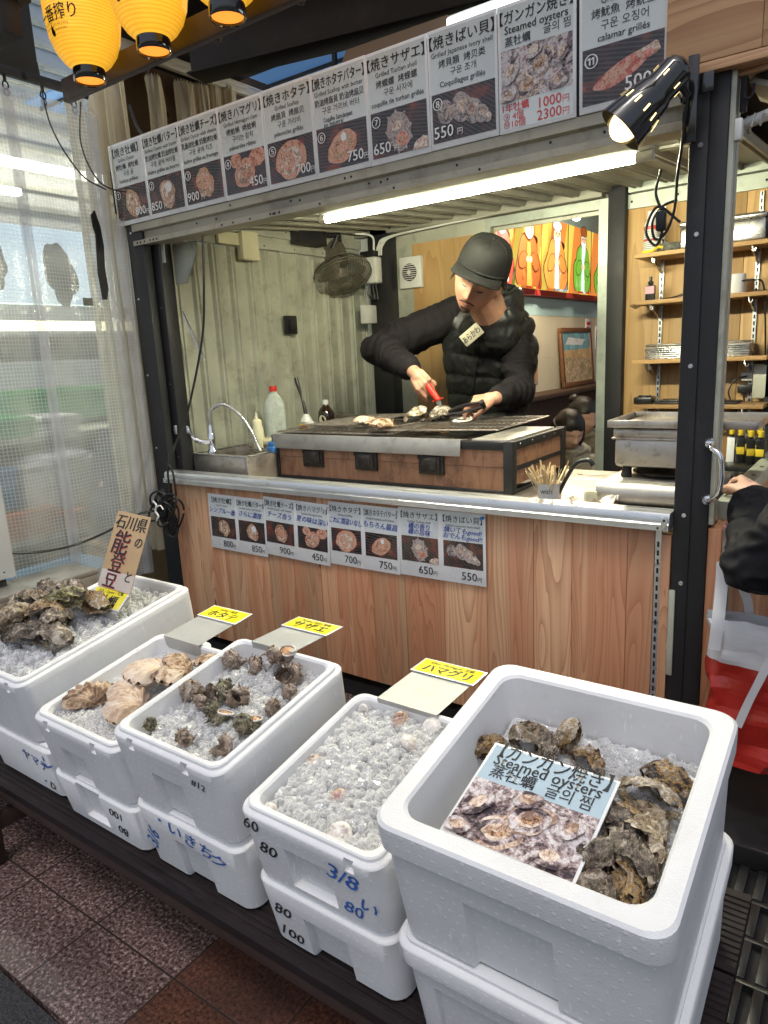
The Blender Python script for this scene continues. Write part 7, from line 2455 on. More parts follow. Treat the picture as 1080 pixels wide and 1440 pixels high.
# face details
def on_face(x, z, lift=.001):
    def fz():
        for k in range(60):
            pass
    jaw = max(0.0, -z / .118)
    # solve the face surface depth by sampling the head function
    return None


def face_mesh(name, pts_fn, mat_, nu, nv, lift):
    """small patch following the face: ray from the front onto the body"""
    vs = []
    from mathutils.bvhtree import BVHTree
    for j in range(nv + 1):
        for i in range(nu + 1):
            x, z, l_ = pts_fn(i / nu, j / nv)
            o = TH @ V((x, -.2, z)); dr = (TH.to_3x3() @ V((0, 1, 0))).normalized()
            hit = BV.ray_cast(o, dr)
            p = hit[0] if hit[0] is not None else TH @ V((x, -.09, z))
            vs.append(p - dr * (lift * l_))
    mm = MB(); mm.add(vs, [(j * (nu + 1) + i, j * (nu + 1) + i + 1, (j + 1) * (nu + 1) + i + 1, (j + 1) * (nu + 1) + i) for j in range(nv) for i in range(nu)], 0, True)
    return mm.build(name, mat_, CK, sharp=180)


from mathutils.bvhtree import BVHTree
BV = BVHTree.FromPolygons([tuple(p) for p in body.v], body.f)
for sg in (1, -1):
    face_mesh('eyebrow', lambda u, v, sg=sg: (sg * (.014 + .036 * u), .031 + .006 * math.sin(PI * u) + (v - .5) * .008 * (1 - .5 * u), math.sin(PI * v) * .9 + .15), 'hair', 12, 4, .003)
    face_mesh('eyelid', lambda u, v, sg=sg: (sg * (.019 + .026 * u), .005 - .003 * math.sin(PI * u) + (v - .5) * .0045 * math.sin(PI * (.08 + .84 * u)), .8), 'hair', 12, 3, .0016)
face_mesh('moustache', lambda u, v: (-.030 + .060 * u, -.0475 - .013 * (2 * u - 1) ** 2 + (v - .5) * .010 * (1 - .3 * (2 * u - 1) ** 2), .5 + math.sin(PI * v)), 'stubble', 22, 5, .0014)
face_mesh('goatee', lambda u, v: (-.020 + .040 * u, -.080 - .032 * v, .4 + math.sin(PI * u) * math.sin(PI * v)), 'stubble', 14, 10, .0014)
face_mesh('lips', lambda u, v: (-.021 + .042 * u, -.0615 + (v - .5) * .0165 * math.sin(PI * (.06 + .88 * u)), .5 + .5 * math.sin(PI * v)), 'lip', 18, 6, .0014)
m = MB()
for sg in (1, -1):
    for k in range(40):
        random.seed(k * 3 + sg)
        a = random.uniform(-.01, .085); z0 = random.uniform(-.005, .065)
        p = V((sg * (.0775 - .012 * max(0, a / .08)), a, z0))
        q = p + V((sg * random.uniform(.006, .034), random.uniform(-.01, .03), -random.uniform(.02, .05)))
        m.tube([TH @ p, TH @ ((p + q) / 2 + V((sg * .006, 0, 0))), TH @ q], [.0065, .005, .0008], 5)
def hb(p):
    return p
q = MB(); q.ball((0, .030, .012), (.0815, .082, .095), 30, 20)
m.add([TH @ p for p in q.v if True], q.f, 0, True)
m.build('hair', 'hair', CK)
# cap
CP = MB()
NA, NRr = 48, 14
loops = []
for i in range(NRr + 1):
    a = PI / 2 * i / NRr
    lp = []
    for j in range(NA):
        b = 2 * PI * j / NA
        k = 1 - .012 * (abs(math.cos(3 * b)) < .10) * math.sin(a)
        lp.append(TH @ V((.1000 * math.cos(b) * math.cos(a) ** .44 * k, .008 + .122 * math.sin(b) * math.cos(a) ** .44 * k, .046 - .022 * math.sin(b) * math.cos(a) * .9 + (.116 * math.sin(a) ** 1.0) * k)))
    loops.append(lp)
CP.loft(loops, 0, True, False, True)
CP.loft([[TH @ V((.1000 * math.cos(2 * PI * j / NA) * kk, .008 + .122 * math.sin(2 * PI * j / NA) * kk, zz + .015 - .022 * math.sin(2 * PI * j / NA) * .9)) for j in range(NA)] for zz, kk in ((.031, .985), (.020, 1.0), (.016, .99), (.020, .96))], 0, True, False, False)
CP.cyl(TH @ V((0, .008, .160)), TH @ V((0, .008, .168)), .008, .006, 12)
for q_ in range(6):     # panel seams
    b = PI / 6 + q_ * PI / 3
    CP.tube([TH @ V((.1003 * math.cos(b) * math.cos(a) ** .44, .008 + .1185 * math.sin(b) * math.cos(a) ** .44, .0465 - .022 * math.sin(b) * math.cos(a) * .9 + .1165 * math.sin(a) ** 1.0)) for a in [PI / 2 * k / 12 for k in range(12)]], .0011, 4)
CPO = CP.build('cap', 'cap_cloth', CK, sharp=60)
m = MB()
def visor(u, v, dz=0):
    a = -1.12 + 2.24 * u
    x0, y0 = .1000 * math.sin(a), .008 - .122 * math.cos(a)
    ext = .084 * math.cos(a) ** .5
    return TH @ V((x0 * (1 + .05 * v), y0 - ext * v, .044 + .022 * math.cos(a) + .014 * v - .026 * (math.sin(a) ** 2) * v + dz))
m.grid(lambda u, v: visor(u, v, .0025), 28, 10, 0); m.grid(lambda u, v: visor(1 - u, v, -.0025), 28, 10, 0)
m.tube([visor(i / 28, 1.0) for i in range(29)], .0040, 6, 0)
m.tube([visor(i / 28, -.02, .010) for i in range(29)], .0050, 6, 0)
for r_ in (.3, .55, .8):
    m.tube([visor(i / 28, r_, .0028) for i in range(29)], .0006, 4, 0)
v_ = m.build('visor', 'cap_cloth', CPO)
# clothes: torso vest with quilting
spine = [hip + V((0, 0, -.10)), waist, chest, neck + V((0, .03, -.01))]
m = MB()
m.capsule(hip + V((-.06, 0, -.04)), waist + V((-.06, 0, 0)), .135, .125); m.capsule(hip + V((.06, 0, -.04)), waist + V((.06, 0, 0)), .135, .125)
m.capsule(waist + V((-.07, 0, 0)), chest + V((-.085, -.01, .03)), .125, .135); m.capsule(waist + V((.07, 0, 0)), chest + V((.085, -.01, 0)), .125, .13)
m.capsule(chest + V((-.06, -.01, .03)), sR + V((.045, .01, -.012)), .135, .092); m.capsule(chest + V((.07, -.01, 0)), sL + V((-.025, .01, -.012)), .125, .085)
m.capsule(chest + V((0, .0, .05)), neck + V((0, .03, -.03)), .125, .085); m.capsule(waist, chest + V((0, -.012, .02)), .135, .14); m.capsule(hip, waist, .14, .135)
m.tube([neck + V((.084 * math.cos(a), .035 + .078 * math.sin(a), -.018 + .034 * math.sin(a))) for a in [2 * PI * k / 28 for k in range(29)]], .023, 10)
for dz_, rr_ in ((.010, .090), (.038, .087), (.064, .085), (.086, .083)):
    m.tube([neck + V((rr_ * math.cos(a), .030 + rr_ * math.sin(a), dz_ + .030 * math.sin(a) - .008)) for a in [2 * PI * k / 28 for k in range(29)]], .021, 10)
m.capsule(chest + V((0, -.03, .05)), neck + V((0, .02, -.055)), .125, .088); m.capsule(chest + V((.05, -.03, .05)), neck + V((.03, .02, -.07)), .115, .075); m.capsule(chest + V((-.06, -.03, .05)), neck + V((-.03, .02, -.06)), .115, .075)


def quilt(p, n):
    b = nearest_seg(p, spine)
    s_ = b[1] * .19 + .04 * n3(p, 5, 2)
    q = abs(math.sin(PI * (s_ * .3 + (p.z + .12 * (p.y - 1.0)) * .7 + .014 * n3(p, 7, 5)) / .080))
    vert = 1.0
    return p + n * (.0095 * (q ** .45 - .6) + .004 * n3(p, 16, 3) + .0036 * (.5 - abs(n3((p.x, p.y, p.z * .6), 42, 7)) * 2))


VEST = remesh(m, .0075, 4, quilt).build('vest', 'vest_cloth', CK, sharp=180)

BVV = BVHTree.FromPolygons([VEST.matrix_basis @ v.co + V(CK.location) for v in VEST.data.vertices], [tuple(p.vertices) for p in VEST.data.polygons])
zp = []
for k in range(26):
    q = neck.lerp(waist, .12 + .85 * k / 25) + V((-.012, 0, 0))
    h_ = BVV.ray_cast(V((q.x, .3, q.z)), V((0, 1, 0)))
    if h_[0] is not None:
        zp.append(h_[0] + V((0, -.001, 0)))
m = MB(); m.tube(zp, .0045, 6); m.build('zip', 'black_plastic', VEST)


def sleeve(s_, e_, w_, r0, r1, r2, seed):
    m = MB()
    m.capsule(s_, e_, r0, r1); m.capsule(e_, w_, r1, r2)
    A = [s_, e_, w_]

    def wr(p, n):
        b = nearest_seg(p, A)
        t = b[1]
        r_ = p - b[2]
        q = V((t * 7.5 + 1.5 * n3(p, 6, seed), r_.x * 9, r_.z * 9))
        fold = (1 - abs(noise.noise(q)) * 2.2) * .011 * (0.35 + 1.2 * math.exp(-((t - 1) / .45) ** 2))
        return p + n * (fold + .005 * n3(p, 13, seed + 3) + .0015 * n3(p, 50, seed))
    return remesh(m, .0065, 3, wr).build('sleeve', 'knit_cloth', CK, sharp=180)


sleeve(sR + V((.03, .0, .0)), eR, wR + (eR - wR) * .17, .088, .075, .050, 4)
sleeve(sL + V((-.02, .0, .0)), eL, wL + (eL - wL) * .16, .064, .060, .043, 9)
m = MB()
for dx in (-.095, .095):
    m.capsule(hip + V((dx, 0, -.02)), V((hip.x + dx, 1.10, .50)), .105, .08); m.capsule(V((hip.x + dx, 1.10, .50)), V((hip.x + dx, 1.13, .14)), .08, .065)
remesh(m, .012, 3, lambda p, n: p + n * .004 * n3(p, 18, 4)).build('trousers', 'trouser_cloth', CK, sharp=180)
m = MB()
for dx in (-.095, .095):
    m.rbox(hip.x + dx - .05, .90, .061, hip.x + dx + .05, 1.18, .13, .03, seg=3)
m.build('shoe', 'black_plastic', CK)
# name tag
TN = frame(V((-.962, .752, 1.296)), V((.84, -.10, .52)), V((-.50, -.30, .80)))
m = MB(); m.rbox(-.050, -.003, -.026, .050, .003, .026, .002, 0, TN); m.text('あらかわ', .034, TN @ Matrix.Translation((0, -.0036, -.013)), 1, 'CENTER', .09, .02)
m.build('name_badge', ['label_tag', 'ink'], VEST, sharp=180)
# knife and tongs are held things
KN = thing('oyster_knife', 'short shucking knife with a red handle gripped in the right fist of the cook', 'knife', (-1.01, .55, 1.0))
k0 = V((-1.062, .552, 1.118)); k1 = V((-1.012, .556, 1.052)); k2 = V((-.996, .560, .992))
m = MB(); m.tube([k0, k0.lerp(k1, .5), k1], [.012, .014, .012], 14); m.rbox(-.022, -.010, -.003, .022, .010, .003, .002, 0, frame(k1, (k2 - k1).cross(V((0, 1, 0))), (k2 - k1))); m.build('handle', 'red_plastic', KN)
m = MB(); TT = frame(k1, (k2 - k1).cross(V((.2, 1, 0))), (k2 - k1)); m.rbox(-.011, -.0012, 0, .011, .0012, (k2 - k1).length + .012, .001, 0, TT); m.build('blade', 'steel', KN)
TG = thing('tongs', 'long dark steel tongs in the left hand of the cook', 'tongs', (-.95, .57, .99))
for dz, dy in ((.012, .0), (-.006, -.012)):
    m = MB()
    a, b, c = V((-.815, .560 + dy, 1.030 + dz)), V((-.90, .562 + dy, 1.012 + dz * 1.4)), V((-.985, .566 + dy * .2, .992 + dz * .5))
    m.tube(smooth_path([a, b, c], 6), [.006] * 8 + [.0075] * 5, 8)
    m.build('arm', 'dark_metal', TG)
m = MB(); m.cyl((-.815, .566, 1.022), (-.815, .545, 1.046), .010, .010, 12); m.build('hinge', 'dark_metal', TG)


# --- simple seated / standing figures
def figure(label, base, J, coat, hairlen, cloth='coat', skin='skin_pale', face=(0, -1, 0), tilt=(0, 0, 1), hs=.95, voxel=.009, legs=None, hands=(), hair_extra=None):
    t = thing('person', label, 'person', base)
    m = MB()
    Hc = V(J['head']); f = V(face).normalized(); u = V(tilt); u = (u - f * u.dot(f)).normalized(); x = f.cross(u)
    T = Matrix(((x.x, -f.x, u.x, Hc.x), (x.y, -f.y, u.y, Hc.y), (x.z, -f.z, u.z, Hc.z), (0, 0, 0, 1)))
    head_shape(m, T, hs, False)
    nk, ch, hp = V(J['neck']), V(J['chest']), V(J['hip'])
    m.capsule(nk, Hc - u * .05 - f * .02, .055, .048); m.capsule(ch, nk + V((0, 0, -.03)), .11, .06); m.capsule(hp, ch, .12, .115)
    for s_, e_, w_ in J['arms']:
        m.capsule(s_, e_, .045, .037); m.capsule(e_, w_, .037, .024)
    for h_ in hands:
        hand(m, *h_)
    for h_, k_, f_ in J['legs']:
        m.capsule(h_, k_, .075, .052); m.capsule(k_, f_, .052, .036); m.capsule(f_, V(f_) + V((0, -.10, -.01)), .034, .03)
    remesh(m, min(voxel, .006), 3).build('body', skin, t, sharp=180)
    m = MB()
    m.capsule(hp + V((-.05, 0, -.03)), ch + V((-.06, 0, 0)), .135, .13); m.capsule(hp + V((.05, 0, -.03)), ch + V((.06, 0, 0)), .135, .13); m.capsule(ch, nk + V((0, 0, -.02)), .125, .075)
    for s_, e_, w_ in J['arms']:
        m.capsule(ch + (V(s_) - ch) * .5, s_, .10, .075); m.capsule(s_, e_, .075, .066); m.capsule(e_, V(e_).lerp(V(w_), .88), .066, .048)
    m.tube([nk + V((.07 * math.cos(a), .07 * math.sin(a), .01)) for a in [2 * PI * k / 20 for k in range(21)]], .026, 8)
    remesh(m, voxel, 3, lambda p, n: p + n * (.011 * n3(p, 14, 3) + .009 * (.5 - abs(n3((p.x, p.y, p.z * 1.6), 17, 8)) * 2) + .003 * n3(p, 46, 6))).build(cloth, coat, t, sharp=180)
    m = MB()
    def hf(p):
        q = V(p)
        if q.z < .034 * hs and q.y < -.03 * hs:
            q.y = -.03 * hs
        return T @ V((q.x + .004 * n3(p, 40, 1), q.y + .006 * n3(p, 30, 2), q.z))
    m.ball((0, .012 * hs, .034 * hs), (.086 * hs, .101 * hs, .100 * hs), 34, 22, 0, None, hf)
    random.seed(int(abs(Hc.x) * 1000))
    for k in range(110):
        a = random.uniform(-.55, PI + .55)
        p = V((.083 * hs * math.cos(a), .02 + .085 * hs * math.sin(a), .04 * hs))
        q = V((.090 * hs * math.cos(a), .02 + .092 * hs * math.sin(a), -.02 - hairlen * random.uniform(.6, 1)))
        m.tube([T @ p, T @ ((p + q) / 2 + V((.008 * math.cos(a), .008 * math.sin(a), 0))), T @ q], [.012, .012, .002], 5)
    if hair_extra:
        hair_extra(m, T)
    m.build('hair', 'hair', t)
    if legs:
        m = MB()
        for h_, k_, f_ in J['legs']:
            m.capsule(h_, k_, .088, .066); m.capsule(k_, f_, .066, .05)
        remesh(m, .012, 2).build('trousers', legs, t, sharp=180)
        m = MB()
        for h_, k_, f_ in J['legs']:
            f_ = V(f_); m.rbox(f_.x - .045, f_.y - .17, f_.z - .075, f_.x + .045, f_.y + .06, f_.z + .02, .025, seg=3)
        m.build('shoe', 'black_plastic', t)
    return t


def bun(m, T):
    m.ball(T @ V((0.02, .075, .085)), .035, 14, 10)


figure('seated customer with short dark hair and fringe in a grey hooded coat, nearer the grill', (-.95, 1.95, .25), dict(head=(-.985, 1.90, .775), neck=(-.99, 1.99, .655), chest=(-.99, 2.08, .50), hip=(-.98, 2.14, .30),
       arms=[(V((-1.13, 2.02, .56)), V((-1.12, 1.92, .40)), V((-.96, 1.78, .50))), (V((-.84, 2.0, .56)), V((-.76, 1.90, .42)), V((-.86, 1.76, .50)))], legs=[(V((-1.05, 2.12, .28)), V((-1.05, 1.78, .30)), V((-1.05, 1.80, .08))), (V((-.9, 2.12, .28)), V((-.88, 1.78, .30)), V((-.88, 1.80, .08)))]),
       'coat_grey', .13, face=(.62, -.55, -.42), hs=.92, legs='trouser_cloth')
figure('seated customer with tied back dark hair in an olive coat, farther back', (-.9, 2.35, .25), dict(head=(-1.045, 2.28, .815), neck=(-1.06, 2.36, .695), chest=(-1.05, 2.43, .54), hip=(-1.05, 2.48, .32),
       arms=[(V((-1.19, 2.38, .60)), V((-1.18, 2.28, .42)), V((-1.02, 2.13, .52))), (V((-.91, 2.36, .60)), V((-.83, 2.26, .44)), V((-.93, 2.10, .52)))], legs=[(V((-1.12, 2.46, .28)), V((-1.12, 2.14, .30)), V((-1.12, 2.16, .08))), (V((-.97, 2.46, .28)), V((-.95, 2.14, .30)), V((-.95, 2.16, .08)))]),
       'coat_olive', .02, face=(.80, -.42, -.25), hs=.92, legs='trouser_cloth', hair_extra=bun)
aw = V((.172, .10, .842)); ae = V((.222, -.17, .742)); ash_ = V((.44, -.22, 1.02))
figure('customer in a puffy black coat at the right edge, only arm and hand in view', (.55, -.25, 0), dict(head=(.50, -.16, 1.38), neck=(.52, -.20, 1.22), chest=(.54, -.22, 1.00), hip=(.54, -.24, .70),
       arms=[(ash_, ae, aw), (V((.70, -.25, 1.04)), V((.74, -.20, .78)), V((.60, .05, .80)))], legs=[(V((.46, -.24, .66)), V((.46, -.25, .36)), V((.46, -.23, .09))), (V((.62, -.24, .66)), V((.62, -.25, .36)), V((.62, -.23, .09)))]),
       'coat_black', .06, face=(-.35, .9, -.2), hs=.95, voxel=.0065, legs='trouser_cloth',
       hands=[(aw, V((-.02, .09, .02)), V((-.55, .1, -.8)), (.6, .9, .5), 1.0, .95, (.35, .6), 1)])
figure('stallholder in a slate jacket seen from behind through the vinyl curtain', (-2.6, .3, 0), dict(head=(-2.72, .42, 1.10), neck=(-2.68, .36, 1.0), chest=(-2.60, .24, .84), hip=(-2.62, .16, .60),
       arms=[(V((-2.48, .22, .90)), V((-2.48, .24, .72)), V((-2.60, .40, .66))), (V((-2.74, .34, .92)), V((-2.86, .40, .74)), V((-2.82, .52, .66)))], legs=[(V((-2.62, .14, .60)), V((-2.62, .14, .34)), V((-2.62, .16, .09))), (V((-2.76, .2, .60)), V((-2.76, .2, .34)), V((-2.76, .22, .09)))]),
       'coat_slate', .05, cloth='jacket', face=(-.5, .8, -.3), hs=.95, voxel=.012, legs='trouser_cloth')
# ---------------------------------------------------------------- eating room behind the stall
RM = thing('eating_room', 'cream walled eating room seen through the rear window of the stall', 'room', (-1.5, 3, 0))
m = MB()
m.box(-1.64, 1.62, 0.0, -1.60, 5.2, 1.16); m.box(-1.64, 1.62, 1.161, -1.602, 5.2, 1.45)
m.build('wall', 'cream_wall', RM)
m = MB(); m.box(-1.64, 1.62, 1.4505, -1.60, 5.2, 1.60); m.box(-1.64, 1.62, 1.601, -1.606, 5.2, 2.35); m.build('wall_band', 'pale_blue_wall', RM)
m = MB(); m.box(-1.64, 5.2, 0, .6, 5.25, 2.35); m.build('wall', 'dark_wood', RM)
m = MB(); m.box(-1.599, 1.62, .0, -1.575, 5.19, .86); m.build('wainscot', 'dark_wood', RM)
m = MB(); m.box(-1.64, 1.56, 2.351, .6, 5.25, 2.39); m.build('ceiling', 'dark_wood', RM)
m = MB(); m.rbox(-1.60, 1.70, .895, -1.42, 5.0, .925, .004); m.build('ledge', 'dark_wood', RM)
m = MB(); m.rbox(-1.605, 1.62, 1.575, -1.545, 5.0, 1.612, .003); m.build('red_sill', 'red_paint', RM)
# backlit picture panel: plain robed figures, no known characters
MU = thing('lit_mural', 'backlit orange panel painted with robed figures above the red sill', 'mural', (-1.58, 3.3, 1.62))
for nm, cc, st in (('glow_orange', (0.90, .30, .06), .62), ('glow_yellow', (.95, .72, .12), .66), ('glow_red', (.75, .06, .03), .60), ('glow_green', (.20, .52, .05), .60), ('glow_white', (.80, .92, .90), .70), ('glow_brown', (.36, .10, .02), .6), ('glow_skin', (.92, .58, .34), .62), ('glow_line', (.05, .01, .006), .5), ('glow_blue', (.35, .60, .75), .62)):
    emit(nm, cc, st, tuple(c * .5 for c in cc))
GL = ['glow_orange', 'glow_yellow', 'glow_red', 'glow_green', 'glow_white', 'glow_brown', 'glow_skin', 'glow_line', 'glow_blue']
m = MB(); m.rbox(-1.598, 1.95, 1.615, -1.572, 4.75, 2.10, .003); m.build('case', 'white_metal', MU)
m = MB()
TMU = Matrix(((0, 0, 0, 0), (1, 0, 0, 0), (0, 0, 1, 0), (0, 0, 0, 1)))
lay = [0]


def mp(poly, mi):
    lay[0] += 1
    x = -1.5715 + .0004 * lay[0]
    poly = [(min(max(a, 1.96), 4.74), min(max(b, 1.618), 2.095)) for a, b in poly]
    m.add([(x, a, b) for a, b in poly], [tuple(range(len(poly)))], mi)


mp([(1.96, 1.618), (4.74, 1.618), (4.74, 2.095), (1.96, 2.095)], 0)
for k in range(7):
    y = 1.96 + .42 * k
    mp([(y, 1.618), (y + .19, 1.618), (y + .30, 2.095), (y + .16, 2.095)], 1)


def robed(y, z0, h, rw, robe, trim, beard, hat, staff):
    sd = int(y * 10)
    if staff:
        mp([(y + rw * 1.02, z0), (y + rw * 1.10, z0), (y + rw * 1.14, z0 + h * .97), (y + rw * 1.06, z0 + h * .97)], staff)
    for g, c_ in ((1.06, 7), (1.0, robe)):
        mp(blob2(y, z0 + h * .24, rw * g, h * .36 * g, 40, .10, sd, 0, 3), c_)
        mp(blob2(y, z0 + h * .48, rw * .72 * g, h * .24 * g, 36, .08, sd + 1), c_)
    rnd_ = random.Random(sd)
    for k in range(9):      # folds of the robe
        a = y + rw * rnd_.uniform(-.8, .8); b = z0 + h * rnd_.uniform(.05, .4)
        mp([(a, b), (a + .006, b), (a + .02 * rnd_.uniform(-2, 2), b + h * rnd_.uniform(.1, .24))], 7 if k % 2 else trim)
    mp([(y - rw * .2, z0), (y + rw * .22, z0), (y + rw * .10, z0 + h * .60), (y - rw * .12, z0 + h * .60)], trim)
    for s_ in (-1, 1):      # sleeves meeting in front
        for g, c_ in ((1.1, 7), (1.0, robe)):
            mp(blob2(y + s_ * rw * .46, z0 + h * .36, rw * .36 * g, h * .10 * g, 24, .12, sd + s_, -s_ * .5), c_)
        mp(blob2(y + s_ * rw * .12, z0 + h * .38, rw * .10, h * .04, 14, .05, 1), 6)
    mp(blob2(y, z0 + h * .76, rw * .37, h * .135, 26, .05, sd), 7)
    mp(blob2(y, z0 + h * .76, rw * .33, h * .12, 26, .05, sd), 6)
    if hat is not None:
        mp(blob2(y, z0 + h * .89, rw * .40, h * .085, 22, .10, sd + 4), 7)
        mp(blob2(y, z0 + h * .89, rw * .36, h * .07, 22, .10, sd + 4), hat)
    if beard:
        mp([(y - rw * .26, z0 + h * .74), (y + rw * .26, z0 + h * .74), (y + rw * .20, z0 + h * .58), (y + rw * .04, z0 + h * .40), (y - rw * .10, z0 + h * .50), (y - rw * .22, z0 + h * .60)], 4)
    for s_ in (-1, 1):
        mp(blob2(y + s_ * rw * .13, z0 + h * .785, rw * .06, h * .012, 10, 0, 1), 7)
        mp(blob2(y + s_ * rw * .14, z0 + h * .81, rw * .10, h * .010, 10, 0, 1, s_ * -.2), 4 if beard else 7)
    mp(blob2(y, z0 + h * .735, rw * .07, h * .010, 10, 0, 1), 2)


for y_, c_, t_ in ((2.34, 3, 4), (2.74, 2, 1), (3.19, 8, 4), (3.63, 2, 4), (4.02, 1, 2)):
    robed(y_, 1.60, .36, .13, c_, t_, c_ != 2, 7, None)
robed(2.16, 1.60, .46, .17, 2, 1, False, None, 0)
for k in range(8):
    mp(blob2(2.04 + .06 * (k % 4), 1.65 + .09 * (k // 4), .018, .022, 14, .05, k), 4)
robed(2.52, 1.60, .47, .19, 5, 0, False, 7, 5)
robed(2.95, 1.62, .45, .20, 0, 4, True, 4, 7)
robed(3.42, 1.61, .47, .17, 3, 4, True, 5, 7)
robed(3.85, 1.60, .40, .20, 3, 8, True, 8, None)
mp([(4.10, 1.618), (4.18, 1.70), (4.12, 1.80), (4.2, 1.9), (4.14, 2.0), (4.3, 2.09), (4.74, 2.09), (4.74, 1.618)], 2)
mp([(4.16, 1.63), (4.23, 1.70), (4.18, 1.80), (4.25, 1.9), (4.2, 2.0), (4.34, 2.07), (4.70, 2.07), (4.70, 1.63)], 4)
m.build('picture', GL, MU)
m = MB(); m.ball((-1.14, 2.4, 1.975), .030, 16, 10); m.cyl((-1.14, 2.4, 2.006), (-1.14, 2.4, 2.35), .006, .006, 8); one(m, 'globe_bulb', 'globe_glow', 'small warm globe bulb shining above the lit mural', 'bulb')
# framed landscape on the ledge, notices
PF = thing('picture_frame', 'brown framed landscape print leaning on the dark ledge', 'picture', (-1.56, 3.5, .926))
m = MB()
TP_ = Matrix.Translation((-1.545, 3.26, .928)) @ Matrix.Rotation(R(-5), 4, 'Y') @ Matrix(((0, -1, 0, 0), (1, 0, 0, 0), (0, 0, 1, 0), (0, 0, 0, 1)))
FW_, FH = .66, .44
for a in ((0, 0, FW_, .035), (0, FH - .035, FW_, FH), (0, .0355, .035, FH - .0355), (FW_ - .035, .0355, FW_, FH - .0355)):
    m.rbox(a[0], -.012, a[1], a[2], .012, a[3], .003, 0, TP_)
m.build('frame', 'brass_frame', PF)
m = MB()
yy = -.004
m.quad((.034, yy, .034), (FW_ - .034, yy, .034), (FW_ - .034, yy, FH * .52), (.034, yy, FH * .55), 0, TP_)
m.quad((.034, yy - .001, FH * .50), (FW_ - .034, yy - .001, FH * .46), (FW_ - .034, yy - .001, FH * .64), (.034, yy - .001, FH * .62), 1, TP_)
m.quad((.034, yy, FH * .60), (FW_ - .034, yy, FH * .60), (FW_ - .034, yy, FH - .034), (.034, yy, FH - .034), 2, TP_)
m.quad((.10, yy - .0005, FH * .72), (.45, yy - .0005, FH * .70), (.52, yy - .0005, FH * .80), (.16, yy - .0005, FH * .84), 3, TP_)
MATS['sky_print'] = M('sky_print', (.20, .40, .46), .2, var=.4, scale=14)
MATS['dusk_print'] = M('dusk_print', (.62, .42, .22), .2, var=.3, scale=14)
m.build('print', ['print_landscape', 'dusk_print', 'sky_print', 'paper'], PF)


def notice(y, z, w_, h_, label, red=True, photo=False):
    t = thing('wall_notice', label, 'notice', (-1.599, y, z), group='paper notices on the cream wall')
    m = MB(); T = Matrix.Translation((-1.597, y, z)) @ Matrix(((0, -1, 0, 0), (1, 0, 0, 0), (0, 0, 1, 0), (0, 0, 0, 1)))
    m.rbox(0, -.002, 0, w_, .002, h_, .0008, 0, T); m.build('sheet', 'paper', t)
    m = MB()
    if photo:
        m.quad((.01, -.003, .01), (w_ - .01, -.003, .01), (w_ - .01, -.003, h_ - .01), (.01, -.003, h_ - .01), 2, T)
    else:
        for k in range(6):
            m.box(.02, -.0032, h_ - .05 - k * h_ * .14, w_ - .03 - (k % 3) * .03, -.0022, h_ - .025 - k * h_ * .14, 1 if k < 2 and red else 0, T)
    m.build('print', ['ink', 'ink_red', 'print_oyster'], t)


notice(2.60, 1.19, .26, .22, 'white notice with red heading behind the shoulder of the cook')
notice(2.50, .98, .16, .18, 'small snapshot pinned lowest beside the cook, the left of two', photo=True)
notice(2.72, .985, .19, .20, 'larger snapshot pinned on the cream wall, the right of two', photo=True)
notice(3.86, 1.18, .14, .26, 'narrow bordered leaflet right of the framed landscape')
notice(4.10, 1.20, .20, .18, 'small white notice at the window edge, right of the leaflet')
one(MB().rbox(-1.598, 2.0, 1.40, -1.594, 2.30, 1.53, .001), 'pink_poster', 'pink_paper', 'pink paper slip under the red sill beside the shoulder of the cook', 'poster')
one(MB().rbox(-1.10, 1.62, .40, -.62, 1.86, .425, .006).rbox(-.90, 1.70, .0, -.84, 1.76, .3995, .004), 'low_table', 'dark_wood', 'low dark table in front of the seated customers', 'table')
one(MB().rbox(-1.2, 2.02, .0, -.75, 2.30, .17, .01).rbox(-1.25, 2.36, .0, -.85, 2.62, .19, .01), 'bench_seat', 'dark_wood', 'low dark bench under the seated customers', 'bench')
one(MB().lathe([(.014, 0), (.020, .004), (.020, .045), (.018, .05), (.016, .048), (.016, .01), (.0005, .008)], 24, c=(-.265, .17, .758)), 'glass_jar', 'cream_plastic', 'small pale jar in front of the left end of the gas stove', 'jar')

# ---------------------------------------------------------------- market stall behind the vinyl curtain
MK = thing('market_stall', 'fish market stall with lit sign and crates seen through the vinyl curtain', 'market stall', (-3.4, .6, 0))
m = MB(); m.box(-4.4, -1.8, 0, -4.36, 4.0, 5.5); m.box(-4.36, 3.9, 0, -2.9, 3.95, 5.5); m.build('wall', 'white_metal', MK)
m = MB()
for k in range(26):
    m.box(-4.355, -1.8, 1.9 + .13 * k, -4.33, 4.0, 1.93 + .13 * k)
m.build('wall_rib', 'galvanised', MK)
m = MB(); m.rbox(-3.32, -1.2, 1.585, -3.24, .95, 1.97, .004); m.build('light_box', 'lightbox', MK)
m = MB()
for cx, cz, r1, r2, rot in ((.02, 1.80, .09, .15, .3), (.40, 1.76, .09, .14, .2), (-.30, 1.78, .08, .14, .4), (.40, 1.64, .05, .07, .1)):
    m.add([(-3.2385, a, b) for a, b in blob2(cx, cz, r1, r2, 30, .18, int(cz * 50), rot)], [tuple(range(30))], 0)
m.build('fish_silhouette', 'coat_slate', MK)
m = MB(); m.rbox(-3.30, -1.2, 1.45, -3.25, .95, 1.50, .004); m.build('tube', 'market_tube', MK)
m = MB(); m.rbox(-4.20, -1.2, 2.50, -4.14, 2.4, 2.55, .004); m.rbox(-3.9, -1.2, 2.26, -3.85, .6, 2.30, .004); m.build('tube', 'market_tube_high', MK)
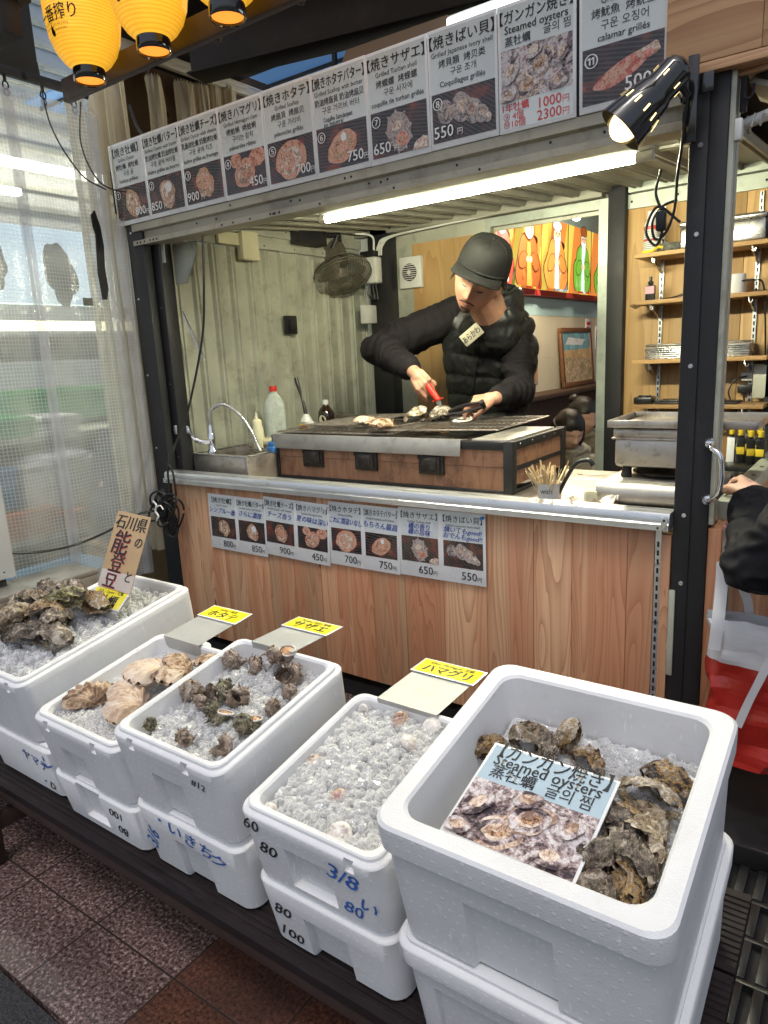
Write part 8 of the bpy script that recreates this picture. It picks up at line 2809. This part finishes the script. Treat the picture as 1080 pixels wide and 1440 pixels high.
m = MB(); m.box(-3.6, -1.4, 1.30, -3.52, 1.2, 1.44); m.box(-3.6, -1.4, 0, -3.55, 1.2, .95)
for y in (-1.2, -.2, .75):
    m.box(-3.50, y, 0, -3.44, y + .06, 1.95)
m.build('rack_frame', 'dark_metal', MK)
m = MB(); m.box(-3.9, -1.4, .90, -2.95, 1.3, .93); m.box(-3.9, -1.4, .42, -2.9, 1.3, .45); m.build('shelf', 'galvanised', MK)


def crate(x0, y0, z0, x1, y1, z1, mt, label, group=None):
    m = MB()
    w_ = .015
    m.rbox(x0, y0, z0, x1, y1, z0 + .012, .003)
    m.rbox(x0, y0, z0 + .0125, x0 + w_, y1, z1, .003); m.rbox(x1 - w_, y0, z0 + .0125, x1, y1, z1, .003)
    m.rbox(x0 + w_ + .0005, y0, z0 + .0125, x1 - w_ - .0005, y0 + w_, z1, .003); m.rbox(x0 + w_ + .0005, y1 - w_, z0 + .0125, x1 - w_ - .0005, y1, z1, .003)
    m.rbox(x0 - .012, y0 - .012, z1 - .03, x1 + .012, y0 - .0005, z1 - .005, .003); m.rbox(x1 + .0005, y0 - .012, z1 - .03, x1 + .012, y1 + .012, z1 - .005, .003)
    return one(m, 'market_crate', mt, label, 'crate', group=group)


GC = 'crates of the fish market stall'
crate(-3.3, -.55, .931, -2.98, -.02, 1.03, 'green_plastic', 'green crate at the left on the upper market shelf behind the curtain', GC)
crate(-3.3, .04, .931, -2.98, .22, 1.02, 'white_plastic', 'white crate between green crates on the upper market shelf', GC)
crate(-3.75, -.1, .96, -3.35, .75, 1.14, 'green_plastic', 'green crate set back highest behind the white crate', GC)
crate(-3.2, -.62, .60, -2.95, -.16, .80, 'blue_plastic', 'blue and white crate at the left under the shelf behind the curtain', GC)
crate(-3.2, -.12, .56, -2.95, .32, .80, 'white_plastic', 'white foam crate in the middle behind the curtain', GC)
crate(-3.1, -.50, .451, -2.9, -.02, .59, 'orange_plastic', 'orange crate at the left above the lower market shelf', GC)
crate(-3.1, .02, .451, -2.9, .34, .55, 'orange_plastic', 'orange crate right of the curtain hem above the lower market shelf', GC)
crate(-2.85, -.5, .0, -2.55, .05, .33, 'light_blue_plastic', 'pale blue crate on the ground behind the steel table', GC)
crate(-2.85, .08, .0, -2.6, .5, .40, 'cardboard', 'tan crate on the ground beside the pale blue crate', GC)
m = MB()
random.seed(31)
def bags(p):
    return V((p.x, p.y, p.z + .02 * n3(p, 12, 3)))
m.ball((-3.02, -.42, .80), (.09, .16, .07), 24, 14, fn=bags); m.ball((-3.02, .10, .80), (.09, .20, .06), 24, 14, fn=bags)
one(m, 'plastic_sack', 'sack_white', 'crumpled white sacks lying on the crates behind the curtain', 'sacks')
